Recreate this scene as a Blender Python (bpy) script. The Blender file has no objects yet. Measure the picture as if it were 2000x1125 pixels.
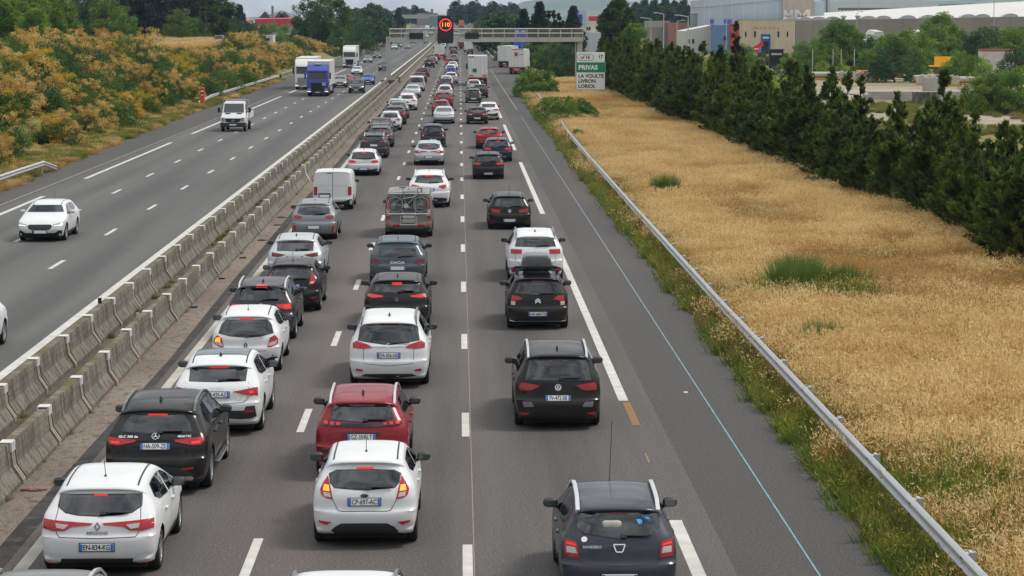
import bpy, bmesh, math, random
import numpy as np
from mathutils import Vector, Matrix
from mathutils.bvhtree import BVHTree
from mathutils.geometry import delaunay_2d_cdt
R = math.radians
SC = bpy.context.scene
COL = SC.collection
rnd = random.Random(7)

# ------------------------------------------------------------------ camera
CAM_H = 8.55
cd = bpy.data.cameras.new('camera'); cam = bpy.data.objects.new('camera', cd); COL.objects.link(cam)
cam.location = (0, 0, CAM_H)
cam.rotation_euler = (R(90 - 6.40), 0, -math.atan(102 / 4640))
cd.sensor_width = 36; cd.lens = 4640 / 2000 * 36
cd.clip_start = 0.5; cd.clip_end = 20000
SC.camera = cam

# ------------------------------------------------------------------ sky, sun, exposure
SUN_EL, SUN_AZ = 56.0, 78.0      # azimuth: clockwise from +Y (the road ahead)
HAZE = 6e-5
w = bpy.data.worlds.new('World'); SC.world = w; w.use_nodes = True
nt = w.node_tree; N = nt.nodes; L = nt.links; N.clear()
out = N.new('ShaderNodeOutputWorld'); bg = N.new('ShaderNodeBackground')
sky = N.new('ShaderNodeTexSky'); sky.sky_type = 'NISHITA'; sky.sun_disc = False
sky.sun_elevation = R(SUN_EL); sky.sun_rotation = R(SUN_AZ); sky.air_density = 1.0; sky.dust_density = 3.0
tc = N.new('ShaderNodeTexCoord')
mp = N.new('ShaderNodeMapping'); mp.inputs['Scale'].default_value = (1.0, 1.0, 1.9)
nz = N.new('ShaderNodeTexNoise'); nz.inputs['Scale'].default_value = 5.0; nz.inputs['Detail'].default_value = 8; nz.inputs['Roughness'].default_value = .58
cr = N.new('ShaderNodeValToRGB'); cr.color_ramp.elements[0].position = .36; cr.color_ramp.elements[1].position = .62
cr.color_ramp.elements[0].color = (2.7, 2.9, 3.15, 1); cr.color_ramp.elements[1].color = (10.4, 10.4, 10.2, 1)
mix = N.new('ShaderNodeMix'); mix.data_type = 'RGBA'; mix.inputs[0].default_value = .88   # thin broken overcast over the blue
L.new(tc.outputs['Generated'], mp.inputs['Vector']); L.new(mp.outputs[0], nz.inputs['Vector']); L.new(nz.outputs['Fac'], cr.inputs[0])
# overcast skies are about three times brighter overhead than at the horizon
sxyz = N.new('ShaderNodeSeparateXYZ'); L.new(tc.outputs['Generated'], sxyz.inputs[0])
grad = N.new('ShaderNodeMapRange'); grad.inputs[1].default_value = 0; grad.inputs[2].default_value = 1; grad.inputs[3].default_value = .68; grad.inputs[4].default_value = 1.4; L.new(sxyz.outputs['Z'], grad.inputs[0])
vm = N.new('ShaderNodeVectorMath'); vm.operation = 'SCALE'; L.new(cr.outputs[0], vm.inputs[0]); L.new(grad.outputs[0], vm.inputs['Scale'])
L.new(sky.outputs[0], mix.inputs[6]); L.new(vm.outputs[0], mix.inputs[7]); L.new(mix.outputs[2], bg.inputs[0])
bg.inputs['Strength'].default_value = 0.10
L.new(bg.outputs[0], out.inputs[0])
sd = bpy.data.lights.new('sun', 'SUN'); sun = bpy.data.objects.new('sun', sd); COL.objects.link(sun)
sd.energy = 2.0; sd.angle = R(16); sd.color = (1.0, .95, .87)
az, el = R(SUN_AZ), R(SUN_EL)
sun.rotation_euler = Vector((-math.sin(az) * math.cos(el), -math.cos(az) * math.cos(el), -math.sin(el))).to_track_quat('-Z', 'Y').to_euler()
vs = SC.view_settings; vs.view_transform = 'Standard'; vs.look = 'None'; vs.exposure = 0.45; vs.gamma = 1; vs.use_curve_mapping = False
SC.render.engine = 'CYCLES'
SC.cycles.max_bounces = 6; SC.cycles.diffuse_bounces = 3; SC.cycles.glossy_bounces = 3; SC.cycles.transparent_max_bounces = 8; SC.cycles.volume_bounces = 0
SC.cycles.use_denoising = True

# ------------------------------------------------------------------ helpers
def put(o, label=None, cat=None, group=None, kind=None):
    if label: o['label'] = label
    if cat: o['category'] = cat
    if group: o['group'] = group
    if kind: o['kind'] = kind
    return o
def empty(name, loc=(0, 0, 0), rz=0.0):
    o = bpy.data.objects.new(name, None); COL.objects.link(o); o.location = loc; o.rotation_euler = (0, 0, rz); o.empty_display_size = .3
    return o
def link(name, me, parent=None, loc=None, rz=None):
    o = bpy.data.objects.new(name, me); COL.objects.link(o)
    if parent: o.parent = parent
    if loc: o.location = loc
    if rz is not None: o.rotation_euler = (0, 0, rz)
    return o
def mesh(name, verts, faces, mats=(), mi=None, smooth=False, sharp=None):
    me = bpy.data.meshes.new(name); me.from_pydata([tuple(v) for v in verts], [], [tuple(f) for f in faces])
    for m in mats: me.materials.append(m)
    if mi is not None: me.polygons.foreach_set('material_index', np.asarray(mi, dtype=np.int32))
    if smooth: me.polygons.foreach_set('use_smooth', np.ones(len(me.polygons), dtype=bool))
    me.update()
    if sharp: me.set_sharp_from_angle(angle=R(sharp))
    return me
def mesh_np(name, V, F, mats, mi=None):
    """V (n,3), F (m,k) numpy"""
    me = bpy.data.meshes.new(name); n, m, k = len(V), len(F), F.shape[1]
    me.vertices.add(n); me.vertices.foreach_set('co', V.astype(np.float32).ravel())
    me.loops.add(m * k); me.loops.foreach_set('vertex_index', F.astype(np.int32).ravel())
    me.polygons.add(m); me.polygons.foreach_set('loop_start', np.arange(0, m * k, k, dtype=np.int32))
    for a in mats: me.materials.append(a)
    if mi is not None: me.polygons.foreach_set('material_index', mi.astype(np.int32))
    me.update(calc_edges=True); me.validate(verbose=False)
    return me
class MB:
    """collects boxes, bars, tubes, lathes and prisms into one mesh"""
    def __init__(s): s.v = []; s.f = []; s.m = []
    def add(s, V, Fc, m=0):
        b = len(s.v); s.v += [tuple(v) for v in V]; s.f += [tuple(b + i for i in f) for f in Fc]; s.m += [m] * len(Fc)
    def box(s, x0, x1, y0, y1, z0, z1, m=0):
        s.add([(x0,y0,z0),(x1,y0,z0),(x1,y1,z0),(x0,y1,z0),(x0,y0,z1),(x1,y0,z1),(x1,y1,z1),(x0,y1,z1)],
              [(0,3,2,1),(4,5,6,7),(0,1,5,4),(1,2,6,5),(2,3,7,6),(3,0,4,7)], m)
    def cbox(s, c, d, m=0): s.box(c[0]-d[0]/2, c[0]+d[0]/2, c[1]-d[1]/2, c[1]+d[1]/2, c[2]-d[2]/2, c[2]+d[2]/2, m)
    def bbox(s, x0, x1, y0, y1, z0, z1, b=.03, m=0):
        """box with chamfered edges"""
        bm = bmesh.new(); bmesh.ops.create_cube(bm, size=1)
        for v in bm.verts: v.co = Vector(((x0+x1)/2 + v.co.x*(x1-x0), (y0+y1)/2 + v.co.y*(y1-y0), (z0+z1)/2 + v.co.z*(z1-z0)))
        bmesh.ops.bevel(bm, geom=bm.edges[:], offset=b, segments=2, profile=.5, affect='EDGES')
        bm.verts.index_update(); s.add([v.co[:] for v in bm.verts], [[v.index for v in f.verts] for f in bm.faces], m); bm.free()
    def tube(s, a, b, r, n=8, r2=None, m=0, cap=True):
        a, b = Vector(a), Vector(b); r2 = r if r2 is None else r2
        q = (b - a).to_track_quat('Z', 'Y'); V = []
        for c, rr in ((a, r), (b, r2)):
            for i in range(n): V.append(c + q @ Vector((rr*math.cos(2*math.pi*i/n), rr*math.sin(2*math.pi*i/n), 0)))
        Fc = [(i, (i+1) % n, n+(i+1) % n, n+i) for i in range(n)]
        if cap: Fc += [tuple(range(n-1, -1, -1)), tuple(range(n, 2*n))]
        s.add(V, Fc, m)
    def path(s, pts, r, n=6, m=0):
        for a, b in zip(pts, pts[1:]): s.tube(a, b, r, n, m=m)
    def lathe(s, prof, n=20, m=0, axis='x', c=(0, 0, 0)):
        """prof: (along axis, radius)"""
        V = []
        for (h, r) in prof:
            for i in range(n):
                t = 2*math.pi*i/n; p = (h, r*math.cos(t), r*math.sin(t)) if axis == 'x' else ((r*math.cos(t), r*math.sin(t), h) if axis == 'z' else (r*math.cos(t), h, r*math.sin(t)))
                V.append((p[0]+c[0], p[1]+c[1], p[2]+c[2]))
        Fc = [(k*n+i, k*n+(i+1) % n, (k+1)*n+(i+1) % n, (k+1)*n+i) for k in range(len(prof)-1) for i in range(n)]
        s.add(V, Fc, m)
    def prism(s, poly, d, m=0):
        """poly: list of (x,z) at y=0, extruded to y=d"""
        n = len(poly); V = [(p[0], 0, p[1]) for p in poly] + [(p[0], d, p[1]) for p in poly]
        s.add(V, [tuple(range(n)), tuple(range(2*n-1, n-1, -1))] + [(i, n+i, n+(i+1) % n, (i+1) % n) for i in range(n)], m)
    def me(s, name, mats, smooth=False, sharp=None): return mesh(name, s.v, s.f, mats, s.m, smooth, sharp)
    def obj(s, name, mats, parent=None, smooth=False, sharp=None, loc=None, rz=None):
        return link(name, s.me(name, mats if isinstance(mats, (list, tuple)) else [mats], smooth, sharp), parent, loc, rz)

# ------------------------------------------------------------------ materials
def srgb(r, g, b):
    f = lambda c: (c/255/12.92) if c/255 <= .04045 else ((c/255+.055)/1.055)**2.4
    return (f(r), f(g), f(b))
def mat(name, col, rough=.6, metal=0, spec=.5, coat=0, emit=None, es=1.0, noise=None, bump=None, rand=0, trans=0):
    """noise: (scale, amount) multiplies the colour; rand: per-object brightness variation"""
    m = bpy.data.materials.new(name); m.use_nodes = True; n = m.node_tree.nodes; l = m.node_tree.links
    p = n['Principled BSDF']; p.inputs['Base Color'].default_value = (*col, 1); p.inputs['Roughness'].default_value = rough
    p.inputs['Metallic'].default_value = metal; p.inputs['Specular IOR Level'].default_value = spec
    if coat: p.inputs['Coat Weight'].default_value = coat; p.inputs['Coat Roughness'].default_value = .04
    if emit: p.inputs['Emission Color'].default_value = (*emit, 1); p.inputs['Emission Strength'].default_value = es
    if noise or rand:
        hv = n.new('ShaderNodeHueSaturation'); hv.inputs['Color'].default_value = (*col, 1)
        val = None
        if noise:
            t = n.new('ShaderNodeTexCoord'); x = n.new('ShaderNodeTexNoise'); x.inputs['Scale'].default_value = noise[0]; x.inputs['Detail'].default_value = 6
            l.new(t.outputs['Object'], x.inputs['Vector'])
            mr = n.new('ShaderNodeMapRange'); mr.inputs[1].default_value = .25; mr.inputs[2].default_value = .75
            mr.inputs[3].default_value = 1-noise[1]; mr.inputs[4].default_value = 1+noise[1]; l.new(x.outputs['Fac'], mr.inputs[0]); val = mr.outputs[0]
        if rand:
            oi = n.new('ShaderNodeObjectInfo'); r2 = n.new('ShaderNodeMapRange'); r2.inputs[3].default_value = 1-rand; r2.inputs[4].default_value = 1+rand
            l.new(oi.outputs['Random'], r2.inputs[0])
            if val is None: val = r2.outputs[0]
            else:
                mm = n.new('ShaderNodeMath'); mm.operation = 'MULTIPLY'; l.new(val, mm.inputs[0]); l.new(r2.outputs[0], mm.inputs[1]); val = mm.outputs[0]
        l.new(val, hv.inputs['Value']); l.new(hv.outputs[0], p.inputs['Base Color'])
    if bump:
        t = n.new('ShaderNodeTexCoord'); x = n.new('ShaderNodeTexNoise'); x.inputs['Scale'].default_value = bump[0]; x.inputs['Detail'].default_value = 5
        b = n.new('ShaderNodeBump'); b.inputs['Strength'].default_value = bump[1]; b.inputs['Distance'].default_value = bump[2] if len(bump) > 2 else .02
        l.new(t.outputs['Object'], x.inputs['Vector']); l.new(x.outputs['Fac'], b.inputs['Height']); l.new(b.outputs[0], p.inputs['Normal'])
    return m
def leafmat(name, c1, c2, scale=1.2, rand=.18, tr=.35, rough=.55):
    """foliage: two leaf colours mixed by position noise, brightness varied per plant, partly translucent"""
    m = bpy.data.materials.new(name); m.use_nodes = True; n = m.node_tree.nodes; l = m.node_tree.links
    p = n['Principled BSDF']; p.inputs['Roughness'].default_value = rough; p.inputs['Specular IOR Level'].default_value = .3
    g = n.new('ShaderNodeNewGeometry'); x = n.new('ShaderNodeTexNoise'); x.inputs['Scale'].default_value = scale; x.inputs['Detail'].default_value = 4
    l.new(g.outputs['Position'], x.inputs['Vector'])
    ramp = n.new('ShaderNodeValToRGB'); ramp.color_ramp.elements[0].position = .35; ramp.color_ramp.elements[1].position = .65
    ramp.color_ramp.elements[0].color = (*c1, 1); ramp.color_ramp.elements[1].color = (*c2, 1); l.new(x.outputs['Fac'], ramp.inputs[0])
    oi = n.new('ShaderNodeObjectInfo'); r2 = n.new('ShaderNodeMapRange'); r2.inputs[3].default_value = 1-rand; r2.inputs[4].default_value = 1+rand; l.new(oi.outputs['Random'], r2.inputs[0])
    hv = n.new('ShaderNodeHueSaturation'); l.new(ramp.outputs[0], hv.inputs['Color']); l.new(r2.outputs[0], hv.inputs['Value'])
    l.new(hv.outputs[0], p.inputs['Base Color'])
    t = n.new('ShaderNodeBsdfTranslucent'); l.new(hv.outputs[0], t.inputs['Color'])
    ms = n.new('ShaderNodeMixShader'); ms.inputs[0].default_value = tr
    l.new(p.outputs[0], ms.inputs[1]); l.new(t.outputs[0], ms.inputs[2]); l.new(ms.outputs[0], n['Material Output'].inputs['Surface'])
    return m
def groundmat(name, cols, scales=(.08, 1.3, 22), rough=.95, stretch=(1, 1, 1), fine=.25, bump=0, speck=None, lanes=None):
    """cols: 3 colours blended by two world-space noises, plus a fine grain"""
    m = bpy.data.materials.new(name); m.use_nodes = True; n = m.node_tree.nodes; l = m.node_tree.links
    p = n['Principled BSDF']; p.inputs['Roughness'].default_value = rough; p.inputs['Specular IOR Level'].default_value = .25
    g = n.new('ShaderNodeNewGeometry'); mpn = n.new('ShaderNodeMapping'); mpn.inputs['Scale'].default_value = stretch; l.new(g.outputs['Position'], mpn.inputs['Vector'])
    def noise(s, d=5, v=mpn.outputs[0]):
        x = n.new('ShaderNodeTexNoise'); x.inputs['Scale'].default_value = s; x.inputs['Detail'].default_value = d; l.new(v, x.inputs['Vector']); return x.outputs['Fac']
    def sharp(f, a=.38, b=.62):
        r = n.new('ShaderNodeMapRange'); r.inputs[1].default_value = a; r.inputs[2].default_value = b; l.new(f, r.inputs[0]); return r.outputs[0]
    def mixc(f, a, b):
        x = n.new('ShaderNodeMix'); x.data_type = 'RGBA'; l.new(f, x.inputs[0])
        for i, c in ((6, a), (7, b)):
            if isinstance(c, tuple): x.inputs[i].default_value = (*c, 1)
            else: l.new(c, x.inputs[i])
        return x.outputs[2]
    c = mixc(sharp(noise(scales[0])), cols[0], cols[1]); c = mixc(sharp(noise(scales[1]), .5, .72), c, cols[2])
    fn = noise(scales[2], 3, g.outputs['Position'])
    mr = n.new('ShaderNodeMapRange'); mr.inputs[1].default_value = .3; mr.inputs[2].default_value = .7; mr.inputs[3].default_value = 1-fine; mr.inputs[4].default_value = 1+fine; l.new(fn, mr.inputs[0])
    hv = n.new('ShaderNodeHueSaturation'); l.new(c, hv.inputs['Color']); l.new(mr.outputs[0], hv.inputs['Value']); c = hv.outputs[0]
    if speck:
        v = n.new('ShaderNodeTexVoronoi'); v.inputs['Scale'].default_value = speck[0]; l.new(g.outputs['Position'], v.inputs['Vector'])
        c = mixc(sharp(v.outputs['Color'], speck[1], speck[1]+.02), c, speck[2])
    if lanes:      # oil and rubber darken the middle of each lane
        sx = n.new('ShaderNodeSeparateXYZ'); l.new(g.outputs['Position'], sx.inputs[0]); prev = sx.outputs['X']
        for op, val in (('SUBTRACT', lanes[0]), ('MULTIPLY', 2*math.pi/lanes[1]), ('COSINE', 0), ('MULTIPLY_ADD', -lanes[2])):
            q = n.new('ShaderNodeMath'); q.operation = op; l.new(prev, q.inputs[0]); q.inputs[1].default_value = val
            if op == 'MULTIPLY_ADD': q.inputs[2].default_value = 1.0
            prev = q.outputs[0]
        hv = n.new('ShaderNodeHueSaturation'); l.new(c, hv.inputs['Color']); l.new(prev, hv.inputs['Value']); c = hv.outputs[0]
    l.new(c, p.inputs['Base Color'])
    if bump:
        b = n.new('ShaderNodeBump'); b.inputs['Strength'].default_value = bump; b.inputs['Distance'].default_value = .02; l.new(fn, b.inputs['Height']); l.new(b.outputs[0], p.inputs['Normal'])
    return m

# ------------------------------------------------------------------ the lie of the land
def sm(t): t = min(1, max(0, t)); return t*t*(3-2*t)
def rise(y): return 6.2 * sm((y - 820) / 530)
def bank(x, y):
    A = 4.6 if y < 440 else 4.6 * max(0, 1 - (y - 440) / 280)
    return A * sm((-26.3 - x) / 11.0)
def left_edge(y):
    P = [(-60, -22.6), (120, -23.3), (208, -24.9), (330, -25.7), (3000, -26)]
    for (a, b), (c, d) in zip(P, P[1:]):
        if a <= y <= c: return b + (d-b)*(y-a)/(c-a)
    return -26
def right_edge(y):
    P = [(-60, 6.95), (235, 7.0), (290, 7.6), (345, 9.6), (395, 11.6), (440, 12.2), (520, 10.6), (620, 9.2), (760, 8.3), (3000, 8.3)]
    for (a, b), (c, d) in zip(P, P[1:]):
        if a <= y <= c: return b + (d-b)*(y-a)/(c-a)
    return 8.3
def gz(x, y): return rise(y) + bank(x, y)
def pxat(px, y): return (px - 898) / 4664 * y      # lateral metres of a sight line at range y (lays out far things)
YS = [-40] + list(range(0, 460, 10)) + list(range(460, 1400, 20)) + list(range(1400, 3000, 100)) + [3000, 3500, 4200, 5200, 6200, 7200]

M_turf = groundmat('turf', [srgb(96, 98, 48), srgb(120, 106, 60), srgb(70, 82, 38)], (.05, .5, 9), fine=.35)
M_dryfield = groundmat('dry_field', [srgb(120, 94, 54), srgb(102, 78, 44), srgb(94, 90, 48)], (.12, .7, 16), fine=.4)
M_yard = groundmat('yard_dirt', [srgb(146, 137, 122), srgb(120, 112, 84), srgb(98, 100, 62)], (.035, .22, 6), fine=.2)
M_asph = groundmat('asphalt', [srgb(68, 66, 65), srgb(84, 81, 79), srgb(87, 80, 79)], (.75, .3, 26), rough=.85, stretch=(1, .03, 1), fine=.48, bump=.3, speck=(60, .93, srgb(132, 128, 122)), lanes=(1.9, 3.5, .09))
M_asph2 = groundmat('asphalt_grey', [srgb(74, 74, 74), srgb(87, 87, 86), srgb(78, 78, 78)], (.7, .25, 26), rough=.85, stretch=(1, .03, 1), fine=.36, bump=.2, lanes=(-12.75, 3.08, .08))
M_shoulder = groundmat('shoulder_asphalt', [srgb(64, 63, 63), srgb(73, 72, 70), srgb(80, 74, 72)], (.12, .22, 24), rough=.88, stretch=(1, .12, 1), fine=.46, bump=.3)
M_edge = groundmat('crumbled_edge', [srgb(46, 45, 46), srgb(58, 57, 56), srgb(76, 72, 66)], (.9, 2.3, 26), fine=.4, bump=.5)
M_gravel = groundmat('median_gravel', [srgb(122, 111, 102), srgb(106, 96, 87), srgb(76, 70, 64)], (.3, 5.5, 30), fine=.45, bump=.8, stretch=(1, .5, 1))
M_gutter = groundmat('gutter_dirt', [srgb(92, 85, 74), srgb(76, 70, 60), srgb(56, 53, 45)], (.35, 2.5, 18), fine=.4, stretch=(1, .3, 1))
M_paint = mat('road_paint', srgb(176, 175, 170), .7, noise=(2.2, .2), bump=(60, .3, .004))
M_wornpaint = mat('worn_paint', srgb(158, 154, 146), .75, noise=(1.6, .25))
M_blue = mat('blue_line_paint', srgb(104, 136, 148), .7, noise=(2, .35))
M_ochre = mat('ochre_paint', srgb(122, 92, 50), .8, noise=(6, .2))
M_orange_mark = mat('orange_marking', srgb(124, 100, 82), .8, noise=(6, .2))

# ground: one sheet to the horizon
XS = [-4400, -2500, -1400, -800, -450, -260, -160, -110, -80, -62, -50, -44, -40, -38, -36, -34, -32, -30, -28.5, -27, -26, -24, -16, -8, 0, 6, 7.5, 9, 12, 15, 19, 23, 28, 35, 45, 60, 80, 110, 150, 210, 300, 450, 800, 1400, 2500, 4400]
V = []; Fc = []; MI = []
for y in YS:
    for x in XS:
        z = gz(x, y) - .06
        if x > 28: z += .12*math.sin(x*.3)*math.sin(y*.11)
        V.append((x, y, z))
nx = len(XS)
for j in range(len(YS)-1):
    for i in range(nx-1):
        Fc.append((j*nx+i, j*nx+i+1, (j+1)*nx+i+1, (j+1)*nx+i)); xm = (XS[i]+XS[i+1])/2; ym = (YS[j]+YS[j+1])/2
        MI.append(1 if (7 < xm < 22 and ym < 330) else (2 if (25 < xm < 260 and 200 < ym < 430) else 0))
put(link('ground', mesh('ground', V, Fc, [M_turf, M_dryfield, M_yard], MI, True)), kind='structure')

def strip(name, xl, xr, z, material, parent=None, y0=-40, y1=1500, seg=None, kind=None):
    """a paved or painted band along the road; xl/xr are numbers or functions of y"""
    fl = xl if callable(xl) else (lambda y: xl); fr = xr if callable(xr) else (lambda y: xr)
    ys = [y0] + [y for y in YS if y0 < y < y1] + [y1]
    V = []; Fc = []
    for y in ys: V += [(fl(y), y, rise(y)+z), (fr(y), y, rise(y)+z)]
    for k in range(len(ys)-1): Fc.append((2*k, 2*k+1, 2*k+3, 2*k+2))
    o = link(name, mesh(name, V, Fc, [material]), parent)
    if kind: o['kind'] = kind
    return o
road_r = strip('motorway_right', -7.25, 4.3, 0.0, M_asph, y1=3000, kind='structure')
strip('hard_shoulder', 4.3, lambda y: right_edge(y)-.22, -.004, M_shoulder, road_r, y1=3000)
strip('crumbled_edge', lambda y: right_edge(y)-.225, lambda y: right_edge(y)+.12+.12*math.sin(y*.7), -.008, M_edge, road_r, y1=700)
road_l = strip('motorway_left', -21.3, -10.3, 0.0, M_asph2, y1=3000, kind='structure')
strip('hard_shoulder', left_edge, -21.3, -.004, M_shoulder, road_l, y1=3000)
strip('pavement_joint', lambda y: -21.55, lambda y: -21.5, .001, M_wornpaint, road_l, y1=420)
med = strip('median_gutter', -9.6, -8.6, .0, M_gutter, y1=1500, kind='structure')
strip('gravel_strip', lambda y: -8.25, lambda y: -7.5+.06*math.sin(y*.55)+.05*math.sin(y*1.7), .012, M_gravel, med, y1=900)
strip('median_edge_asphalt', -8.3, -7.2, .004, M_edge, med, y1=900)
strip('median_edge_asphalt', -10.35, -9.9, .004, M_edge, med, y1=900)

def dashes(parent, x, wdt, ln, first, period, n, material, far=None):
    me = None
    for k in range(n):
        y = first + k*period
        if me is None:
            me = mesh('lane_dash', [(-wdt/2, -ln/2, 0), (wdt/2, -ln/2, 0), (wdt/2, ln/2, 0), (-wdt/2, ln/2, 0)], [(0, 1, 2, 3)], [material])
        link('lane_dash', me, parent, (x if not callable(x) else x(y), y, rise(y)+.005))
    if far:
        V = []; Fc = []
        for k in range(n, far):
            y = first+k*period; xx = x if not callable(x) else x(y); b = len(V)
            V += [(xx-wdt/2, y-ln/2, rise(y-ln/2)+.006), (xx+wdt/2, y-ln/2, rise(y-ln/2)+.006), (xx+wdt/2, y+ln/2, rise(y+ln/2)+.006), (xx-wdt/2, y+ln/2, rise(y+ln/2)+.006)]; Fc.append((b, b+1, b+2, b+3))
        put(link('far_lane_dashes', mesh('far_lane_dashes', V, Fc, [material]), parent), kind='stuff')
dashes(road_r, .11, .16, 3.0, 50.1-13.25, 13.25, 24, M_paint, 70)
dashes(road_r, -3.36, .16, 3.0, 50.7-13.3, 13.3, 24, M_paint, 70)
dashes(road_l, -14.27, .17, 3.0, 97.1-39.3, 13.1, 26, M_paint, 70)
dashes(road_l, -17.37, .17, 3.0, 120.45-65.5, 13.1, 26, M_paint, 70)
def longdash(parent, x, wdt, spans, m=M_paint):
    for a, b in spans: strip('edge_dash', x-wdt/2, x+wdt/2, .005, m, parent, a, b)
longdash(road_r, 3.70, .22, [(0, 40.2), (53.2, 92.4), (105.9, 145.1), (158.9, 198.5), (212, 251)])
strip('ochre_dash', 3.66, 3.83, .005, M_ochre, road_r, 49.9, 53.0)
strip('orange_mark', 3.66, 3.70, .005, M_orange_mark, road_r, 45.6, 46.6)
longdash(road_l, -20.5, .24, [(26, 65), (78, 117.2), (130.3, 169.5), (182.6, 221.8), (234.9, 274), (287, 326), (339.6, 378.8), (392, 431), (444, 483), (496.7, 535.9)])
strip('edge_line', -7.02, -6.80, .005, M_wornpaint, road_r, y1=1400)
strip('edge_line', -11.28, -11.02, .005, M_paint, road_l, y1=1400)
strip('blue_line', 5.558, 5.588, .002, M_blue, road_r, 0, 215)
strip('joint_line', 5.55, 5.60, .002, M_wornpaint, road_r, 232, 430)
strip('longitudinal_joint', .205, .222, .002, mat('joint_crack', srgb(132, 112, 106), .9, noise=(3, .2)), road_r, 0, 200)
strip('edge_line', 8.0, 8.2, .005, M_wornpaint, road_r, 520, 1300)
# ------------------------------------------------------------------ concrete median barriers: each 4 m block a thing
def conc(name, base, dark, moss):
    m = bpy.data.materials.new(name); m.use_nodes = True; n = m.node_tree.nodes; l = m.node_tree.links
    p = n['Principled BSDF']; p.inputs['Roughness'].default_value = .9; p.inputs['Specular IOR Level'].default_value = .2
    g = n.new('ShaderNodeNewGeometry'); mpn = n.new('ShaderNodeMapping'); mpn.inputs['Scale'].default_value = (1, 1.6, .5); l.new(g.outputs['Position'], mpn.inputs['Vector'])
    def nz(s, v, d=6):
        x = n.new('ShaderNodeTexNoise'); x.inputs['Scale'].default_value = s; x.inputs['Detail'].default_value = d; x.inputs['Roughness'].default_value = .65; l.new(v, x.inputs['Vector']); return x.outputs['Fac']
    def rng(f, a, b):
        r = n.new('ShaderNodeMapRange'); r.inputs[1].default_value = a; r.inputs[2].default_value = b; l.new(f, r.inputs[0]); return r.outputs[0]
    def mx(f, a, b):
        x = n.new('ShaderNodeMix'); x.data_type = 'RGBA'; l.new(f, x.inputs[0])
        for i, c in ((6, a), (7, b)):
            if isinstance(c, tuple): x.inputs[i].default_value = (*c, 1)
            else: l.new(c, x.inputs[i])
        return x.outputs[2]
    c = mx(rng(nz(2.6, mpn.outputs[0]), .42, .66), base, dark)
    c = mx(rng(nz(9, g.outputs['Position']), .56, .72), c, tuple(v*.55 for v in dark))
    sx = n.new('ShaderNodeSeparateXYZ'); l.new(g.outputs['Normal'], sx.inputs[0])
    up = rng(sx.outputs['Z'], .8, .95); mm = n.new('ShaderNodeMath'); mm.operation = 'MULTIPLY'; l.new(up, mm.inputs[0]); l.new(rng(nz(1.1, g.outputs['Position']), .42, .6), mm.inputs[1])
    c = mx(mm.outputs[0], c, moss)
    l.new(c, p.inputs['Base Color'])
    b = n.new('ShaderNodeBump'); b.inputs['Strength'].default_value = .5; b.inputs['Distance'].default_value = .015; l.new(nz(14, g.outputs['Position']), b.inputs['Height']); l.new(b.outputs[0], p.inputs['Normal'])
    return m
M_conc = conc('weathered_concrete', srgb(119, 115, 105), srgb(66, 64, 56), srgb(88, 80, 52))
M_conc_l = mat('pale_concrete', srgb(136, 130, 114), .9, noise=(5, .15))
M_capw = mat('white_cap_paint', srgb(186, 186, 183), .8, noise=(6, .15))
M_steel = mat('galvanised_steel', srgb(176, 178, 180), .45, .55, noise=(3, .08))
M_greysteel = mat('grey_steel', srgb(168, 168, 162), .55, .25, noise=(.8, .06))
M_black = mat('black_plastic', (.012, .012, .013), .5, noise=(3, .1))
M_dark = mat('dark_void', (.006, .006, .006), .9)
prof_b = [(-.30, 0), (-.30, .10), (-.135, .36), (-.085, .80), (.085, .80), (.135, .36), (.30, .10), (.30, 0)]
def section(y0, y1, sc=1.0, top=0.0):
    V = []; n = len(prof_b)
    for y in (y0, y1):
        for (x, z) in prof_b: V.append((x*sc, y, z*(1+top)))
    return V, [tuple(range(n)), tuple(range(2*n-1, n-1, -1))] + [(i, n+i, n+i+1, i+1) for i in range(n-1)]
b = MB(); b.add(*section(-1.72, 1.72))
for z in (.50, .66):      # formwork lines
    for s in (-1, 1):
        x = .135-(z-.36)/.44*.05; b.box(s*x-.012, s*x+.012, -1.70, 1.70, z, z+.012)
ME_block = b.me('barrier_block', [M_conc])
b = MB(); b.add(*section(-.13, -.012, 1.06, .004)); b.add(*section(.012, .13, 1.06, .004)); b.add(*section(-.012, .012, .86, -.06)); ME_joint = b.me('joint_rib', [M_conc_l])
b = MB()
for s in (-1, 1):
    b.box(-.115, .115, s*.004 if s > 0 else -.17, .17 if s > 0 else -.004, .80, .815); b.box(.083, .125, s*.004 if s > 0 else -.17, .17 if s > 0 else -.004, .63, .806); b.box(-.125, -.083, s*.004 if s > 0 else -.17, .17 if s > 0 else -.004, .63, .806)
ME_cap = b.me('white_cap', [M_capw])
def barrier_row(x, y0, n, label, group, skip=()):
    for k in range(n):
        y = y0 + 4*k
        if any(a <= y <= c for a, c in skip): continue
        t = link('concrete_barrier', ME_block, None, (x+rnd.uniform(-.022, .022), y+2, rise(y)+rnd.uniform(-.012, .012)), rnd.uniform(-.004, .004))
        white_end = x > -9 and 126.5 < y < 130.5
        put(t, 'barrier block with a fully white painted end beside the white panel van' if white_end else label, 'barrier', None if white_end else group)
        jr = link('joint_rib', ME_joint, t, (0, -2, 0))
        if white_end: jr.material_slots[0].link = 'OBJECT'; jr.material_slots[0].material = M_capw; jr.scale = (1.08, 1.8, 1.12)
        link('white_cap', ME_cap, t, (0, -2, 0))
barrier_row(-8.42, 31.75, 74, 'weathered concrete barrier block with white painted joint beside the gravel strip', 'barrier blocks beside the gravel strip')
barrier_row(-9.87, 30.7, 74, 'weathered concrete barrier block with white painted joint beside the left carriageway', 'barrier blocks beside the left carriageway')
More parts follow.
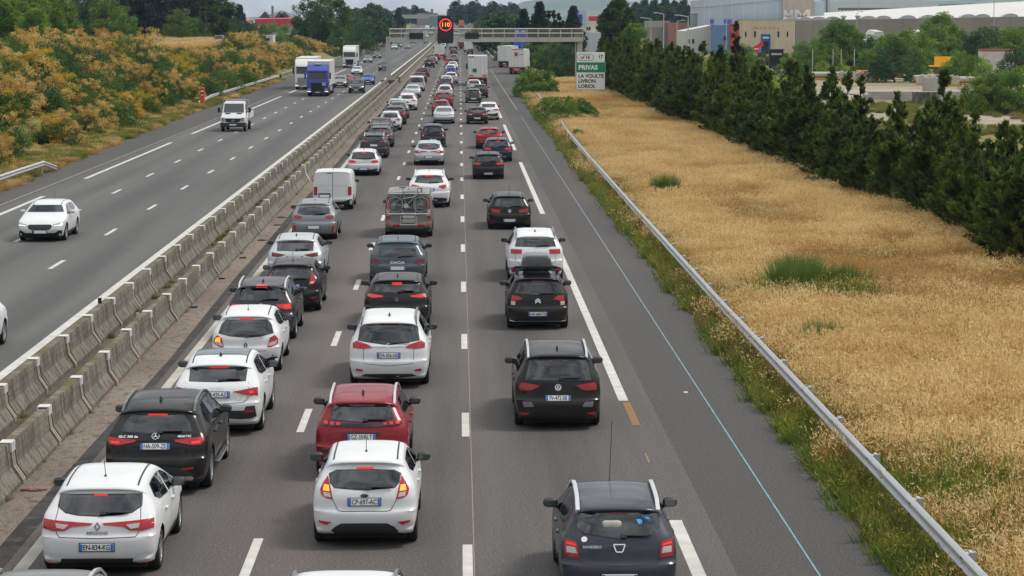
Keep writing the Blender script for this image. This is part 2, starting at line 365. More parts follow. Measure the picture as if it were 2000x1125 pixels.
def long_barrier(x, y0, y1, label):
    t = empty('concrete_barrier', (x, y0, 0)); put(t, label, 'barrier'); V = []; Fc = []; ys = [y for y in range(int(y0), int(y1)+1, 20)]; n = len(prof_b)
    for y in ys:
        for (px, pz) in prof_b: V.append((px*.8, y-y0, pz*1.1+rise(y)))
    for k in range(len(ys)-1):
        for i in range(n-1): Fc.append((k*n+i, (k+1)*n+i, (k+1)*n+i+1, k*n+i+1))
    link('barrier_wall', mesh('barrier_wall', V, Fc, [M_conc]), t)
    b = MB()
    for a, c in zip(ys, ys[1:]): b.add([(-.07, a-y0, .895+rise(a)), (.075, a-y0, .895+rise(a)), (.075, c-y0, .895+rise(c)), (-.07, c-y0, .895+rise(c))], [(0, 1, 2, 3)])
    b.obj('coping', M_capw, t)
long_barrier(-8.42, 332, 1392, 'long smooth concrete barrier beyond the gantry beside the queue')
long_barrier(-9.87, 332, 1392, 'long smooth concrete barrier with pale coping beyond the gantry beside the left carriageway')
long_barrier(9.0, 530, 1392, 'pale concrete wall along the right edge beyond the exit lane')
long_barrier(-26.4, 352, 1100, 'pale concrete wall along the outer edge of the left carriageway')
for (x, y, l) in ((-9.95, 65.4, 'small black post on the barrier beside the left carriageway'), ):
    b = MB(); b.bbox(-.05, .05, -.03, .03, 0, .16, .01); put(b.obj('marker_post', M_black, None, loc=(x, y, .81)), l, 'marker post')
for (x, y, l) in ((-8.42, 61.8, 'small grey marker post on the barrier by the gravel strip, beside the second white hatchback'), (-8.42, 93.0, 'small grey marker post on the barrier by the gravel strip, farther of the two')):
    b = MB(); b.bbox(-.05, .05, -.03, .03, 0, .18, .01); put(b.obj('marker_post', M_greysteel, None, loc=(x, y, .81)), l, 'marker post')

# ------------------------------------------------------------------ guardrails
wprof = [(.0, -.155), (.02, -.15), (.075, -.10), (.08, -.065), (.02, -.02), (.02, .02), (.08, .065), (.075, .10), (.02, .15), (.0, .155)]
def guardrail(pts, side, label, zc=.62, z0=lambda x, y: rise(y), step=4.0):
    t = empty('guardrail', (pts[0][0], pts[0][1], 0)); put(t, label, 'guardrail'); ox, oy = pts[0][:2]
    fine = []
    for (a, c) in zip(pts, pts[1:]):
        n = max(1, int((c[1]-a[1])/step))
        for k in range(n): fine.append((a[0]+(c[0]-a[0])*k/n, a[1]+(c[1]-a[1])*k/n, (a[2]+(c[2]-a[2])*k/n) if len(a) > 2 else 0))
    e = pts[-1]; fine.append((e[0], e[1], e[2] if len(e) > 2 else 0))
    V = []; Fc = []; n = len(wprof); post = MB(); pm = None
    b = MB(); b.box(-.05, .05, -.03, .03, -.75, .14); b.box(-side*.03-.03, -side*.03+.03, -.09, .09, -.05, .15)
    b.bbox(-.16 if side > 0 else .02, -.02 if side > 0 else .16, -.07, .07, -.08, .13, .008)
    pm = b.me('post', [M_steel])
    for (x, y, dz) in fine:
        zz = z0(x, y)+zc+dz
        for (px, pz) in wprof: V.append((x-ox-side*(px-.0), y-oy, zz+pz))
        if dz > -.3: link('post', pm, t, (x-ox+side*.13, y-oy+.3, zz))
    for k in range(len(fine)-1):
        for i in range(n-1): Fc.append((k*n+i, (k+1)*n+i, (k+1)*n+i+1, k*n+i+1))
    me = mesh('beam', V, Fc, [M_steel], None, True, 30); o = link('beam', me, t)
    sl = MB()
    for (x, y, dz) in fine[:14]:
        for q in (.08, .16):
            for pz in (-.085, .085): sl.box(x-ox-side*.078-.004, x-ox-side*.078+.004, y-oy+q, y-oy+q+.05, z0(x, y)+zc+pz-.012, z0(x, y)+zc+pz+.012)
    if side > 0: sl.obj('bolt_slot', M_dark, t)
    return t
guardrail([(7.46, 26, 0), (7.40, 50, 0), (7.36, 66, 0), (7.45, 100, 0), (7.60, 140, 0), (7.8, 170, 0), (8.0, 184, 0), (8.35, 194, -.1), (8.5, 200, -.5)], 1, 'long steel guardrail with posts between the hard shoulder and the dry grass field')
guardrail([(8.1, 214, -.25), (8.3, 230, 0), (8.6, 262, 0)], 1, 'short steel guardrail seen between the two green bushes at the road edge')
guardrail([(-23.5, 92, 0), (-23.5, 112, 0), (-23.45, 128, 0), (-23.4, 134, 0), (-23.2, 137, -.45)], -1, 'steel guardrail ending near the photo left edge below the shrubs')
guardrail([(-26.6, 243, -.3), (-26.6, 256, 0), (-26.6, 350, 0)], -1, 'steel guardrail beside the slow lane behind the white lorry')
guardrail([(11.9, 395, 0), (14.5, 402, 0), (20, 412, 0), (27, 420, 0)], 1, 'low guardrail at the edge of the exit ramp behind the dry grass')
guardrail([(8.9, 462, 0), (8.9, 520, 0)], 1, 'pale guardrail at the nose between the exit lane and the motorway')

# ------------------------------------------------------------------ gantry with the lit speed sign
M_led_r = mat('red_leds', (.5, .01, .02), .6, emit=(1.0, .03, .035), es=1.0)
M_led_a = mat('amber_leds', (.6, .25, .02), .6, emit=(1.0, .40, .06), es=1.15)
M_panel = mat('black_panel', (.008, .008, .009), .45)
M_lensgrey = mat('lamp_glass', srgb(96, 104, 100), .2)
g = empty('gantry', (-9.15, 326, 0)); put(g, 'grey steel gantry spanning the right carriageway and carrying the lit speed sign', 'gantry')
def gx(t): return (t, t/27.0*7.0)      # the beam runs slightly away to the right
b = MB(); b.bbox(-.32, .32, -.25, .25, 0, 5.9, .05); b.obj('column', M_greysteel, g, loc=(-.55, 0, .55))
b = MB(); b.box(-1.0, .9, -.6, .6, 0, .55); b.box(-1.2, 1.1, -.8, .8, .55, .68); b.obj('footing', M_conc_l, g, loc=(-.55, 0, 0))
b = MB(); b.bbox(-.35, .35, -.25, .25, 0, 5.7, .05); b.box(-.62, -.5, -.1, .1, 0, 5.7); b.obj('column', M_greysteel, g, loc=(25.9, 6.9, 0))
b = MB()
for xx in (-.35, 0, .35):
    for zz in (0, .25, .5): b.cbox((xx, 0, zz), (.06, .06, .6))
b.cbox((0, 0, .25), (.9, .5, .7)); b.obj('lattice_cage', M_greysteel, g, loc=(25.6, 6.6, 6.3))
beam_lo, beam_hi = 5.75, 7.55
b = MB()
def bar(a, c, r): b.tube(a, c, r, 6)
for dy in (-.5, .5):
    for z, r in ((beam_lo+.3, .30), (beam_hi-.62, .10), (beam_hi, .09)):
        x0, y0 = gx(-.4); x1, y1 = gx(26.4)
        if z == beam_lo+.3: b.add([(x0, y0+dy-.03, beam_lo), (x1, y1+dy-.03, beam_lo), (x1, y1+dy+.03, beam_lo), (x0, y0+dy+.03, beam_lo), (x0, y0+dy-.03, beam_lo+.62), (x1, y1+dy-.03, beam_lo+.62), (x1, y1+dy+.03, beam_lo+.62), (x0, y0+dy+.03, beam_lo+.62)], [(0,3,2,1),(4,5,6,7),(0,1,5,4),(1,2,6,5),(2,3,7,6),(3,0,4,7)])
        else: bar((x0, y0+dy, z), (x1, y1+dy, z), r)
b.obj('beam', M_greysteel, g)
rail = MB(); rail.box(-.05, .05, -.56, -.50, 0, beam_hi-beam_lo+.05); rail.box(-.05, .05, .50, .56, 0, beam_hi-beam_lo+.05)
rm = rail.me('upright', [M_greysteel])
for k in range(18):
    x, y = gx(-.35+k*1.57); link('upright', rm, g, (x, y, beam_lo))
b = MB(); x0, y0 = gx(-.4); x1, y1 = gx(26.4)
b.add([(x0, y0-.5, beam_lo+.62), (x1, y1-.5, beam_lo+.62), (x1, y1+.5, beam_lo+.62), (x0, y0+.5, beam_lo+.62)], [(0, 1, 2, 3)]); b.obj('walkway', M_greysteel, g)
wirem = bpy.data.materials.new('mesh_screen'); wirem.use_nodes = True
_n = wirem.node_tree.nodes; _l = wirem.node_tree.links; _p = _n['Principled BSDF']; _p.inputs['Base Color'].default_value = (*srgb(120, 116, 100), 1)
_t = _n.new('ShaderNodeBsdfTransparent'); _m = _n.new('ShaderNodeMixShader'); _m.inputs[0].default_value = .45; _l.new(_t.outputs[0], _m.inputs[1]); _l.new(_p.outputs[0], _m.inputs[2]); _l.new(_m.outputs[0], _n['Material Output'].inputs[0])
b = MB(); b.add([(x0, y0-.53, beam_lo+.62), (x1, y1-.53, beam_lo+.62), (x1, y1-.53, beam_hi), (x0, y0-.53, beam_hi)], [(0, 1, 2, 3)]); b.obj('mesh_screen', wirem, g)
# small dark matrix panels + lit sign
b = MB(); b.bbox(-.95, .95, -.12, .12, 0, .85, .03); pm = b.me('lane_panel', [M_panel])
for t_ in (3.25, 10.85):
    x, y = gx(t_); o = link('lane_panel', pm, g, (x, y-.75, beam_lo+.42)); q = MB()
    for s in (-.6, 0, .6): q.lathe([(-.03, 0), (-.03, .06), (0, .06)], 10, axis='y', c=(s, -.125, .2))
    q.obj('lens', M_lensgrey, o)
    q = MB(); q.box(-1.05, 1.05, .0, .1, -.42, 0); q.obj('skirt', M_greysteel, o)
sx, sy = gx(7.25); sg = empty('speed_sign', (-9.15+sx, 326+sy-.95, beam_lo+.1))
put(sg, 'tall black electronic sign showing a lit red ring around 110', 'speed sign')
b = MB(); b.bbox(-1.08, 1.08, -.15, .15, 0.25, 3.5, .04); b.obj('panel', M_panel, sg)
b = MB(); b.bbox(-1.03, 1.03, -.12, .12, -.28, .25, .03); b.box(-.05, .05, .1, .6, 0, 1); b.obj('lower_panel', M_panel, sg)
b = MB(); n = 40; V = []
for i in range(n):
    a = 2*math.pi*i/n
    for r_ in (.70, .85): V.append((r_*math.cos(a), -.165, 2.25+r_*math.sin(a)))
b.add(V, [(2*i, 2*i+1, (2*i+3) % (2*n), (2*i+2) % (2*n)) for i in range(n)]); b.obj('red_ring', M_led_r, sg)
for s in (-.85, .85):
    for (cx_, cz_, rr_) in ((s, 3.25, .14), (s*.9, .05, .07)): b = MB(); b.lathe([(-.19, 0), (-.19, rr_), (-.15, rr_)], 12, axis='y', c=(cx_, 0, cz_)); b.obj('warning_lamp', M_lensgrey, sg)
TEXT = {}
def text_mesh(s, size, material, name='text', ext=.0, align='CENTER', bold=0, sx=1.0):
    key = (s, size, material.name, ext, align, bold, sx)
    if key in TEXT: return TEXT[key]
    c = bpy.data.curves.new(name, 'FONT'); c.body = s; c.size = size; c.align_x = align; c.align_y = 'CENTER'; c.extrude = ext; c.resolution_u = 3; c.offset = bold
    o = bpy.data.objects.new(name, c); COL.objects.link(o)
    me = bpy.data.meshes.new_from_object(o.evaluated_get(bpy.context.evaluated_depsgraph_get())); bpy.data.objects.remove(o)
    for v in me.vertices: v.co = Vector((v.co.x*sx, -v.co.z, v.co.y))
    me.name = name; me.materials.clear(); me.materials.append(material); TEXT[key] = me
    return me
o = link('lit_digits', text_mesh('110', .82, M_led_a, 'lit_digits', .002, bold=.006, sx=.95), sg, (0, -.17, 2.25))
# second gantry and signs far ahead
g2 = empty('gantry', (-16, 1010, rise(1010))); put(g2, 'far grey gantry over the crest of the road left of the lit sign', 'gantry')
b = MB(); b.box(-12, -11.2, -.4, .4, 0, 10.5); b.box(-12, 10, -.4, .4, 8.0, 9.6); b.obj('frame', M_greysteel, g2)
b = MB(); b.box(3.2, 7.2, -.7, -.5, 4.6, 8.9); b.obj('sign_back', mat('sign_back_grey', srgb(120, 136, 136), .6), g2)
bs = empty('direction_sign', (11.6, 455, 0)); put(bs, 'large blue direction sign behind the gantry above the white exit lorries', 'road sign')
M_signblue = mat('sign_blue', srgb(38, 62, 190), .5)
b = MB(); b.bbox(-1.3, 1.3, -.05, .05, 3.0, 7.3, .03); b.obj('panel', M_signblue, bs); b = MB(); b.tube((-.8, .1, 0), (-.8, .1, 6), .09); b.tube((.8, .1, 0), (.8, .1, 6), .09); b.obj('post', M_steel, bs)
b = MB(); b.box(-.95, -.25, -.065, -.055, 6.55, 6.85); b.box(.1, .95, -.065, -.055, 6.55, 6.85); b.obj('white_text', mat('sign_white', srgb(205, 207, 208), .6), bs)
bs = empty('direction_sign', (9.6, 900, rise(900))); put(bs, 'small far blue road sign just right of the lit speed sign', 'road sign')
b = MB(); b.box(-.6, .8, -.05, .05, 2.5, 7.0); b.obj('panel', M_signblue, bs); b = MB(); b.tube((0, .1, 0), (0, .1, 3), .1); b.obj('post', M_steel, bs)

# ------------------------------------------------------------------ exit direction sign
M_sw = mat('sign_white_panel', srgb(232, 233, 232), .5, noise=(.6, .04)); M_sgn = mat('sign_green', srgb(0, 132, 94), .5); M_sblk = mat('sign_black', (.01, .01, .012), .5)
s = empty('exit_sign', (14.85, 270, 0), R(-3)); put(s, 'white and green exit sign reading PRIVAS LA VOULTE LIVRON LORIOL in the dry grass', 'road sign')
for (n_, z0, z1, m_, w_) in (('number_panel', 3.98, 5.10, M_sw, 1.60), ('town_panel', 2.84, 3.94, M_sgn, 1.65), ('villages_panel', .86, 2.80, M_sw, 1.62)):
    b = MB(); b.bbox(-w_, w_, -.03, .03, z0, z1, .02, 0); b.bbox(-w_-.02, w_+.02, -.012, .028, z0-.02, z1+.02, .01, 1); b.obj(n_, [m_, M_sw if m_ is M_sgn else M_sblk], s)
b = MB()
for x in (-1.1, 1.1): b.box(x-.09, x+.09, .03, .15, -.3, 5.0)
b.obj('post', M_greysteel, s)
link('lettering', text_mesh('PRIVAS', .72, M_sw, 'lettering', .002, 'LEFT', .026, .98), s, (-1.38, -.034, 3.36))
for i, tx in enumerate(('LA VOULTE', 'LIVRON', 'LORIOL')): link('lettering', text_mesh(tx, .56, M_sblk, 'lettering', .002, 'LEFT', .020, 1.0), s, (-1.40, -.034, 2.40-i*.58))
link('lettering', text_mesh('16', .52, M_sblk, 'lettering', .002, 'LEFT', .020), s, (-.62, -.034, 4.54)); link('lettering', text_mesh('17', .52, M_sblk, 'lettering', .002, 'LEFT', .020), s, (.85, -.034, 4.58))
b = MB(); n = 32; V = []
for i in range(n):
    a = 2*math.pi*i/n; cx = -.58+(.55 if math.cos(a) > 0 else -.55)
    for r_ in (.33, .38): V.append((cx+r_*math.cos(a), -.034, 4.53+r_*math.sin(a)))
b.add(V, [(2*i, 2*i+1, (2*i+3) % (2*n), (2*i+2) % (2*n)) for i in range(n)])
for x in (-1.16, -1.02): b.add([(x, -.034, 4.33), (x+.07, -.034, 4.33), (x+.12, -.034, 4.62), (x+.05, -.034, 4.62)], [(0, 1, 2, 3)])
b.add([(-.94, -.034, 4.33), (-.84, -.034, 4.33), (-.72, -.034, 4.66), (-.66, -.034, 4.64), (-.70, -.034, 4.76), (-.84, -.034, 4.70), (-.79, -.034, 4.68)], [(0, 1, 2, 3, 4, 5, 6)])
b.obj('exit_symbol', M_sblk, s)
# emergency phone
s = empty('emergency_phone', (-25.95, 241, .0)); put(s, 'bright orange emergency phone post at the edge of the left shoulder', 'phone post')
M_or = mat('orange_paint', srgb(206, 74, 24), .5)
b = MB(); b.bbox(-.22, .22, -.18, .18, 0, 1.95, .05); b.obj('post', M_or, s)
b = MB(); b.box(-.14, .14, -.19, -.175, 1.5, 1.62); b.box(-.1, .1, -.19, -.175, 1.15, 1.25); b.obj('label_plate', M_sw, s); b = MB(); b.box(-.12, .12, -.19, -.175, 1.3, 1.45); b.obj('speaker_grille', M_black, s)
# ------------------------------------------------------------------ side road on the left bank
def sr(y): return -47.6 + (y-381)*.135
def ramp_strip(name, a, c, z, m_, parent=None):
    ys = list(range(280, 446, 10)); V = []; Fc = []
    for y in ys: V += [(sr(y)+a, y, 4.6+z), (sr(y)+c, y, 4.6+z)]
    for k in range(len(ys)-1): Fc.append((2*k, 2*k+1, 2*k+3, 2*k+2))
    return link(name, mesh(name, V, Fc, [m_]), parent)
put(ramp_strip('side_road', -3.3, 3.3, .02, M_asph2), kind='structure')
guardrail([(sr(355)+4, 355, 0), (sr(438)+4, 438, 0)], -1, 'white guardrail of the side road above the smoke bushes', z0=lambda x, y: 4.6)
t = empty('picket_fence', (sr(470)-16, 470, 4.6)); put(t, 'weathered picket fence at the foot of the dark clump of trees', 'fence')
b = MB(); b.box(-.05, .05, -.02, .02, 0, 1.5); pm = b.me('picket', [mat('grey_wood', srgb(122, 116, 106), .9)])
for k in range(22): link('picket', pm, t, (-3+k*.30, -.2*math.sin(k), rnd.uniform(-.15, .1)))
b = MB(); b.box(-3.1, 3.5, .02, .06, .5, .6); b.obj('rail', bpy.data.materials['grey_wood'], t)
b = MB(); b.bbox(-2.2, 2.2, -.1, .1, 0, 2.3, .02); b.box(-2.2, 2.2, -.14, .14, 2.3, 2.4)
put(b.obj('green_screen_fence', mat('teal_screen', srgb(44, 82, 76), .7), None, loc=(pxat(2, 300)-1.2, 300, gz(-60, 300))), 'dark teal screen at the photo left edge between the bushes', 'fence')

# ------------------------------------------------------------------ buildings on the right
def wallmat(name, c, c2, s=.25, st=(1, 1, .25)): return groundmat(name, [c, c2, tuple(v*.85 for v in c)], (s, s*4, 9), .85, st, .08)
M_beige = wallmat('beige_render', srgb(198, 184, 162), srgb(184, 170, 148)); M_greyr = wallmat('grey_concrete_wall', srgb(146, 141, 132), srgb(132, 127, 120), .12, (1, 1, .2))
M_clad = mat('blue_grey_cladding', srgb(168, 178, 190), .5, noise=(.2, .05)); M_cladl = mat('pale_cladding', srgb(196, 204, 212), .5, noise=(.2, .05)); M_roofw = mat('white_roof', srgb(186, 185, 182), .6, noise=(.05, .05))
M_bluew = mat('blue_panel', srgb(98, 128, 170), .6, noise=(.4, .06)); M_redw = mat('red_panel', srgb(190, 70, 38), .6, noise=(.4, .06)); M_bdoor = mat('deep_blue_door', srgb(34, 70, 150), .5)
M_mural = wallmat('mural_tower', srgb(178, 168, 156), srgb(164, 152, 140), .3); M_letter = mat('pale_lettering', srgb(206, 202, 194), .7, noise=(.6, .1)); M_redtxt = mat('faded_red_lettering', srgb(196, 96, 82), .8, noise=(2, .25))
M_bluet = mat('blue_lettering', srgb(50, 80, 190), .6); M_glassb = mat('window_glass', (.02, .025, .03), .08)
def at(px, py, y): return pxat(px, y), CAM_H + (42-py)/4664*y
FY = 640.0
def wb(x0px, x1px, y, z1, depth, m_, name, parent, z0=-1.0):
    b = MB(); b.box(pxat(x0px, y), pxat(x1px, y), 0, depth, z0, z1); return b.obj(name, m_, parent, loc=(0, y, 0))
bld = empty('beige_hall', (0, 0, 0)); put(bld, 'low beige hall with faded red lettering and a deep blue entrance', 'building')
wl = wb(1446, 1555, FY, 8.95, 26, M_beige, 'wall', bld)
b = MB(); b.box(pxat(1445, FY), pxat(1556, FY), -.08, 26.1, 8.95, 9.15); b.obj('roof_edge', M_greysteel, bld, loc=(0, FY, 0))
dr = MB(); dr.box(pxat(1488, FY), pxat(1506, FY), -.35, 0, -1, 5.15); dr.obj('entrance_frame', M_bdoor, bld, loc=(0, FY, 0))
b = MB(); b.box(pxat(1491.5, FY), pxat(1503, FY), -.38, -.352, -1, 3.2); b.obj('entrance_glass', M_glassb, bld, loc=(0, FY, 0))
b = MB(); b.box(pxat(1491, FY), pxat(1503, FY), -.38, -.352, 4.0, 4.5); b.obj('entrance_sign', M_cladl, bld, loc=(0, FY, 0))
for px, ell in ((1458, 1), (1476, 0), (1522, 0), (1540, 1)):
    x = pxat(px, FY); b = MB()
    if ell:
        V = [(x+.24*math.cos(a), -.02, 5.15+.85*math.sin(a)) for a in [k*math.pi/8 for k in range(16)]]; b.add(V, [tuple(range(16))])
    else: b.box(x-.25, x+.25, -.03, .01, 4.4, 5.95)
    b.obj('window', M_glassb, bld, loc=(0, FY, 0))
    if not ell: b = MB(); b.box(x-.29, x+.29, -.1, -.03, 4.28, 4.4); b.obj('sill', M_greysteel, bld, loc=(0, FY, 0))
# faded, unreadable red letters: strokes only
b = MB(); r_ = random.Random(3); x = pxat(1472, FY); xe = pxat(1524, FY)
while x < xe:
    h = r_.choice((.62, .62, .9)); b.box(x, x+.13, -.03, -.005, 6.45, 6.45+h)
    if r_.random() < .6: zz = 6.45 + r_.choice((0, .28, .5)); b.box(x+.13, x+.36, -.03, -.005, zz, zz+.12)
    if r_.random() < .5: b.box(x+.36, x+.48, -.03, -.005, 6.45, 7.0)
    x += .62 if r_.random() < .86 else 1.1
b.obj('red_lettering', M_redtxt, bld, loc=(0, FY, 0))
long = empty('long_grey_hall', (0, 0, 0)); put(long, 'long grey concrete hall with arched rooflights and a broad white roof', 'building')
y0, y1 = FY, 640.0; xa, xb = pxat(1555.6, y0), pxat(2120, 640)
b = MB(); b.add([(xa, 0, -1), (xb, 0, -1), (xb, 0, 10.1), (xa, 0, 8.8), (xa, 40, -1), (xb, 40, -1), (xb, 40, 10.1), (xa, 40, 8.8)], [(0, 1, 2, 3), (1, 5, 6, 2), (5, 4, 7, 6), (4, 0, 3, 7), (3, 2, 6, 7)]); b.obj('wall', M_greyr, long, loc=(0, FY+.05, 0))
b = MB(); n_ = 16
for k in range(n_):
    xx = xa + (xb-xa)*(k+1)/n_; b.box(xx-.05, xx+.05, -.06, 0, -1, 8.9+1.3*(k+1)/n_)
b.obj('wall_joint', mat('joint_grey', srgb(126, 120, 112), .9), long, loc=(0, FY+.05, 0))
z_ = lambda x: 8.8 + 1.3*(x-xa)/(xb-xa)
b = MB(); b.add([(pxat(1545, FY), 3, z_(xa)), (xb, 3, 10.15), (xb, 55, 14.6), (pxat(1600, 690), 52, 11.0)], [(0, 1, 2, 3)]); b.obj('roof', M_roofw, long, loc=(0, FY+.05, 0))
px = 1540
arc = MB(); V = []
for i in range(9):
    a = math.pi*i/8
    for yy in (0, 3.2): V.append((-math.cos(a)*2.1, yy, math.sin(a)*.95))
arc.add(V, [(2*i, 2*i+2, 2*i+3, 2*i+1) for i in range(8)]); arc.add([V[2*i] for i in range(9)], [tuple(range(9))], 1); am = arc.me('rooflight', [M_roofw, mat('rooflight_pane', srgb(166, 168, 168), .35)], False)
for px in (1548, 1575, 1602, 1630, 1700, 1730, 1778, 1818, 1854, 1897, 1925, 1980):
    x = pxat(px, FY); link('rooflight', am, long, (x, FY+1.0, z_(x)))
for px in (1652, 1680): x = pxat(px, FY); b = MB(); b.lathe([(0, .55), (.7, .55), (.75, .9), (1.0, .9), (1.25, .2)], 12, axis='z'); b.obj('roof_vent', M_greysteel, long, loc=(x, FY+2, z_(x)))
hall = empty('blue_grey_factory', (0, 0, 0)); put(hall, 'tall blue grey clad factory block with a mural tower lettered MM', 'building')
wb(1376, 1530, 668, 14.6, 40, M_clad, 'wall', hall); wb(1591.5, 1611, 668, 14.2, 40, M_clad, 'wall', hall)
b = MB(); x0, x1 = pxat(1376, 668), pxat(1530, 668); b.add([(x0-.2, -.3, 12.6), (x1, -.3, 14.7), (x1, 40, 14.7), (x0-.2, 40, 12.6)], [(0, 1, 2, 3)]); 
for k in range(7):
    xx = x0+(x1-x0)*(k+.5)/7; b.box(xx-.06, xx+.06, -.06, 0, 0, 14.2)
b.obj('cladding_seam', M_cladl, hall, loc=(0, 668, 0))
wb(1530.3, 1591, 667, 15.6, 30, M_mural, 'mural_tower', hall)
b = MB(); xm = pxat(1530, 667)
def Mstroke(x, z, wdt, h):
    th = wdt*.2
    b.box(x, x+th, -.05, -.01, z, z+h); b.box(x+wdt-th, x+wdt, -.05, -.01, z, z+h)
    for s in (0, 1):
        xa_ = x if s == 0 else x+wdt; xm_ = x+wdt/2; b.add([(xa_, -.056, z+h), (xa_+(th*1.2 if s == 0 else -th*1.2), -.056, z+h), (xm_+(th*.4 if s == 0 else -th*.4), -.056, z+h*.25), (xm_-(th*.4 if s == 0 else -th*.4), -.056, z+h*.25)], [(0, 1, 2, 3)])
Mstroke(xm+.3, 9.3, 2.6, 2.5); Mstroke(xm+3.3, 9.3, 4.4, 2.6); b.obj('mural_letter', M_letter, hall, loc=(0, 667, 0))
b = MB(); b.box(pxat(1380, 668), pxat(1440, 668), 2, 4, 13.0, 13.6)
for px in (1415, 1455, 1480, 1500): x = pxat(px, 668); b.box(x-.8, x+.8, 3, 4.6, 13.2, 14.9)
b.obj('roof_plant', M_greysteel, hall, loc=(0, 668, 0))
t = empty('blue_red_annex', (0, 0, 0)); put(t, 'blue and red panelled annex left of the beige hall', 'building')
wb(1395, 1427.6, 642, 7.6, 12, M_bluew, 'blue_wall', t); wb(1428, 1445.5, 641, 7.9, 12, M_redw, 'red_wall', t)
b = MB(); b.box(pxat(1416, 641), pxat(1422, 641), -.1, 0, 3.6, 4.6); b.box(pxat(1430, 640), pxat(1436, 640), -1.1, -1, 4.2, 5.4); b.obj('window', M_glassb, t, loc=(0, 641.9, 0))
b = MB(); b.box(pxat(1388, 644), pxat(1440, 644), 0, 3, 7.6, 9.5); b.obj('blue_sign_band', M_clad, t, loc=(0, 644, 0))
b = MB(); 
for k in range(2): b.box(pxat(1389+k*4, 643), pxat(1391.5+k*4, 643), -.1, 0, 8.0, 9.2)
for k in range(4): b.box(pxat(1416+k*4, 643), pxat(1418.5+k*4, 643), -.1, 0, 8.0, 9.2)
b.obj('blue_mark', M_bluet, t, loc=(0, 643.9, 0))
t = empty('white_shed', (0, 0, 0)); put(t, 'low white shed with small windows behind the light poles', 'building')
b = MB(); xa_, xb_ = pxat(1336, 648), pxat(1394, 648); b.add([(xa_, 0, -1), (xb_, 0, -1), (xb_, 0, 7.6), (xa_, 0, 6.0), (xa_, 20, -1), (xb_, 20, -1), (xb_, 20, 7.6), (xa_, 20, 6.0)], [(0, 1, 2, 3), (1, 5, 6, 2), (4, 0, 3, 7), (3, 2, 6, 7)]); b.obj('wall', M_roofw, t, loc=(0, 648, 0))
for px in (1346, 1355): b = MB(); b.box(pxat(px, 648)-.3, pxat(px, 648)+.3, -.05, 0, 2.6, 3.8); b.obj('window', M_glassb, t, loc=(0, 647.96, 0))
M_silo = mat('glassy_silo', srgb(122, 138, 140), .35, .1, noise=(.3, .08)); b = MB(); b.lathe([(0, 5.2), (11.0, 5.2), (11.2, 4.6), (11.2, 0)], 28, axis='z')
put(b.obj('storage_tank', M_silo, None, smooth=True, sharp=40, loc=(pxat(1384, 690), 690, 0)), 'grey green round storage tank beside the blue grey factory', 'tank')
wh = empty('white_warehouse', (0, 0, 0)); put(wh, 'pale warehouse with a long flat roof far behind the white roof at the top right', 'building')
wb(1622, 1830, 900, 16.4, 30, M_cladl, 'wall', wh); wb(1612, 1622, 899, 19, 10, M_roofw, 'stair_tower', wh); b = MB(); b.box(pxat(1615, 899), pxat(1617.5, 899), -.1, 0, 10, 19); b.obj('blue_stripe', M_bluet, wh, loc=(0, 899, 0))
wh = empty('grey_warehouse', (0, 0, 0)); put(wh, 'grey concrete warehouse at the right edge behind the white roof', 'building'); wb(1885, 2100, 760, 14.2, 40, M_greyr, 'wall', wh)
b = MB(); b.box(pxat(1885, 760), pxat(1919, 760), -.06, 0, 8, 14); b.obj('pale_panel', M_letter, wh, loc=(0, 760, 0))
t = empty('pipe_bridge', (0, 0, 0)); put(t, 'dark pipe bridge on short legs crossing behind the white roof', 'pipe bridge'); b = MB(); b.box(pxat(1640, 780), pxat(1885, 780), 0, 2, 12.3, 13.0)
for k in range(34): x = pxat(1640+k*7.3, 780); b.box(x-.12, x+.12, 0, .3, 10, 12.3)
b.obj('deck', mat('rusty_steel', srgb(112, 106, 98), .8), t, loc=(0, 780, 0))
for px0, px1, py in ((1700, 1730, 64), (1780, 1822, 58), (1868, 1885, 52)):
    b = MB(); x0, x1 = pxat(px0-8, 560), pxat(px1+6, 560); b.add([(x0, 0, 3.2), (x1, 0, 3.2), (x1-1, 0, 6.2), (x0+2.5, 0, 6.2), (x0, 10, 3.2), (x1, 10, 3.2), (x1-1, 10, 6.6), (x0+2.5, 10, 6.6)], [(0, 1, 2, 3), (3, 2, 6, 7), (1, 5, 6, 2), (4, 0, 3, 7)]); b.box(x0+.3, x1-.3, .2, 9.8, -.5, 3.2)
    put(b.obj('white_tent', M_roofw, None, loc=(0, 560, 0)), {1700: 'white roofed tent among trees, left of the three white shapes', 1780: 'white roofed tent among trees, middle of the three white shapes', 1868: 'small white roofed tent beside the rust coloured bush'}[px0], 'tent')
# shops behind the gantry's right column
t = empty('shop_block', (0, 0, 0)); put(t, 'white and pale blue shop block with a red top right of the gantry column', 'building')
wb(1146, 1163, 600, 8.6, 10, M_roofw, 'white_wall', t); wb(1150, 1176, 598, 5.8, 10, M_clad, 'blue_wall', t); wb(1152, 1170, 612, 9.9, 6, mat('shop_red', srgb(196, 40, 56), .6), 'red_top', t, 8.7)
b = MB(); b.box(pxat(1146, 600), pxat(1149, 600), -.05, 0, 6.4, 7.2); b.box(pxat(1150, 600), pxat(1154, 600), -.05, 0, 6.4, 7.2); b.obj('dark_mark', M_black, t, loc=(0, 599.98, 0))
b = MB(); b.box(-1.6, 1.6, -.1, .1, 7.2, 11.2); o = b.obj('blue_totem', M_clad, None, loc=(pxat(1133, 560), 560, 0)); put(o, 'blue grey totem sign above the right end of the gantry', 'sign')
b = MB(); b.box(-.6, .6, -.14, -.12, 8.4, 10.2); b.obj('blue_mark', M_bluet, o); b = MB(); b.box(-.2, .2, -.1, .1, 0, 7.2); b.obj('post', M_greysteel, o)
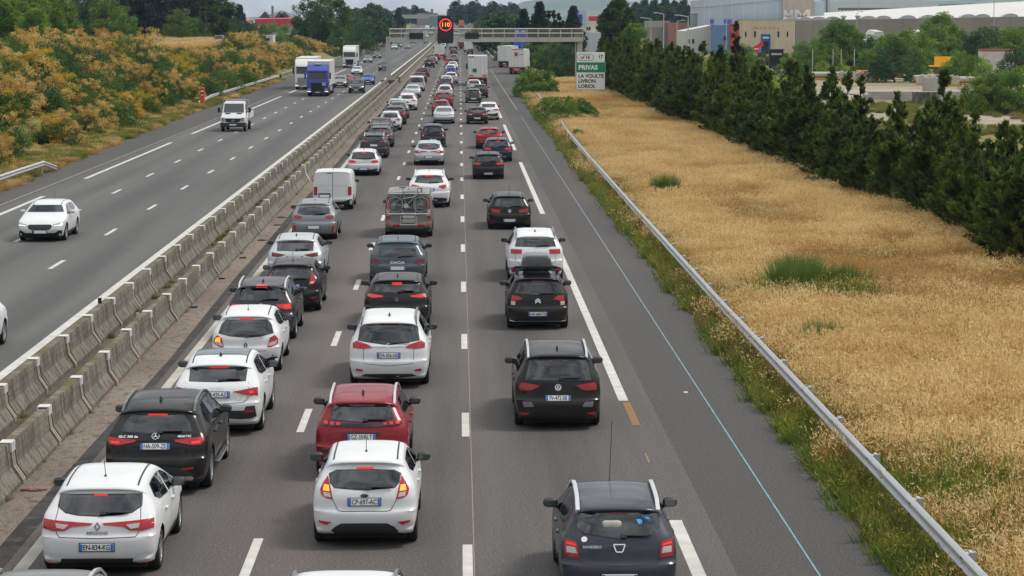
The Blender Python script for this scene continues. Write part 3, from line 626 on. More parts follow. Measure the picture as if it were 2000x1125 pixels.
t = empty('brick_shed', (0, 0, 0)); put(t, 'reddish brown brick shed behind the light poles', 'building'); wb(1308, 1347, 800, 8.2, 10, wallmat('brown_brick', srgb(150, 112, 100), srgb(132, 98, 88)), 'wall', t); wb(1262, 1310, 810, 8.8, 8, M_greyr, 'pale_wall', t)
b = MB()
for k in range(12): x = pxat(1263+k*3, 809); b.box(x, x+.25, -.1, 0, 6.5, 8.8)
b.obj('white_slat', M_roofw, t, loc=(0, 809.9, 0))
# light poles
def lamp_post(px, y, h, arm, label):
    t = empty('light_pole', (pxat(px, y), y, 0)); put(t, label, 'light pole', 'light poles on the right'); b = MB(); b.tube((0, 0, 0), (0, 0, h), .11, 8, .06); b.obj('pole', M_greysteel, t)
    b = MB(); b.tube((0, 0, h-.05), (arm, 0, h+.15), .05); b.obj('arm', M_greysteel, t); b = MB(); b.bbox(arm-.5 if arm < 0 else arm, arm if arm < 0 else arm+.5, -.14, .14, h+.08, h+.22, .03); b.obj('lamp_head', M_greysteel, t)
for px, y, h, arm, lab in ((1272, 380, 9.0, -1.2, 'grey light pole left of the tallest pair behind the exit sign trees'), (1297, 330, 9.6, -.9, 'tall grey light pole rising straight behind the exit sign trees'), (1323, 420, 8.6, 1.0, 'grey light pole in front of the brick shed'), (1345, 300, 9.2, -1.2, 'tall grey light pole in front of the white shed'), (1420, 560, 12.0, -2.4, 'tall light pole with a long arm in front of the blue annex'), (1676, 500, 10.5, .8, 'thin light pole in front of the white roof'), (1945, 480, 14, .8, 'tall thin light pole near the right edge'), (1679, 720, 17, .7, 'far thick light pole above the white roof')):
    lamp_post(px, y, h, arm, lab)
# storage yard
M_pipe = mat('concrete_pipe', srgb(156, 152, 143), .85, noise=(1.2, .15)); M_pipeo = mat('ochre_timber', srgb(186, 140, 60), .8, noise=(2, .2)); M_pale = mat('pale_sacks', srgb(186, 178, 164), .9, noise=(1.5, .2))
def pipe_stack(px0, px1, y, label, n=3):
    x0, x1 = pxat(px0, y), pxat(px1, y); t = empty('pipe_stack', (x0, y, 0)); put(t, label, 'pipe stack', 'stacks of concrete pipes in the yard')
    b = MB(); b.tube((0, 0, 0), (x1-x0, 0, 0), .42, 14); pm = b.me('pipe', [M_pipe], True, 40)
    for k in range(n): link('pipe', pm, t, (0, k*.86, .72))
    b = MB(); b.box(.2, x1-x0-.2, -.5, n*.8, 0, .28); b.obj('bearer', M_pipeo, t)
pipe_stack(1592, 1648, 352, 'long stack of pale concrete pipes on ochre timbers, leftmost in the yard'); pipe_stack(1792, 1840, 330, 'stack of pale concrete pipes on ochre timbers behind the conifer tips'); pipe_stack(1880, 1935, 322, 'stack of pale concrete pipes on ochre timbers at the right end of the yard')
def pallet(px, y, wdt, label):
    t = empty('pallet_stack', (pxat(px, y), y, 0)); put(t, label, 'pallet', 'wrapped pallets in the yard'); b = MB(); b.box(-wdt/2, wdt/2, -.6, .6, 0, .15); b.obj('pallet_base', M_pipeo, t); b = MB()
    for k in range(int(wdt/.32)): b.bbox(-wdt/2+k*.32, -wdt/2+k*.32+.29, -.55, .55, .15, 1.2+.25*((k*7) % 3)/2, .04)
    b.obj('slab', M_pale, t)
for px, y, wdt, lab in ((1656, 345, 2.6, 'wrapped pallet of pale slabs right of the leftmost pipe stack'), (1688, 342, 2.2, 'pallet with ochre and pale goods beside the middle bush'), (1705, 338, 1.8, 'small pallet of pale slabs under the middle bush'), (1822, 322, 3.6, 'wide wrapped pallet between the two right pipe stacks'), (1866, 318, 1.6, 'narrow wrapped pallet left of the rightmost pipe stack')): pallet(px, y, wdt, lab)
b = MB(); b.bbox(-.9, .9, -.4, .4, .9, 1.5, .1); put(b.obj('orange_tarp', mat('orange_tarp', srgb(226, 130, 30), .7), None, loc=(pxat(1688, 346), 346, 0)), 'orange tarp bundle on top of the yard goods', 'tarp')
for px0, px1, y, h, lab in ((1700, 1890, 262, .9, 'long low concrete wall across the yard'), (1788, 1840, 246, 1.3, 'short dark concrete block in front of the long low wall'), (1808, 1840, 292, 1.7, 'grey concrete block under the right pipe stacks'), (1690, 1703, 225, 1.7, 'weathered concrete stump behind the conifers')):
    b = MB(); b.bbox(pxat(px0, y), pxat(px1, y), -.4, .4, 0, h, .04); put(b.obj('concrete_block', M_pipe if h != 1.3 else M_conc, None, loc=(0, y, 0)), lab, 'concrete block')
b = MB(); b.box(pxat(1660, 285), pxat(2010, 285), -14, 14, 0, .03); put(b.obj('yard_slab', mat('yard_concrete', srgb(142, 134, 122), .9, noise=(.3, .15)), None, loc=(0, 285, -.02)), kind='structure')
M_yelc = mat('yellow_paint', srgb(246, 178, 16), .5, noise=(1, .05))
t = empty('yellow_skip', (pxat(1858, 372), 372, 0)); put(t, 'bright yellow skip standing on a grey block in the yard', 'skip')
b = MB(); V = [(-1.9, 0, 1.7), (1.7, 0, 1.7), (1.8, 0, 3.1), (-1.9, 0, 3.1), (-1.9, 1.8, 1.7), (1.7, 1.8, 1.7), (1.8, 1.8, 3.1), (-1.9, 1.8, 3.1)]; b.add(V, [(0, 1, 2, 3), (1, 5, 6, 2), (5, 4, 7, 6), (4, 0, 3, 7), (0, 4, 5, 1)]); b.box(-2.8, 1.9, -.1, 1.9, 1.5, 1.7)
for k in range(5): b.box(-1.9+k*.9, -1.8+k*.9, -.08, 0, 1.7, 3.1)
b.obj('body', M_yelc, t); b = MB(); b.box(-1.9, 2.4, .1, 1.7, 0, 1.5); b.obj('base_block', M_conc, t)
t = empty('shipping_container', (pxat(1955, 350), 350, 0)); put(t, 'weathered white corrugated container with red roof edge at the right edge', 'container')
b = MB()
for k in range(14): b.box(-2.4+k*.34, -2.4+k*.34+.2, -.06, 0, .2, 4.2)
b.box(-2.4, 2.4, 0, 2.4, .2, 4.2); b.obj('wall', mat('dirty_white_paint', srgb(196, 192, 186), .7, noise=(1.2, .2)), t); b = MB(); b.box(-2.45, 2.45, -.1, 2.45, 4.2, 4.5); b.obj('roof_edge', mat('rust_red', srgb(156, 78, 66), .7), t)
t = empty('black_machine', (pxat(1518, 405), 405, 0)); put(t, 'black cabin of a small machine standing in the bushes before the beige hall', 'machine')
b = MB(); b.bbox(-1.2, 1.2, -.5, .5, .6, 3.6, .1); b.bbox(-1.35, 1.35, -.6, .6, 3.6, 3.9, .05); b.obj('cabin', M_black, t); b = MB(); b.box(-.9, .9, -.53, -.51, 2.9, 3.2); b.obj('lamp_bar', M_steel, t); b = MB(); b.box(-.9, .9, -.53, -.51, 1.4, 2.7); b.obj('window', M_glassb, t)
t = empty('no_entry_sign', (pxat(1479, 520), 520, 0)); put(t, 'round red no entry sign in the bushes before the beige hall', 'road sign'); b = MB(); b.lathe([(-.03, 0), (-.03, .75), (.03, .75)], 20, axis='y', c=(0, 0, 2.6)); b.obj('disc', mat('sign_red', srgb(196, 44, 48), .5), t); b = MB(); b.box(-.5, .5, -.05, -.035, 2.5, 2.7); b.obj('white_bar', M_sw, t); b = MB(); b.tube((0, .06, 0), (0, .06, 3), .05); b.obj('post', M_steel, t)
b = MB(); b.add([(-.8, 0, 3.2), (.7, 0, 4.4), (.9, 0, 3.3), (.2, 0, 2.8), (-.8, .3, 3.2), (.7, .3, 4.4), (.9, .3, 3.3), (.2, .3, 2.8)], [(0, 3, 2, 1), (4, 5, 6, 7), (0, 1, 5, 4), (1, 2, 6, 5), (2, 3, 7, 6), (3, 0, 4, 7)]); put(b.obj('red_banner', mat('banner_red', srgb(214, 30, 66), .6), None, loc=(pxat(1485, 524), 524, 0)), 'bright red and orange banner beside the blue entrance', 'banner')
for px in (1590, 1630, 1646, 1672):
    b = MB(); b.tube((0, 0, 0), (0, 0, 4.2), .07); put(b.obj('fence_post', M_greysteel, None, loc=(pxat(px, 380), 380, 0)), 'thin grey post in the sapling thicket behind the pipes', 'post', 'thin posts in the thicket')
# ------------------------------------------------------------------ left background buildings
M_redroof = mat('red_metal_roof', srgb(176, 32, 66), .6, noise=(.15, .06))
t = empty('red_roof_store', (0, 0, 0)); put(t, 'long low store with crimson roof band and dark pitched roofs at the left', 'building')
b = MB(); x0, x1 = pxat(500, 1000), pxat(590, 1000); b.add([(x0, 0, 6.6), (x1, 0, 6.6), (x1, 0, 9.9), (x0, 0, 9.5), (x0, 12, 6.6), (x1, 12, 6.6), (x1, 12, 10.3), (x0, 12, 9.9)], [(0, 1, 2, 3), (3, 2, 6, 7), (1, 5, 6, 2), (4, 0, 3, 7)]); b.obj('roof_band', M_redroof, t, loc=(0, 1000, 0))
wb(520, 590, 1001, 6.6, 10, M_roofw, 'wall', t, 0)
for px in (519, 548, 557):
    x = pxat(px, 1020); b = MB(); b.add([(x-2.6, 0, 10), (x+2.6, 0, 10), (x, 0, 12.8), (x-2.6, 9, 10), (x+2.6, 9, 10), (x, 9, 12.8)], [(0, 1, 2), (1, 4, 5, 2), (3, 0, 2, 5)]); b.obj('roof', mat('dark_roof', srgb(78, 72, 72), .8) if 'dark_roof' not in bpy.data.materials else bpy.data.materials['dark_roof'], t, loc=(0, 1020, 0))
b = MB(); x = pxat(535, 1020); b.box(x-.5, x+.5, 0, 1, 9, 15.2); b.box(x-1.8, x-.6, 0, .3, 11, 11.4); b.obj('chimney', M_greyr, t, loc=(0, 1018, 0))
t = empty('pale_house', (0, 0, 0)); put(t, 'white house block half hidden by bushes under the red roofed store', 'building')
wb(521, 534, 560, 5.4, 8, M_roofw, 'wall', t, -1)
for k in range(3): b = MB(); x = pxat(524, 560); b.box(x-.5, x+.5, -.05, 0, 1+k*1.5, 1.7+k*1.5); b.obj('window', M_glassb, t, loc=(0, 559.98, 0))
t = empty('tan_house', (0, 0, 0)); put(t, 'tan house among trees below the hills at the left', 'building'); wb(472, 492, 900, 8.0, 10, M_beige, 'wall', t, 0); b = MB(); x0, x1 = pxat(470, 899), pxat(494, 899); b.add([(x0, 0, 8), (x1, 0, 8), (x1-1, 5, 9.8), (x0+1, 5, 9.8)], [(0, 1, 2, 3)]); b.obj('roof', mat('tile_roof', srgb(160, 106, 82), .8), t, loc=(0, 899.5, 0))
t = empty('overpass_hall', (0, 0, 0)); put(t, 'grey hall with a chimney on the horizon left of the lit speed sign', 'building'); wb(815, 856, 1500, 6.2+7.6, 14, M_greyr, 'wall', t, 0); wb(842, 847, 1499, 6.2+10.2, 3, M_greyr, 'chimney', t, 6); b = MB(); b.box(pxat(848, 1498), pxat(853, 1498), -.2, 0, 6.2+2, 6.2+7); b.obj('blue_panel', M_bluew, t, loc=(0, 1498, 0))
# ------------------------------------------------------------------ hills far away
def ridge(name, y, pts, m_):
    """pts: (px, py) crest seen from the bridge -> a hill with a real front and back slope"""
    V = []; Fc = []; n = len(pts)
    for (px, py) in pts:
        x = pxat(px, y); z = CAM_H + (42-py)/4664*y; V += [(x*.9, y-700, 4), (x*.96, y-330, 4+(z-4)*.55), (x, y, z), (x*1.05, y+400, 4)]
    for i in range(n-1):
        for k in range(3): Fc.append((4*i+k, 4*(i+1)+k, 4*(i+1)+k+1, 4*i+k+1))
    put(link(name, mesh(name, V, Fc, [m_], None, True)), kind='structure')
M_hill = groundmat('wooded_hill', [srgb(86, 98, 78), srgb(110, 112, 88), srgb(70, 84, 66)], (.004, .02, .3), fine=.2)
ridge('hills', 6000, [(-500, 10), (-200, -6), (40, -12), (150, -6), (215, 4), (300, 22), (380, 30), (470, 36), (520, 31), (552, 20), (590, 33), (640, 38), (720, 42)], M_hill)
ridge('hills', 6400, [(960, 40), (990, 18), (1020, 4), (1080, -6), (1180, -2), (1260, 6), (1340, 14), (1480, 20), (1700, 8), (1850, 2), (2000, -8), (2300, -14), (2700, 10)], M_hill)
# ------------------------------------------------------------------ plants
RG = np.random.default_rng(11)
def unit(n):
    v = RG.normal(size=(n, 3)); return v / np.linalg.norm(v, axis=1, keepdims=True)
def leaves(P, D, ln, wd, quad=True, curl=.25):
    """leaf blades at points P pointing along D (length ln, width wd arrays) -> verts, faces"""
    n = len(P); ln = np.broadcast_to(ln, n)[:, None]; wd = np.broadcast_to(wd, n)[:, None]
    D = D / np.linalg.norm(D, axis=1, keepdims=True); S = np.cross(D, unit(n)); S /= np.linalg.norm(S, axis=1, keepdims=True) + 1e-9
    if quad:
        U = np.cross(S, D)
        V = np.stack([P, P + D*ln*.5 + S*wd*.5 + U*ln*curl*.3, P + D*ln, P + D*ln*.5 - S*wd*.5 + U*ln*curl*.3], 1).reshape(-1, 3)
        return V, np.arange(4*n).reshape(n, 4)
    V = np.stack([P - S*wd*.5, P + S*wd*.5, P + D*ln], 1).reshape(-1, 3)
    return V, np.arange(3*n).reshape(n, 3)
def branch_mesh(name, segs, material, n=5):
    b = MB()
    for (a, c, r1, r2) in segs: b.tube(a, c, r1, n, r2, cap=False)
    return b.me(name, [material], True)
M_bark = mat('bark', srgb(84, 70, 54), .95, noise=(6, .3))
M_bark2 = mat('pale_bark', srgb(120, 108, 90), .95, noise=(6, .3))
M_con = leafmat('conifer_needles', srgb(34, 50, 23), srgb(102, 122, 50), 2.2, .2, .35)
M_condark = leafmat('dark_conifer_needles', srgb(34, 46, 38), srgb(58, 72, 50), .6, .12, .15)
M_leafg = leafmat('green_leaves', srgb(66, 100, 36), srgb(116, 142, 54), .7, .16, .35)
M_leafd = leafmat('dark_green_leaves', srgb(46, 72, 34), srgb(78, 106, 48), .5, .16, .28)
M_leafy = leafmat('yellow_green_leaves', srgb(96, 130, 42), srgb(140, 164, 62), .7, .14, .4)
M_shrubg = leafmat('shrub_leaves', srgb(46, 76, 26), srgb(92, 120, 42), 1.0, .2, .3)
M_plume = [leafmat('tan_plumes', srgb(182, 152, 84), srgb(212, 186, 120), 1.2, .12, .45, .9), leafmat('orange_plumes', srgb(178, 144, 40), srgb(204, 170, 58), 1.2, .12, .45, .9),
           leafmat('rust_plumes', srgb(164, 126, 68), srgb(194, 156, 94), 1.2, .12, .45, .9), leafmat('yellow_plumes', srgb(138, 134, 34), srgb(166, 156, 48), 1.2, .12, .45, .9)]
M_farleaf = leafmat('far_leaves', srgb(44, 66, 40), srgb(70, 92, 54), .12, .2, .2)

def conifer(seed, H=5.6, Rb=1.75, leaders=3, mat_=None, nb=84, spray=46, sl=.21):
    """shaggy roadside conifer: trunk with pointed leaders, layered upturned boughs clothed in short sprays, gaps between"""
    r = np.random.default_rng(seed); segs = [((0, 0, -.3), (0, 0, H*.5), .13, .08)]; tips = []; P = []; D = []
    for k in range(leaders):
        a = r.uniform(0, 6.28); d = 0 if k == 0 else r.uniform(.5, .95)*Rb*.62; hh = H*(1 if k == 0 else r.uniform(.66, .93))
        base = np.array([0, 0, H*.2]); top = np.array([math.cos(a)*d, math.sin(a)*d, hh])
        segs.append((tuple(base), tuple(top), .07, .015)); tips.append((base, top, hh))
    for i in range(nb):
        base, top, hh = tips[i % leaders if r.random() < .6 else 0]
        t = r.random()**.9; c = base + (top-base)*t
        if r.random() < .45: c = np.array([0, 0, r.uniform(.15, H*.45)])
        rel = c[2]/hh
        rad = Rb*max(.0, 1-rel)**1.05*r.uniform(.62, 1.25) + .10
        if c[2] > H*.5: rad *= .8
        az = r.uniform(0, 6.28); up = r.uniform(.0, .5) + rel*.8
        dr = np.array([math.cos(az), math.sin(az), up]); dr /= np.linalg.norm(dr)
        e = c + dr*rad; segs.append((tuple(c), tuple(e), .025, .006))
        m = int(spray*(.22+rad*.66)); tt = r.uniform(.3, 1.06, m)**.8; bend = np.array([0, 0, .22])*rad
        sp_ = np.array([-dr[1], dr[0], 0])
        p = c + np.outer(tt*rad, dr) + np.outer(tt**2, bend) + np.outer(r.normal(scale=.13, size=m)*(1.25-tt*.7)*min(1, rad), sp_) + r.normal(scale=.045, size=(m, 3))
        P.append(p); D.append(dr*.8 + np.array([0, 0, .6]) + r.normal(scale=.42, size=(m, 3)))
    P = np.concatenate(P); D = np.concatenate(D); P[:, 2] = np.maximum(P[:, 2], .03)
    # every spray: four blades fanned out
    P3 = np.repeat(P, 4, 0); D3 = np.repeat(D, 4, 0) + RG.normal(scale=.38, size=(len(P)*4, 3))
    V, Fq = leaves(P3, D3, RG.uniform(.7, 1.35, len(P3))*sl, sl*.32)
    return branch_mesh('trunk', segs, M_bark, 4), mesh_np('crown', V, Fq, [mat_ or M_con])

def broadleaf(seed, H, Rx, mat_, trunk_h=.25, clumps=60, per=130, ls=.22, shape='round', bark=None):
    """trunk, limbs to every clump, leaf-sized faces in uneven clumps with gaps between"""
    r = np.random.default_rng(seed); th = H*trunk_h; segs = [((0, 0, -.3), (0, 0, th), H*.024+.03, H*.018+.02)]; P = []; D = []
    cz = (th+H)/2; hz = (H-th)/2
    for i in range(clumps):
        while True:
            q = r.uniform(-1, 1, 3); d = np.linalg.norm(q)
            if .35 < d < 1: break
        if r.random() < .65: q = q/d*r.uniform(.72, 1.0)
        if shape == 'tall': q[0] *= .8+.2*math.cos(q[2]); q[:2] *= (1-.35*max(0, q[2]))
        if shape == 'cone': q[:2] *= (1-q[2])/2*1.1+.05
        if shape == 'dome': q[2] = abs(q[2])*2-1
        c = np.array([q[0]*Rx, q[1]*Rx, cz+q[2]*hz]); rr = r.uniform(.16, .30)*min(Rx, hz)*(.7 if shape == 'cone' else 1)
        a = np.array([0, 0, th*r.uniform(.7, 1.0)+max(0, (c[2]-th))*.35]); segs.append((tuple(a), tuple(c), .012*H*.6, .004*H*.5))
        u = r.normal(size=(per, 3)); u /= np.linalg.norm(u, axis=1, keepdims=True); u[:, 2] *= .75
        p = c + u*rr*r.uniform(.55, 1.12, (per, 1)); P.append(p); D.append(u + np.array([0, 0, .15]) + r.normal(scale=.6, size=(per, 3)))
    P = np.concatenate(P); D = np.concatenate(D); P[:, 2] = np.maximum(P[:, 2], .02)
    V, Fq = leaves(P, D, RG.uniform(.7, 1.35, len(P))*ls, ls*.62)
    return branch_mesh('trunk', segs, bark or M_bark, 5), mesh_np('crown', V, Fq, [mat_])

def smoke_bush(seed, H, Rx, plume_frac, plume_mats, green=None):
    """rounded shrub: green leaves low and inside, fluffy plume heads over the outside"""
    r = np.random.default_rng(seed); P = []; D = []; PP = []; PD = []; PM = []; segs = []
    for i in range(46):
        q = r.normal(size=3); q /= np.linalg.norm(q); q[2] = abs(q[2])*1.0-.12; rad = r.uniform(.55, 1.0)
        c = np.array([q[0]*Rx*rad, q[1]*Rx*rad, max(.25, q[2]*H*rad)]); segs.append(((q[0]*.2, q[1]*.2, -.2), tuple(c), .03, .008))
        m = 110; u = r.normal(size=(m, 3)); u /= np.linalg.norm(u, axis=1, keepdims=True)
        P.append(c + u*r.uniform(.3, .62, (m, 1))*np.array([1, 1, .85])); D.append(u + np.array([0, 0, .3]) + r.normal(scale=.5, size=(m, 3)))
    side = r.uniform(0, 6.28)   # plumes favour one flank and the top
    for i in range(int(95*plume_frac)):
        a = side + r.normal(scale=1.1); el = r.uniform(-.1, 1.45); k = r.uniform(.95, 1.15)
        c = np.array([math.cos(a)*math.cos(el)*Rx*k, math.sin(a)*math.cos(el)*Rx*k, max(.3, math.sin(el)*H*k)])
        for j in range(r.integers(1, 4)):
            cc = c + r.normal(scale=.22, size=3); m = 46; u = r.normal(size=(m, 3)); u /= np.linalg.norm(u, axis=1, keepdims=True); u[:, 2] *= .7
            PP.append(cc + u*r.uniform(.03, .24, (m, 1))); PD.append(u + r.normal(scale=.5, size=(m, 3))); PM.append(np.full(m, 1 + r.integers(0, len(plume_mats))))
    V, Fq = leaves(np.concatenate(P), np.concatenate(D), RG.uniform(.09, .17, 46*110), .085)
    fm = np.zeros(len(Fq), dtype=np.int32)
    if PP:
        PP = np.concatenate(PP); V2, F2 = leaves(PP, np.concatenate(PD), RG.uniform(.09, .17, len(PP)), .05)
        Fq = np.concatenate([Fq, F2 + len(V)]); V = np.concatenate([V, V2]); fm = np.concatenate([fm, np.concatenate(PM)])
    V[:, 2] = np.maximum(V[:, 2], .02)
    return branch_mesh('stem', segs, M_bark, 4), mesh_np('foliage', V, Fq, [green or M_shrubg] + plume_mats, fm)

def plant(name, proto, loc, sc, rz, label, cat, group, names=('trunk', 'crown'), sz=None):
    t = empty(name, loc, rz); t.scale = (sc, sc, sz or sc); put(t, label, cat, group)
    link(names[0], proto[0], t); link(names[1], proto[1], t); return t

# the row of shaggy conifers along the right side
CON = [conifer(s, H=h, Rb=rb, leaders=ld, nb=nb) for s, h, rb, ld, nb in ((1, 5.7, 1.7, 1, 80), (2, 5.3, 1.8, 3, 100), (3, 5.6, 1.6, 2, 90), (4, 4.9, 1.9, 4, 105), (5, 5.8, 1.5, 2, 84))]
M_con2 = leafmat('yellowish_conifer_needles', srgb(74, 86, 34), srgb(124, 132, 56), 1.6, .12, .3)
CON.append(conifer(6, H=5.3, Rb=1.7, leaders=2, nb=90, mat_=M_con2))
def row_x(y): return 19.9 - .006*(y-90) + .35*math.sin(y*.21)
y = 66.0; k = 0
while y < 315:
    for rowi in (0, 1):
        if rowi == 1 and rnd.random() < .42: continue
        p = CON[rnd.randrange(5)] if rnd.random() < .84 else CON[5]
        sc = rnd.uniform(.70, .98) if y < 120 else (rnd.uniform(.72, 1.12) if y < 170 else rnd.uniform(.8, 1.2))
        x = row_x(y) + rowi*rnd.uniform(1.9, 2.6) + rnd.uniform(-.25, .25); yy = y + rnd.uniform(-.5, .5) + rowi*1.2
        yel = p is CON[5]; q = next(i for i in range(6) if CON[i] is p)
        form = ('single-tipped dark green conifer', 'broad three-tipped dark green conifer', 'twin-tipped dark green conifer', 'low many-tipped dark green conifer', 'slim twin-tipped dark green conifer', 'yellowish green conifer')[q]
        where = 'at the near end of the row, right photo edge' if y < 92 else 'in the row before the pipe stacks' if y < 128 else 'in the middle of the row by the dry field' if y < 175 else 'in the far half of the row by the dry field' if y < 240 else 'at the far end of the row by the exit sign'
        plant('conifer', p, (x, yy, 0), sc, rnd.uniform(0, 6.28), form + ' ' + where, 'conifer', form + 's ' + where)
    y += rnd.uniform(2.2, 3.5)
tall = conifer(9, H=8.4, Rb=1.3, leaders=1, nb=110, mat_=M_condark)
plant('conifer', tall, (21.6, 186, 0), 1.0, 1, 'tall thin dark conifer tip rising above the row in front of the blue wall', 'conifer', None)
plant('conifer', CON[0], (24.5, 120, 0), 1.08, 2, 'open conifer with spread side branches seen against the concrete pipes', 'conifer', None)

# smoke bushes on the left bank
from mathutils import noise as mnoise0
PM = M_plume
SB = [smoke_bush(21, 2.5, 2.0, .50, [PM[0], PM[0], PM[2]]), smoke_bush(22, 2.2, 1.9, .46, [PM[1], PM[0], PM[1]]), smoke_bush(23, 2.7, 2.1, .22, [PM[2], PM[0]]), smoke_bush(24, 2.4, 1.8, .6, [PM[0], PM[2], PM[2]]),
      smoke_bush(25, 2.6, 2.1, .0, [PM[0]]), smoke_bush(26, 2.1, 1.8, .6, [PM[3], PM[3], PM[1]]), smoke_bush(27, 2.8, 2.2, .12, [PM[0], PM[2]], M_leafd)]
SBL = ['rounded smoke bush with tan plumes on the left bank', 'smoke bush with orange plumes on the left bank', 'green smoke bush with few rusty plumes on the left bank', 'pale brown smoke bush on the left bank',
       'plain green bush on the left bank', 'yellow flowering bush on the left bank', 'dark green bush on the left bank']
SBW = [2.6, 2.4, 2.4, 1.8, 3.6, 1.3, 3.6]
y = 116.0
while y < 640:
    for xo in ((-28.0, -31.0, -34.2, -37.6, -41.2) if y < 430 else (-28.2, -31.6, -35)):
        if y > 400 and xo < -36: continue
        if rnd.random() < .07 or (xo < -36 and y > 275): continue
        x = xo + rnd.uniform(-1, 1) - (2.0 if y > 330 and xo > -30 else (1.0 if y > 200 else 0)); yy = y + rnd.uniform(-2.2, 2.2)
        if abs(x + 47.6 - (yy-381)*.135) < 5.2: continue
        nv = mnoise0.noise(Vector((x*.13, yy*.055, 4.2))); wgt = list(SBW)
        for j_ in (4, 6): wgt[j_] *= 5 if nv > .08 else .35
        i = rnd.choices(range(7), wgt)[0]; sc = rnd.uniform(.72, 1.12)*(1 if xo < -29 else .82)*(1.22 if i in (4, 6) else 1)*(.8 if yy > 275 and xo < -30 else 1)
        pxs = 898 + x*4664/yy; zs_ = CAM_H - (CAM_H-4.75)*yy/385      # the side road stays in sight above the lower bushes
        if 285 < pxs < 430 and 200 < yy < 384 and gz(x, yy)+2.5*sc > zs_:
            sc = (zs_-gz(x, yy))/2.6
            if sc < .3: continue
        where = ('by the left guardrail end' if yy < 150 else 'before the orange phone' if yy < 235 else 'beyond the orange phone' if yy < 330 else 'behind the lorries' if yy < 440 else 'far down the bank'); tier = 'in the lowest row' if xo > -29.5 else ('high on the bank' if xo < -36 else 'halfway up the bank')
        plant('smoke_bush', SB[i], (x, yy, gz(x, yy)-.1), sc, rnd.uniform(0, 6.28), SBL[i].replace(' on the left bank', '') + ' ' + tier + ' ' + where, 'bush', SBL[i].split(' bush')[0] + ' bushes ' + tier + ' ' + where, ('stem', 'foliage'))
    y += 3.9 if y < 300 else (5.2 if y < 440 else 7)

# broadleaf prototypes
BL = dict(
    plane=broadleaf(31, 12, 6.6, M_leafd, .12, 95, 190, .42),
    bushy=broadleaf(32, 5, 2.8, M_leafg, .08, 60, 130, .20, 'dome'),
    bushd=broadleaf(33, 5, 2.8, M_leafd, .08, 60, 130, .20, 'dome'),
    bright=broadleaf(34, 4.5, 2.2, M_leafy, .06, 50, 120, .19, 'tall'),
    tall=broadleaf(35, 12, 3.0, M_leafd, .14, 80, 140, .38, 'tall'),
    tallg=broadleaf(36, 8, 2.8, M_leafg, .15, 70, 150, .26, 'tall'),
    cedar=broadleaf(37, 14, 4.0, M_condark, .06, 110, 150, .40, 'cone'),
    spire=broadleaf(38, 11, 1.3, M_condark, .05, 50, 110, .32, 'cone'),
    far1=broadleaf(39, 10, 5.0, M_farleaf, .10, 46, 70, .8), far2=broadleaf(40, 11, 3.6, M_farleaf, .10, 40, 70, .8, 'tall'), low=broadleaf(41, 2.0, 1.5, M_leafg, .03, 40, 90, .14, 'dome'))
def T(kind, px, y, sc, label, group=None, cat='tree', zo=0, name=None, sz=None):
    x = pxat(px, y)
    return plant(name or {'cedar': 'cedar_tree', 'spire': 'cypress_tree', 'bushy': 'bush', 'bushd': 'bush', 'bright': 'bush', 'low': 'bush'}.get(kind, 'broadleaf_tree'), BL[kind], (x, y, gz(x, y)+zo-.1), sc, rnd.uniform(0, 6.28), label, cat, group, sz=sz)
T('plane', 632, 600, 1.1, 'large round green tree above the smoke bushes in front of the red roof')
T('bushd', 668, 570, 1.5, 'rounded dark green bush at the foot of the large round tree', cat='bush')
T('bushd', 700, 640, 1.9, 'dark green tree right of the large round tree, over the white lorry')
for px, y_, sc, k in ((205, 545, 1.0, 'cedar'), (235, 530, 1.05, 'cedar'), (268, 540, 1.1, 'tall'), (300, 535, 1.12, 'cedar'), (330, 545, 1.05, 'tall'), (360, 540, 1.15, 'cedar'), (395, 548, 1.05, 'tall'), (425, 560, 1.1, 'tall')):
    T(k, px, y_, sc*1.2, 'tall dark tree in the big dark clump beyond the ramp' if k == 'tall' else 'tall dark conifer in the big dark clump beyond the ramp', 'dark conifers in the clump beyond the ramp' if k == 'cedar' else 'dark broadleaf trees in the clump beyond the ramp')
for px, y_, sc, k in ((10, 330, .95, 'cedar'), (55, 300, 1.05, 'tallg'), (84, 310, 1.05, 'tallg'), (28, 290, .9, 'tallg'), (118, 350, 1.0, 'tallg'), (70, 285, .7, 'tallg')):
    T(k, px, y_, sc, 'green tree with arching branches above the smoke bushes at the top left' if k == 'tallg' else 'dark conifer in the top left corner', 'green trees at the top left' if k == 'tallg' else None)
for px, y_, sc, k in ((150, 430, .95, 'bushd'), (185, 425, 1.1, 'bushd'), (215, 420, .95, 'bushy'), (168, 460, 1.2, 'bushd'), (128, 395, .8, 'bushy'), (240, 470, .9, 'bushy'), (355, 455, .8, 'bushy'), (380, 470, .7, 'bushd')):
    T(k, px, y_, sc*1.6, 'green bush in the thicket below the big dark clump', 'bushes in the thicket below the dark clump', 'bush')
for px, y_, sc, k in ((450, 640, 1.7, 'bushd'), (480, 650, 1.6, 'bushd'), (505, 660, 1.5, 'bushd'), (470, 760, 1.0, 'cedar'), (535, 740, 1.6, 'bushy'), (560, 760, 1.5, 'bushy'), (585, 700, 1.4, 'bushd'), (440, 700, 1.6, 'bushd')):
    T(k, px, y_, sc, 'dark green tree between the clump and the red roofed building', 'trees before the red roofed building')
for px, y_, sc in ((715, 760, 1.2), (735, 800, 1.2), (695, 900, 1.25), (755, 860, 1.0), (725, 980, 1.4), (710, 700, .9)):
    T('far1', px, y_, sc, 'green tree along the left edge of the motorway beyond the gantry', 'trees left of the motorway beyond the gantry')
T('cedar', 779, 980, .92, 'dense dark conical tree left of the far gantry'); T('spire', 738, 950, .8, 'slim dark cypress left of the dense conical tree')
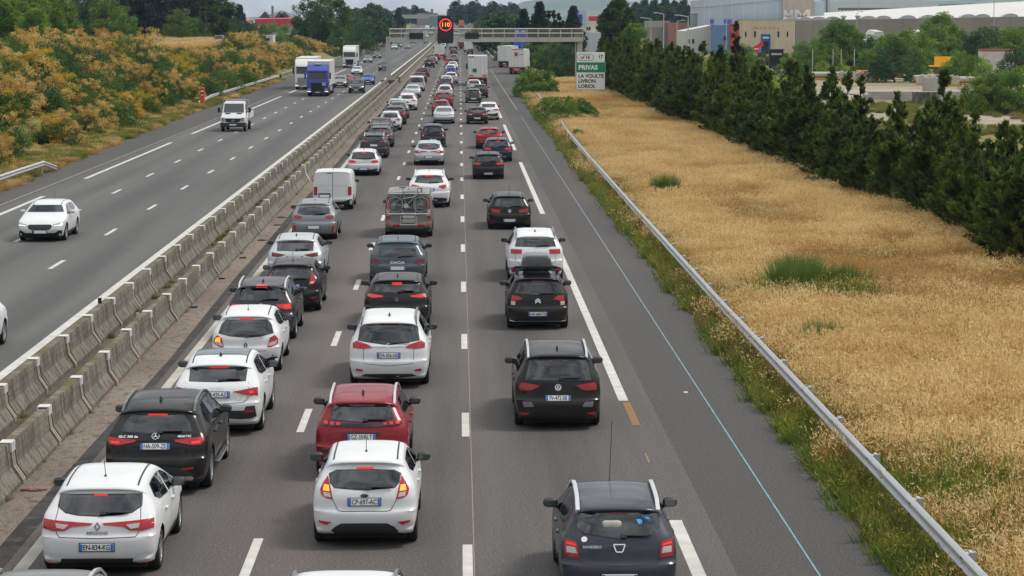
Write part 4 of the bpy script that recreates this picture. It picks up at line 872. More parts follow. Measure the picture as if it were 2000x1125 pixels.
for i in range(24):
    px = 680 + i*7 + rnd.uniform(-4, 4); T('far2' if i % 2 else 'far1', px, rnd.uniform(1500, 2100), rnd.uniform(.85, 1.25), 'distant hazy tree of the treeline left of the lit speed sign', 'treeline left of the speed sign')
for i in range(18):
    px = 890 + i*7 + rnd.uniform(-3, 3); T('far2' if i % 3 else 'far1', px, rnd.uniform(1400, 1700), rnd.uniform(1.0, 1.35), 'distant hazy tree of the treeline right of the lit speed sign', 'treeline right of the speed sign')
for i in range(12):
    px = 948 + i*5; T('far1' if i % 2 else 'far2', px, rnd.uniform(620, 800), rnd.uniform(.75, 1.1), 'green tree along the right edge of the motorway beyond the exit', 'trees right of the motorway beyond the exit')
for px, y_, sc, k in ((1012, 470, .85, 'spire'), (1024, 490, .8, 'cedar'), (1055, 480, .9, 'cedar'), (1072, 500, 1.05, 'spire'), (1082, 495, 1.05, 'spire'), (1092, 500, 1.0, 'spire'), (1100, 505, .85, 'spire'), (1120, 500, .85, 'cedar'), (1040, 500, .85, 'spire')):
    T(k, px, y_, sc, 'dark pointed conifer behind the right half of the gantry' if k == 'cedar' else 'slim dark cypress behind the right half of the gantry', 'conifers behind the gantry' if k == 'cedar' else 'cypresses behind the gantry')
for px, y_, sc, k in ((1045, 425, .95, 'bushd'), (1065, 415, .85, 'bushy'), (1088, 400, 1.15, 'bushd'), (1105, 385, 1.05, 'bushd'), (1075, 430, 1.2, 'bushd'), (1122, 350, 1.1, 'bushd'), (1030, 450, .9, 'bushy'), (1015, 480, .8, 'bushy'), (1000, 500, .85, 'bushd'), (985, 520, .8, 'bushy')):
    T(k, px, y_, sc, 'green bush in the thicket behind the exit lorries under the gantry', 'bushes behind the exit ramp', 'bush')
for px, y_, sc, k in ((1205, 400, 1.35, 'tall'), (1222, 420, 1.0, 'tallg'), (1240, 395, 1.3, 'tallg'), (1268, 410, 1.2, 'bushd'), (1190, 380, 1.3, 'bushd'), (1290, 400, 1.25, 'bushd'), (1312, 420, 1.2, 'bushd')):
    T(k, px, y_, sc*.8, 'dark green tree behind the exit sign in front of the light poles', 'trees behind the exit sign')
for px, y_, sc in ((1208, 330, .75), (1195, 335, .7), (1222, 335, .7), (1182, 310, .6)):
    T('bright', px, y_, sc, 'bright yellow green bush just right of the exit sign', 'bright bushes right of the exit sign', 'bush')
for i, (px, y_, sc) in enumerate(((1245, 1100, 1.2), (1262, 1120, 1.3), (1280, 1090, 1.3), (1300, 1100, 1.35), (1320, 1120, 1.25), (1338, 1090, 1.3), (1355, 1150, 1.2), (1180, 1000, .9), (1200, 1040, 1.0))):
    T('tall', px, y_, sc, 'tall dark poplar of the far grove at the top right', 'tall trees of the far grove')
# green trees and bushes between the yard and the factory
rightveg = [(1570, 470, .8, 'bushy'), (1600, 480, .95, 'bushy'), (1632, 475, .85, 'bushy'), (1720, 470, .95, 'bushy'), (1760, 480, 1.0, 'bushy'), (1790, 470, .9, 'bushd'), (1822, 475, 1.1, 'bushy'), (1865, 480, 1.0, 'bushy'), (1890, 470, .95, 'bushd'), (1915, 480, 1.1, 'bushy'), (1948, 475, 1.15, 'bushy'), (1978, 470, 1.1, 'bushy'), (1700, 350, .9, 'bushy'), (1440, 330, .7, 'bushy'), (1420, 300, .8, 'bright'), (1390, 290, .7, 'bright'), (1345, 330, .8, 'bushy'), (1372, 340, .9, 'bright'), (1400, 345, .8, 'bushy'), (1425, 380, .8, 'bushy'), (1452, 420, .8, 'bushy'), (1470, 400, .6, 'bushy'), (1490, 470, .5, 'bushd'), (1515, 455, .55, 'bushd'), (1535, 430, .55, 'bushd'),
 (1580, 440, .75, 'bushd'), (1605, 430, .85, 'bushy'), (1640, 420, 1.0, 'tallg'), (1660, 430, .9, 'tallg'), (1625, 400, .85, 'bushy'), (1690, 430, 1.15, 'bushd'), (1590, 395, .8, 'bushy'), (1560, 380, .6, 'bright'), (1610, 375, .55, 'bright'), (1650, 370, .5, 'bright'), (1680, 365, .5, 'bright'),
 (1735, 340, .8, 'tallg'), (1752, 335, 1.35, 'bushd'), (1775, 345, 1.25, 'bushy'), (1740, 420, .74, 'tallg'), (1775, 440, .8, 'tallg'), (1800, 400, 1.2, 'bushy'), (1830, 410, 1.4, 'bushy'), (1838, 420, 1.12, 'tallg'), (1875, 440, .8, 'tallg'), (1900, 430, 1.25, 'bushd'), (1930, 420, 1.4, 'bushd'), (1955, 410, 1.2, 'bushd'), (1985, 400, 1.3, 'bushy'), (1965, 430, .8, 'tallg'), (1995, 425, .85, 'tallg'),
 (1880, 340, .85, 'bushy'), (1905, 335, .75, 'bushy'), (1860, 345, .7, 'bright'), (1920, 345, .8, 'bright'), (1990, 330, 1.0, 'bushd'), (1700, 385, .85, 'bushd'), (1535, 330, .7, 'bushy'), (1558, 320, .75, 'bushd'), (1500, 300, .55, 'bright'), (1480, 320, .55, 'bright'), (1545, 270, .55, 'bright'), (1475, 255, .7, 'bright'), (1505, 250, .6, 'bright')]
for px, y_, sc, k in rightveg:
    lb = {'bushy': 'mid green bushy tree between the storage yard and the factory', 'bushd': 'dark green bushy tree between the storage yard and the factory', 'bright': 'pale yellow green sapling thicket by the storage yard', 'tallg': 'upright green tree in front of the grey factory wall', 'tall': 'tall dark green tree in front of the grey factory wall'}[k]
    if y_ >= 400 and k != 'bright': sc *= 1.14
    T(k, px, y_, sc, lb, lb.replace('tree', 'trees', 1), 'tree' if k != 'bright' else 'bush')
for px, y_, sc in ((1915, 225, .85), (1945, 222, .95), (1975, 225, .9), (1998, 220, 1.0), (1932, 235, .8)):
    T('bushy', px, y_, sc*.85, 'bushy green shrub on the open ground at the right end of the pipe stack', 'shrubs at the right end of the yard', 'bush')
for px, y_, sc in ((1640, 250, .5), (1865, 238, .5), (1700, 240, .4), (1620, 120, .5)):
    T('low', px, y_, sc*1.4, 'small low bush on the bare yard', 'low bushes on the yard', 'bush')
r_ = RG; n_ = 1500; a_ = r_.uniform(0, 6.28, n_); q_ = np.sqrt(r_.uniform(0, 1, n_))*.42
V_, F_q = leaves(np.stack([np.cos(a_)*q_, np.sin(a_)*q_, np.zeros(n_)], 1), np.stack([np.cos(a_)*q_*1.0+r_.normal(scale=.2, size=n_), np.sin(a_)*q_*1.0+r_.normal(scale=.2, size=n_), np.ones(n_)], 1), r_.uniform(.5, 1.0, n_), .03, False)
ME_tuft = mesh_np('blades', V_, F_q, [leafmat('tuft_blades', srgb(74, 100, 42), srgb(116, 134, 66), 2, .1, .35)])
for x, y, sc, lb in ((9.9, 114, 1.25, 'round bright green tuft alone in the dry field near the guardrail'), (10.2, 72.5, 1.35, 'green tuft in the dry field, left of the middle clump'), (10.75, 74.2, 1.25, 'green tuft in the dry field, centre of the middle clump'), (11.9, 73.5, 1.05, 'green tuft in the dry field, right of the middle clump'), (9.25, 60.2, .95, 'small green tuft in the dry field close to the guardrail')):
    o = link('grass_tuft', ME_tuft, None, (x, y, -.05), rnd.uniform(0, 6)); o.scale = (sc*.85, sc*.85, sc*1.25); put(o, lb, 'grass tuft')
for px, y_, sc in ((1045, 272, 1.5), (1060, 268, 1.4), (1030, 276, 1.2)): T('low', px, y_, sc, 'leafy green shrub at the road edge beyond the short guardrail', 'shrubs at the road edge, far clump', 'bush', sz=sc*1.2)
for px, y_, sc in ((1080, 208, 1.1), (1100, 200, 1.25), (1120, 205, 1.2), (1140, 204, .9), (1072, 222, .9)): T('low', px, y_, sc, 'dark leafy shrub leaning over the end of the long guardrail', 'shrubs at the road edge, near clump', 'bush')
T('low', 1128, 168, .6, 'small sapling just behind the long guardrail', cat='bush')
# ------------------------------------------------------------------ vehicles
def profile(m):
    """closed outline (y forward from the rear bumper, z up), starting at the rear bottom"""
    L,Hh=m['L'],m['H']; zb=m.get('zb',.20); bz=m['bz']; bd=m.get('bd',.07); bl=m['belt']; yb=m['yb']; yt=m['yt']; zt=m['zt']; sp=m.get('sp',.09)
    cw=m['cowl']; hz=m['hz']; rf=m.get('rf',.56)
    p=[(.25,zb),(.07,zb+.05),(.01,zb+.17),(0,(bz+zb+.2)/2),(.015,bz),(bd,bz+.05),(bd+.03,(bz+bl)/2+.04)]
    if m.get('boot'):   # a boot lid between the bumper and the rear glass
        p+=[(m['boot']-.5,bl),(m['boot']-.38,bl+.03),(m['boot'],bl+.06),(yt,zt),(yt+.05,zt+.03),(yt+.12,zt+.05)]
    else:
        p+=[(yb,bl),(yt,zt),(yt-sp,zt+.03),(yt-sp+.03,zt+.075)]
    p+=[(yt+.4,Hh-.03),(L*.43,Hh),(L*rf,Hh-.05),(cw,hz+.10),(cw+.25,hz+.02),(L-.35,hz-.12),(L-.08,hz-.27),(L,.5),(L-.03,.32),(L-.22,zb-.02),(L*.5,zb-.04)]
    return p
def M(L,W,H,wb,roh,R,bz,belt,yb,yt,zt,cowl,hz,**k):
    d=dict(L=L,W=W,H=H,wb=wb,roh=roh,R=R,bz=bz,belt=belt,yb=yb,yt=yt,zt=zt,cowl=cowl,hz=hz,nrear=9); d.update(k); return d
MODELS={
 'megane':M(4.36,1.814,1.447,2.67,.77,.32,.64,.95,.22,.62,1.27,3.22,.93),
 'glc':M(4.72,1.89,1.64,2.89,.95,.365,.66,1.07,.22,.62,1.44,3.45,1.05),
 'q3':M(4.50,1.84,1.57,2.68,.93,.36,.68,1.05,.20,.72,1.36,3.35,1.03),
 'clio':M(4.03,1.71,1.49,2.59,.66,.31,.62,1.0,.20,.50,1.31,3.05,.97),
 'troc':M(4.23,1.82,1.57,2.60,.80,.345,.72,1.05,.18,.46,1.40,3.15,1.02),
 'fiesta':M(3.97,1.72,1.48,2.49,.70,.31,.60,1.02,.20,.50,1.32,3.0,.97),
 'formentor':M(4.45,1.84,1.53,2.68,.86,.345,.66,1.04,.20,.66,1.35,3.3,1.0),
 'puma':M(4.19,1.80,1.54,2.59,.78,.335,.66,1.05,.20,.58,1.36,3.15,1.0),
 'berlingo':M(4.40,1.85,1.80,2.785,.75,.32,.52,1.08,.09,.17,1.70,3.55,1.12,sp=.01,rf=.62,bd=.04,sec='van'),
 'golf7':M(4.26,1.79,1.45,2.62,.77,.32,.62,.97,.17,.44,1.29,3.15,.95),
 'p2008':M(4.30,1.77,1.55,2.605,.80,.34,.62,1.03,.18,.50,1.37,3.2,1.0),
 'zafira':M(4.66,1.88,1.66,2.76,.95,.335,.64,1.02,.16,.48,1.47,3.55,1.02),
 'p308':M(4.37,1.85,1.44,2.675,.83,.33,.64,.97,.20,.60,1.29,3.25,.94),
 'sandero3':M(4.09,1.85,1.50,2.60,.68,.325,.64,1.0,.18,.48,1.33,3.08,.98),
 'vito':M(4.76,1.90,1.89,3.20,.80,.335,.55,1.12,.08,.20,1.74,3.95,1.15,sp=.02,rf=.66,bd=.04,sec='van'),
 'infiniti':M(4.86,1.93,1.66,2.885,1.0,.38,.70,1.08,.26,.72,1.44,3.55,1.08),
 'touran':M(4.53,1.83,1.66,2.79,.87,.33,.62,1.02,.13,.40,1.49,3.45,1.02),
 'c3':M(3.94,1.73,1.52,2.47,.68,.31,.60,.99,.17,.40,1.36,3.0,.98),
 'c5':M(4.50,1.86,1.65,2.73,.87,.36,.70,1.08,.17,.46,1.44,3.35,1.08),
 'golf6':M(4.20,1.79,1.48,2.58,.75,.32,.62,.97,.17,.44,1.31,3.1,.95),
 'sandero2':M(4.08,1.74,1.56,2.59,.68,.33,.66,1.04,.17,.44,1.39,3.05,1.0),
 'rio':M(4.05,1.72,1.455,2.57,.66,.31,.63,.99,.18,.50,1.29,3.05,.95),
 'octavia':M(4.69,1.83,1.47,2.69,1.08,.325,.62,.97,.20,.58,1.31,3.35,.94),
 'sedan':M(4.69,1.81,1.45,2.72,1.05,.32,.62,.97,.3,1.45,1.33,3.35,.93,boot=.78,nrear=10,rf=.6),
}

FEATS={
 'megane':{'pos': (-5.604, 36.79), 'glass': [(0.0, 1.225), (0.618, 1.221), (0.632, 1.066), (0.499, 0.992), (0.299, 0.963), (0.0, 0.951)], 'tail': [(0.074, 0.854), (0.844, 0.902), (0.852, 0.773), (0.689, 0.74), (0.504, 0.747), (0.385, 0.808), (0.111, 0.829)], 'clear': [(0.435, 0.832), (0.644, 0.85), (0.63, 0.79), (0.512, 0.772)], 'hib': (0.103, 1.203, 1.225), 'bump': [(0.0, 0.328), (0.55, 0.322), (0.607, 0.196), (0.758, 0.216), (0.875, 0.286), (0.854, 0.119), (0.0, 0.141)], 'refl': [(0.625, 0.245), (0.772, 0.257), (0.768, 0.215), (0.658, 0.203)], 'seam': [(0.634, 1.059), (0.654, 0.91), (0.631, 0.714), (0.585, 0.656), (0.0, 0.641)], 'plate': 0.508, 'badge': (-0.008, 0.808), 'lett': (-0.007, 0.711)},
 'glc':{'pos': (-5.529, 43.42), 'glass': [(0.0, 1.392), (0.466, 1.398), (0.591, 1.242), (0.621, 1.139), (0.0, 1.103)], 'tail': [(0.339, 1.005), (0.621, 1.027), (0.851, 1.043), (0.873, 0.988), (0.821, 0.921), (0.667, 0.913), (0.371, 0.969)], 'lit': [(0.648, 0.978), (0.817, 0.978), (0.791, 0.94), (0.651, 0.935)], 'hib': (0.179, 1.39, 1.418), 'plate': 0.899, 'bump': [(0.0, 0.557), (0.459, 0.522), (0.707, 0.401), (0.903, 0.292), (0.891, 0.211), (0.0, 0.187)], 'refl': [(0.478, 0.512), (0.692, 0.53), (0.692, 0.495), (0.487, 0.483)], 'exh': [(0.442, 0.364), (0.667, 0.369), (0.698, 0.323), (0.642, 0.259), (0.49, 0.27)], 'seam': [(0.622, 1.131), (0.637, 1.026), (0.62, 0.756), (0.538, 0.649), (0.0, 0.615)], 'badge': (-0.027, 1.063), 'lett': (-0.496, 1.054), 'lett2': (0.522, 1.056)},
 'q3':{'pos': (-5.056, 49.63), 'glass': [(0.0, 1.348), (0.58, 1.349), (0.571, 1.117), (0.0, 1.106)], 'tail': [(0.339, 0.922), (0.661, 0.974), (0.836, 1.003), (0.847, 0.836), (0.698, 0.84), (0.475, 0.884)], 'lit': [(0.664, 0.923), (0.752, 0.93), (0.753, 0.882), (0.676, 0.881)], 'hib': (0.199, 1.335, 1.361), 'plate': 0.863, 'bump': [(0.0, 0.548), (0.569, 0.542), (0.614, 0.631), (0.791, 0.635), (0.82, 0.413), (0.697, 0.371), (0.473, 0.365), (0.0, 0.407)], 'refl': [(0.591, 0.548), (0.764, 0.548), (0.763, 0.504), (0.59, 0.504)], 'seam': [(0.652, 1.093), (0.654, 0.802), (0.567, 0.707), (0.0, 0.678)], 'badge': (-0.021, 0.977), 'lett2': (0.52, 0.776)},
 'clio':{'pos': (-5.245, 58.25), 'glass': [(0.0, 1.256), (0.491, 1.259), (0.593, 1.158), (0.655, 0.969), (0.375, 0.91), (0.0, 0.88)], 'tail': [(0.698, 0.919), (0.777, 0.834), (0.768, 0.715), (0.619, 0.641), (0.534, 0.643), (0.582, 0.859)], 'clear': [(0.572, 0.741), (0.751, 0.802), (0.734, 0.707), (0.553, 0.652)], 'hib': (0.16, 1.265, 1.306), 'seam': [(0.534, 0.637), (0.502, 0.562), (0.0, 0.531)], 'badge': (-0.007, 0.685), 'lett': (0.005, 0.61)},
 'troc':{'pos': (-5.348, 64.18), 'glass': [(0.0, 1.446), (0.604, 1.46), (0.655, 1.104), (0.0, 1.085)], 'tail': [(0.378, 0.984), (0.789, 1.004), (0.81, 0.865), (0.643, 0.853), (0.455, 0.92)], 'lit': [(0.567, 0.968), (0.771, 0.984), (0.784, 0.889), (0.662, 0.879)], 'hib': (0.153, 1.431, 1.484), 'badge': (-0.01, 0.95)},
 'fiesta':{'pos': (-1.565, 38.74), 'glass': [(0.0, 1.244), (0.457, 1.228), (0.575, 1.176), (0.55, 1.055), (0.48, 0.986), (0.0, 0.954)], 'tail': [(0.602, 1.152), (0.675, 1.051), (0.724, 0.952), (0.703, 0.872), (0.632, 0.829), (0.521, 0.809), (0.551, 0.96)], 'lit': [(0.586, 1.016), (0.657, 1.021), (0.676, 0.939), (0.57, 0.927)], 'clear': [(0.564, 0.903), (0.676, 0.915), (0.65, 0.851), (0.544, 0.84)], 'hib': (0.141, 1.247, 1.274), 'plate': 0.769, 'bump': [(0.0, 0.435), (0.375, 0.431), (0.481, 0.372), (0.608, 0.213), (0.0, 0.209)], 'refl': [(0.535, 0.453), (0.751, 0.47), (0.73, 0.435), (0.614, 0.403)], 'seam': [(0.569, 1.024), (0.517, 0.795), (0.428, 0.633), (0.358, 0.623), (0.0, 0.625)], 'badge': (-0.007, 0.865)},
 'formentor':{'pos': (-5.419, 78.41), 'glass': [(0.0, 1.343), (0.58, 1.307), (0.576, 1.074), (0.0, 1.065)], 'tail': [(0.305, 0.948), (0.753, 1.016), (0.756, 0.898), (0.56, 0.871), (0.422, 0.903)], 'plate': 0.837},
 'puma':{'pos': (-5.747, 93.93), 'glass': [(0.0, 1.278), (0.578, 1.25), (0.618, 1.046), (0.343, 0.996), (0.0, 0.997)], 'tail': [(0.428, 0.916), (0.647, 0.977), (0.784, 0.952), (0.758, 0.857), (0.567, 0.833)], 'refl': [(0.69, 0.577), (0.815, 0.573), (0.785, 0.405), (0.704, 0.419)], 'plate': 0.515, 'bump': [(0.0, 0.181), (0.386, 0.152), (0.718, 0.259), (0.891, 0.352), (0.878, -0.001), (0.0, 0.014)]},
 'berlingo':{'pos': (-5.8, 108.95), 'tail': [(0.695, 1.069), (0.853, 1.065), (0.852, 0.681), (0.694, 0.685)], 'bump': [(0.0, 0.401), (0.502, 0.399), (0.853, 0.522), (0.902, 0.21), (0.0, 0.19)]},
 'golf7':{'pos': (-5.362, 133.1), 'glass': [(0.0, 1.274), (0.576, 1.25), (0.661, 0.948), (0.0, 0.92)], 'tail': [(0.365, 0.781), (0.545, 0.873), (0.794, 0.869), (0.802, 0.737), (0.545, 0.718)], 'hib': (0.142, 1.229, 1.282), 'plate': 0.393, 'badge': (-0.004, 0.782)},
 'p2008':{'pos': (-1.851, 44.64), 'glass': [(0.0, 1.39), (0.522, 1.388), (0.593, 1.124), (0.0, 1.079)], 'strip': [(0.0, 1.047), (0.427, 1.076), (0.716, 1.094), (0.767, 1.04), (0.689, 1.011), (0.0, 0.981)], 'claw1': [(0.406, 1.061), (0.478, 1.065), (0.472, 1.024), (0.407, 1.023)], 'claw2': [(0.514, 1.072), (0.586, 1.079), (0.587, 1.029), (0.522, 1.023)], 'claw3': [(0.63, 1.084), (0.702, 1.088), (0.703, 1.037), (0.631, 1.031)], 'plate': 0.813, 'recess': [(0.0, 0.906), (0.35, 0.904), (0.35, 0.87), (0.0, 0.868)], 'bump': [(0.0, 0.61), (0.59, 0.603), (0.784, 0.585), (0.846, 0.365), (0.0, 0.378)], 'refl': [(0.662, 0.528), (0.748, 0.523), (0.747, 0.434), (0.668, 0.438)]},
 'zafira':{'pos': (-1.675, 55.99), 'glass': [(0.0, 1.466), (0.648, 1.461), (0.704, 1.118), (0.0, 1.027)], 'chrome': [(0.0, 1.011), (0.389, 1.016), (0.389, 0.982), (0.0, 0.977)], 'tail': [(0.389, 0.959), (0.476, 1.025), (0.757, 1.1), (0.844, 1.047), (0.838, 0.947), (0.582, 0.932)], 'hib': (0.223, 1.46, 1.501), 'plate': 0.783, 'refl': [(0.6, 0.459), (0.757, 0.483), (0.757, 0.425), (0.61, 0.422)], 'bump': [(0.0, 0.359), (0.546, 0.355), (0.65, 0.302), (0.0, 0.243)], 'seam': [(0.589, 0.932), (0.583, 0.601), (0.0, 0.547)], 'badge': (-0.015, 0.994), 'lett': (-0.524, 0.824), 'lett2': (0.53, 0.828)},
 'p308':{'pos': (-1.765, 66.5), 'glass': [(0.0, 1.265), (0.547, 1.25), (0.613, 1.057), (0.0, 1.024)], 'tail': [(0.376, 0.948), (0.781, 0.997), (0.823, 0.938), (0.678, 0.886), (0.385, 0.917)], 'hib': (0.138, 1.22, 1.291), 'badge': (-0.003, 0.845), 'seam': [(0.678, 0.866), (0.761, 0.7), (0.0, 0.652)]},
 'sandero3':{'pos': (-2.035, 77.72), 'glass': [(0.0, 1.197), (0.567, 1.172), (0.628, 0.943), (0.0, 0.9)], 'tail': [(0.56, 0.778), (0.716, 0.847), (0.853, 0.827), (0.853, 0.683), (0.668, 0.671)], 'lett': (-0.002, 0.733), 'seam': [(0.668, 0.671), (0.522, 0.565), (0.0, 0.484)]},
 'vito':{'pos': (-2.04, 94.98), 'glass': [(0.0, 1.692), (0.717, 1.616), (0.716, 1.078), (0.0, 1.082)], 'tail': [(0.74, 1.604), (0.84, 1.602), (0.877, 0.737), (0.727, 0.742)], 'clear': [(0.739, 1.133), (0.862, 1.13), (0.867, 0.877), (0.733, 0.881)], 'plate': 0.825, 'refl': [(0.726, 0.591), (0.849, 0.588), (0.849, 0.489), (0.726, 0.493)]},
 'infiniti':{'pos': (-1.42, 110.38), 'glass': [(0.0, 1.434), (0.549, 1.402), (0.648, 1.16), (0.0, 1.12)], 'tail': [(0.454, 1.01), (0.779, 1.067), (0.825, 0.975), (0.682, 0.884), (0.454, 0.949)], 'hib': (0.196, 1.403, 1.472), 'plate': 0.849, 'bump': [(0.0, 0.502), (0.681, 0.466), (0.921, 0.426), (0.92, 0.284), (0.0, 0.256)]},
 'touran':{'pos': (2.059, 50.12), 'glass': [(0.0, 1.45), (0.581, 1.442), (0.684, 1.056), (0.0, 1.056)], 'tail': [(0.37, 0.946), (0.587, 0.976), (0.77, 0.995), (0.814, 0.933), (0.805, 0.845), (0.603, 0.84), (0.499, 0.868)], 'refl': [(0.602, 0.379), (0.776, 0.381), (0.76, 0.334), (0.638, 0.336)], 'plate': 0.683, 'trim': [(0.565, 0.611), (0.748, 0.613), (0.721, 0.502), (0.504, 0.509)], 'badge': (0.009, 0.906), 'bump': [(0.0, 0.32), (0.361, 0.312), (0.561, 0.231), (0.825, 0.245), (0.825, 0.192), (0.0, 0.193)], 'lett': (-0.475, 0.787)},
 'c3':{'pos': (2.167, 66.3), 'glass': [(0.0, 1.298), (0.503, 1.285), (0.627, 1.015), (0.0, 0.975)], 'tail': [(0.42, 0.86), (0.551, 0.947), (0.719, 0.949), (0.754, 0.707), (0.623, 0.676), (0.605, 0.822)], 'clear': [(0.627, 0.792), (0.743, 0.799), (0.735, 0.697), (0.634, 0.69)], 'plate': 0.456, 'badge': (-0.004, 0.834), 'hib': (0.165, 1.315, 1.35), 'chrome': [(0.0, 0.251), (0.631, 0.252), (0.779, 0.275), (0.782, 0.231), (0.0, 0.214)], 'seam': [(0.604, 0.676), (0.51, 0.626), (0.0, 0.613)]},
 'c5':{'pos': (2.494, 78.71), 'glass': [(0.0, 1.411), (0.583, 1.408), (0.664, 1.17), (0.0, 1.154)], 'tail': [(0.45, 1.071), (0.807, 1.085), (0.822, 0.938), (0.461, 0.936)], 'badge': (0.004, 1.01), 'bump': [(0.0, 0.453), (0.415, 0.474), (0.59, 0.538), (0.9, 0.472), (0.911, 0.192), (0.0, 0.187)], 'plate': 0.857, 'refl': [(0.708, 0.46), (0.801, 0.457), (0.803, 0.352), (0.724, 0.355)], 'seam': [(0.667, 0.921), (0.665, 0.709), (0.502, 0.583), (0.0, 0.577)], 'lett': (-0.542, 0.766), 'lett2': (0.504, 0.773)},
 'golf6':{'pos': (2.049, 98.45), 'glass': [(0.0, 1.262), (0.517, 1.25), (0.594, 0.975), (0.0, 0.936)], 'tail': [(0.373, 0.819), (0.757, 0.867), (0.795, 0.721), (0.4, 0.695)], 'plate': 0.394, 'refl': [(0.604, 0.295), (0.786, 0.288), (0.789, 0.214), (0.613, 0.218)], 'badge': (0.002, 0.777), 'seam': [(0.564, 0.683), (0.508, 0.579), (0.0, 0.555)]},
 'sandero2':{'pos': (2.317, 34.55), 'glass': [(0.0, 1.372), (0.602, 1.381), (0.611, 1.182), (0.517, 1.108), (0.0, 1.04)], 'inner': [(0.0, 1.349), (0.49, 1.338), (0.498, 1.134), (0.0, 1.122)], 'tail': [(0.615, 0.991), (0.784, 1.025), (0.789, 0.791), (0.583, 0.768)], 'clear': [(0.638, 0.918), (0.76, 0.927), (0.758, 0.843), (0.617, 0.834)], 'lit': [(0.64, 0.963), (0.762, 0.985), (0.767, 0.954), (0.633, 0.936)], 'plate': 0.497, 'badge': (0.017, 0.91), 'lett': (-0.394, 0.925), 'stick': (-0.509, 1.026), 'seam': [(0.607, 0.767), (0.545, 0.695), (0.0, 0.662)]},
 'rio':{'pos': (1.559, 129.89), 'glass': [(0.0, 1.245), (0.564, 1.19), (0.673, 0.978), (0.0, 0.954)], 'tail': [(0.392, 0.9), (0.784, 0.905), (0.812, 0.811), (0.503, 0.778)], 'plate': 0.318},
}

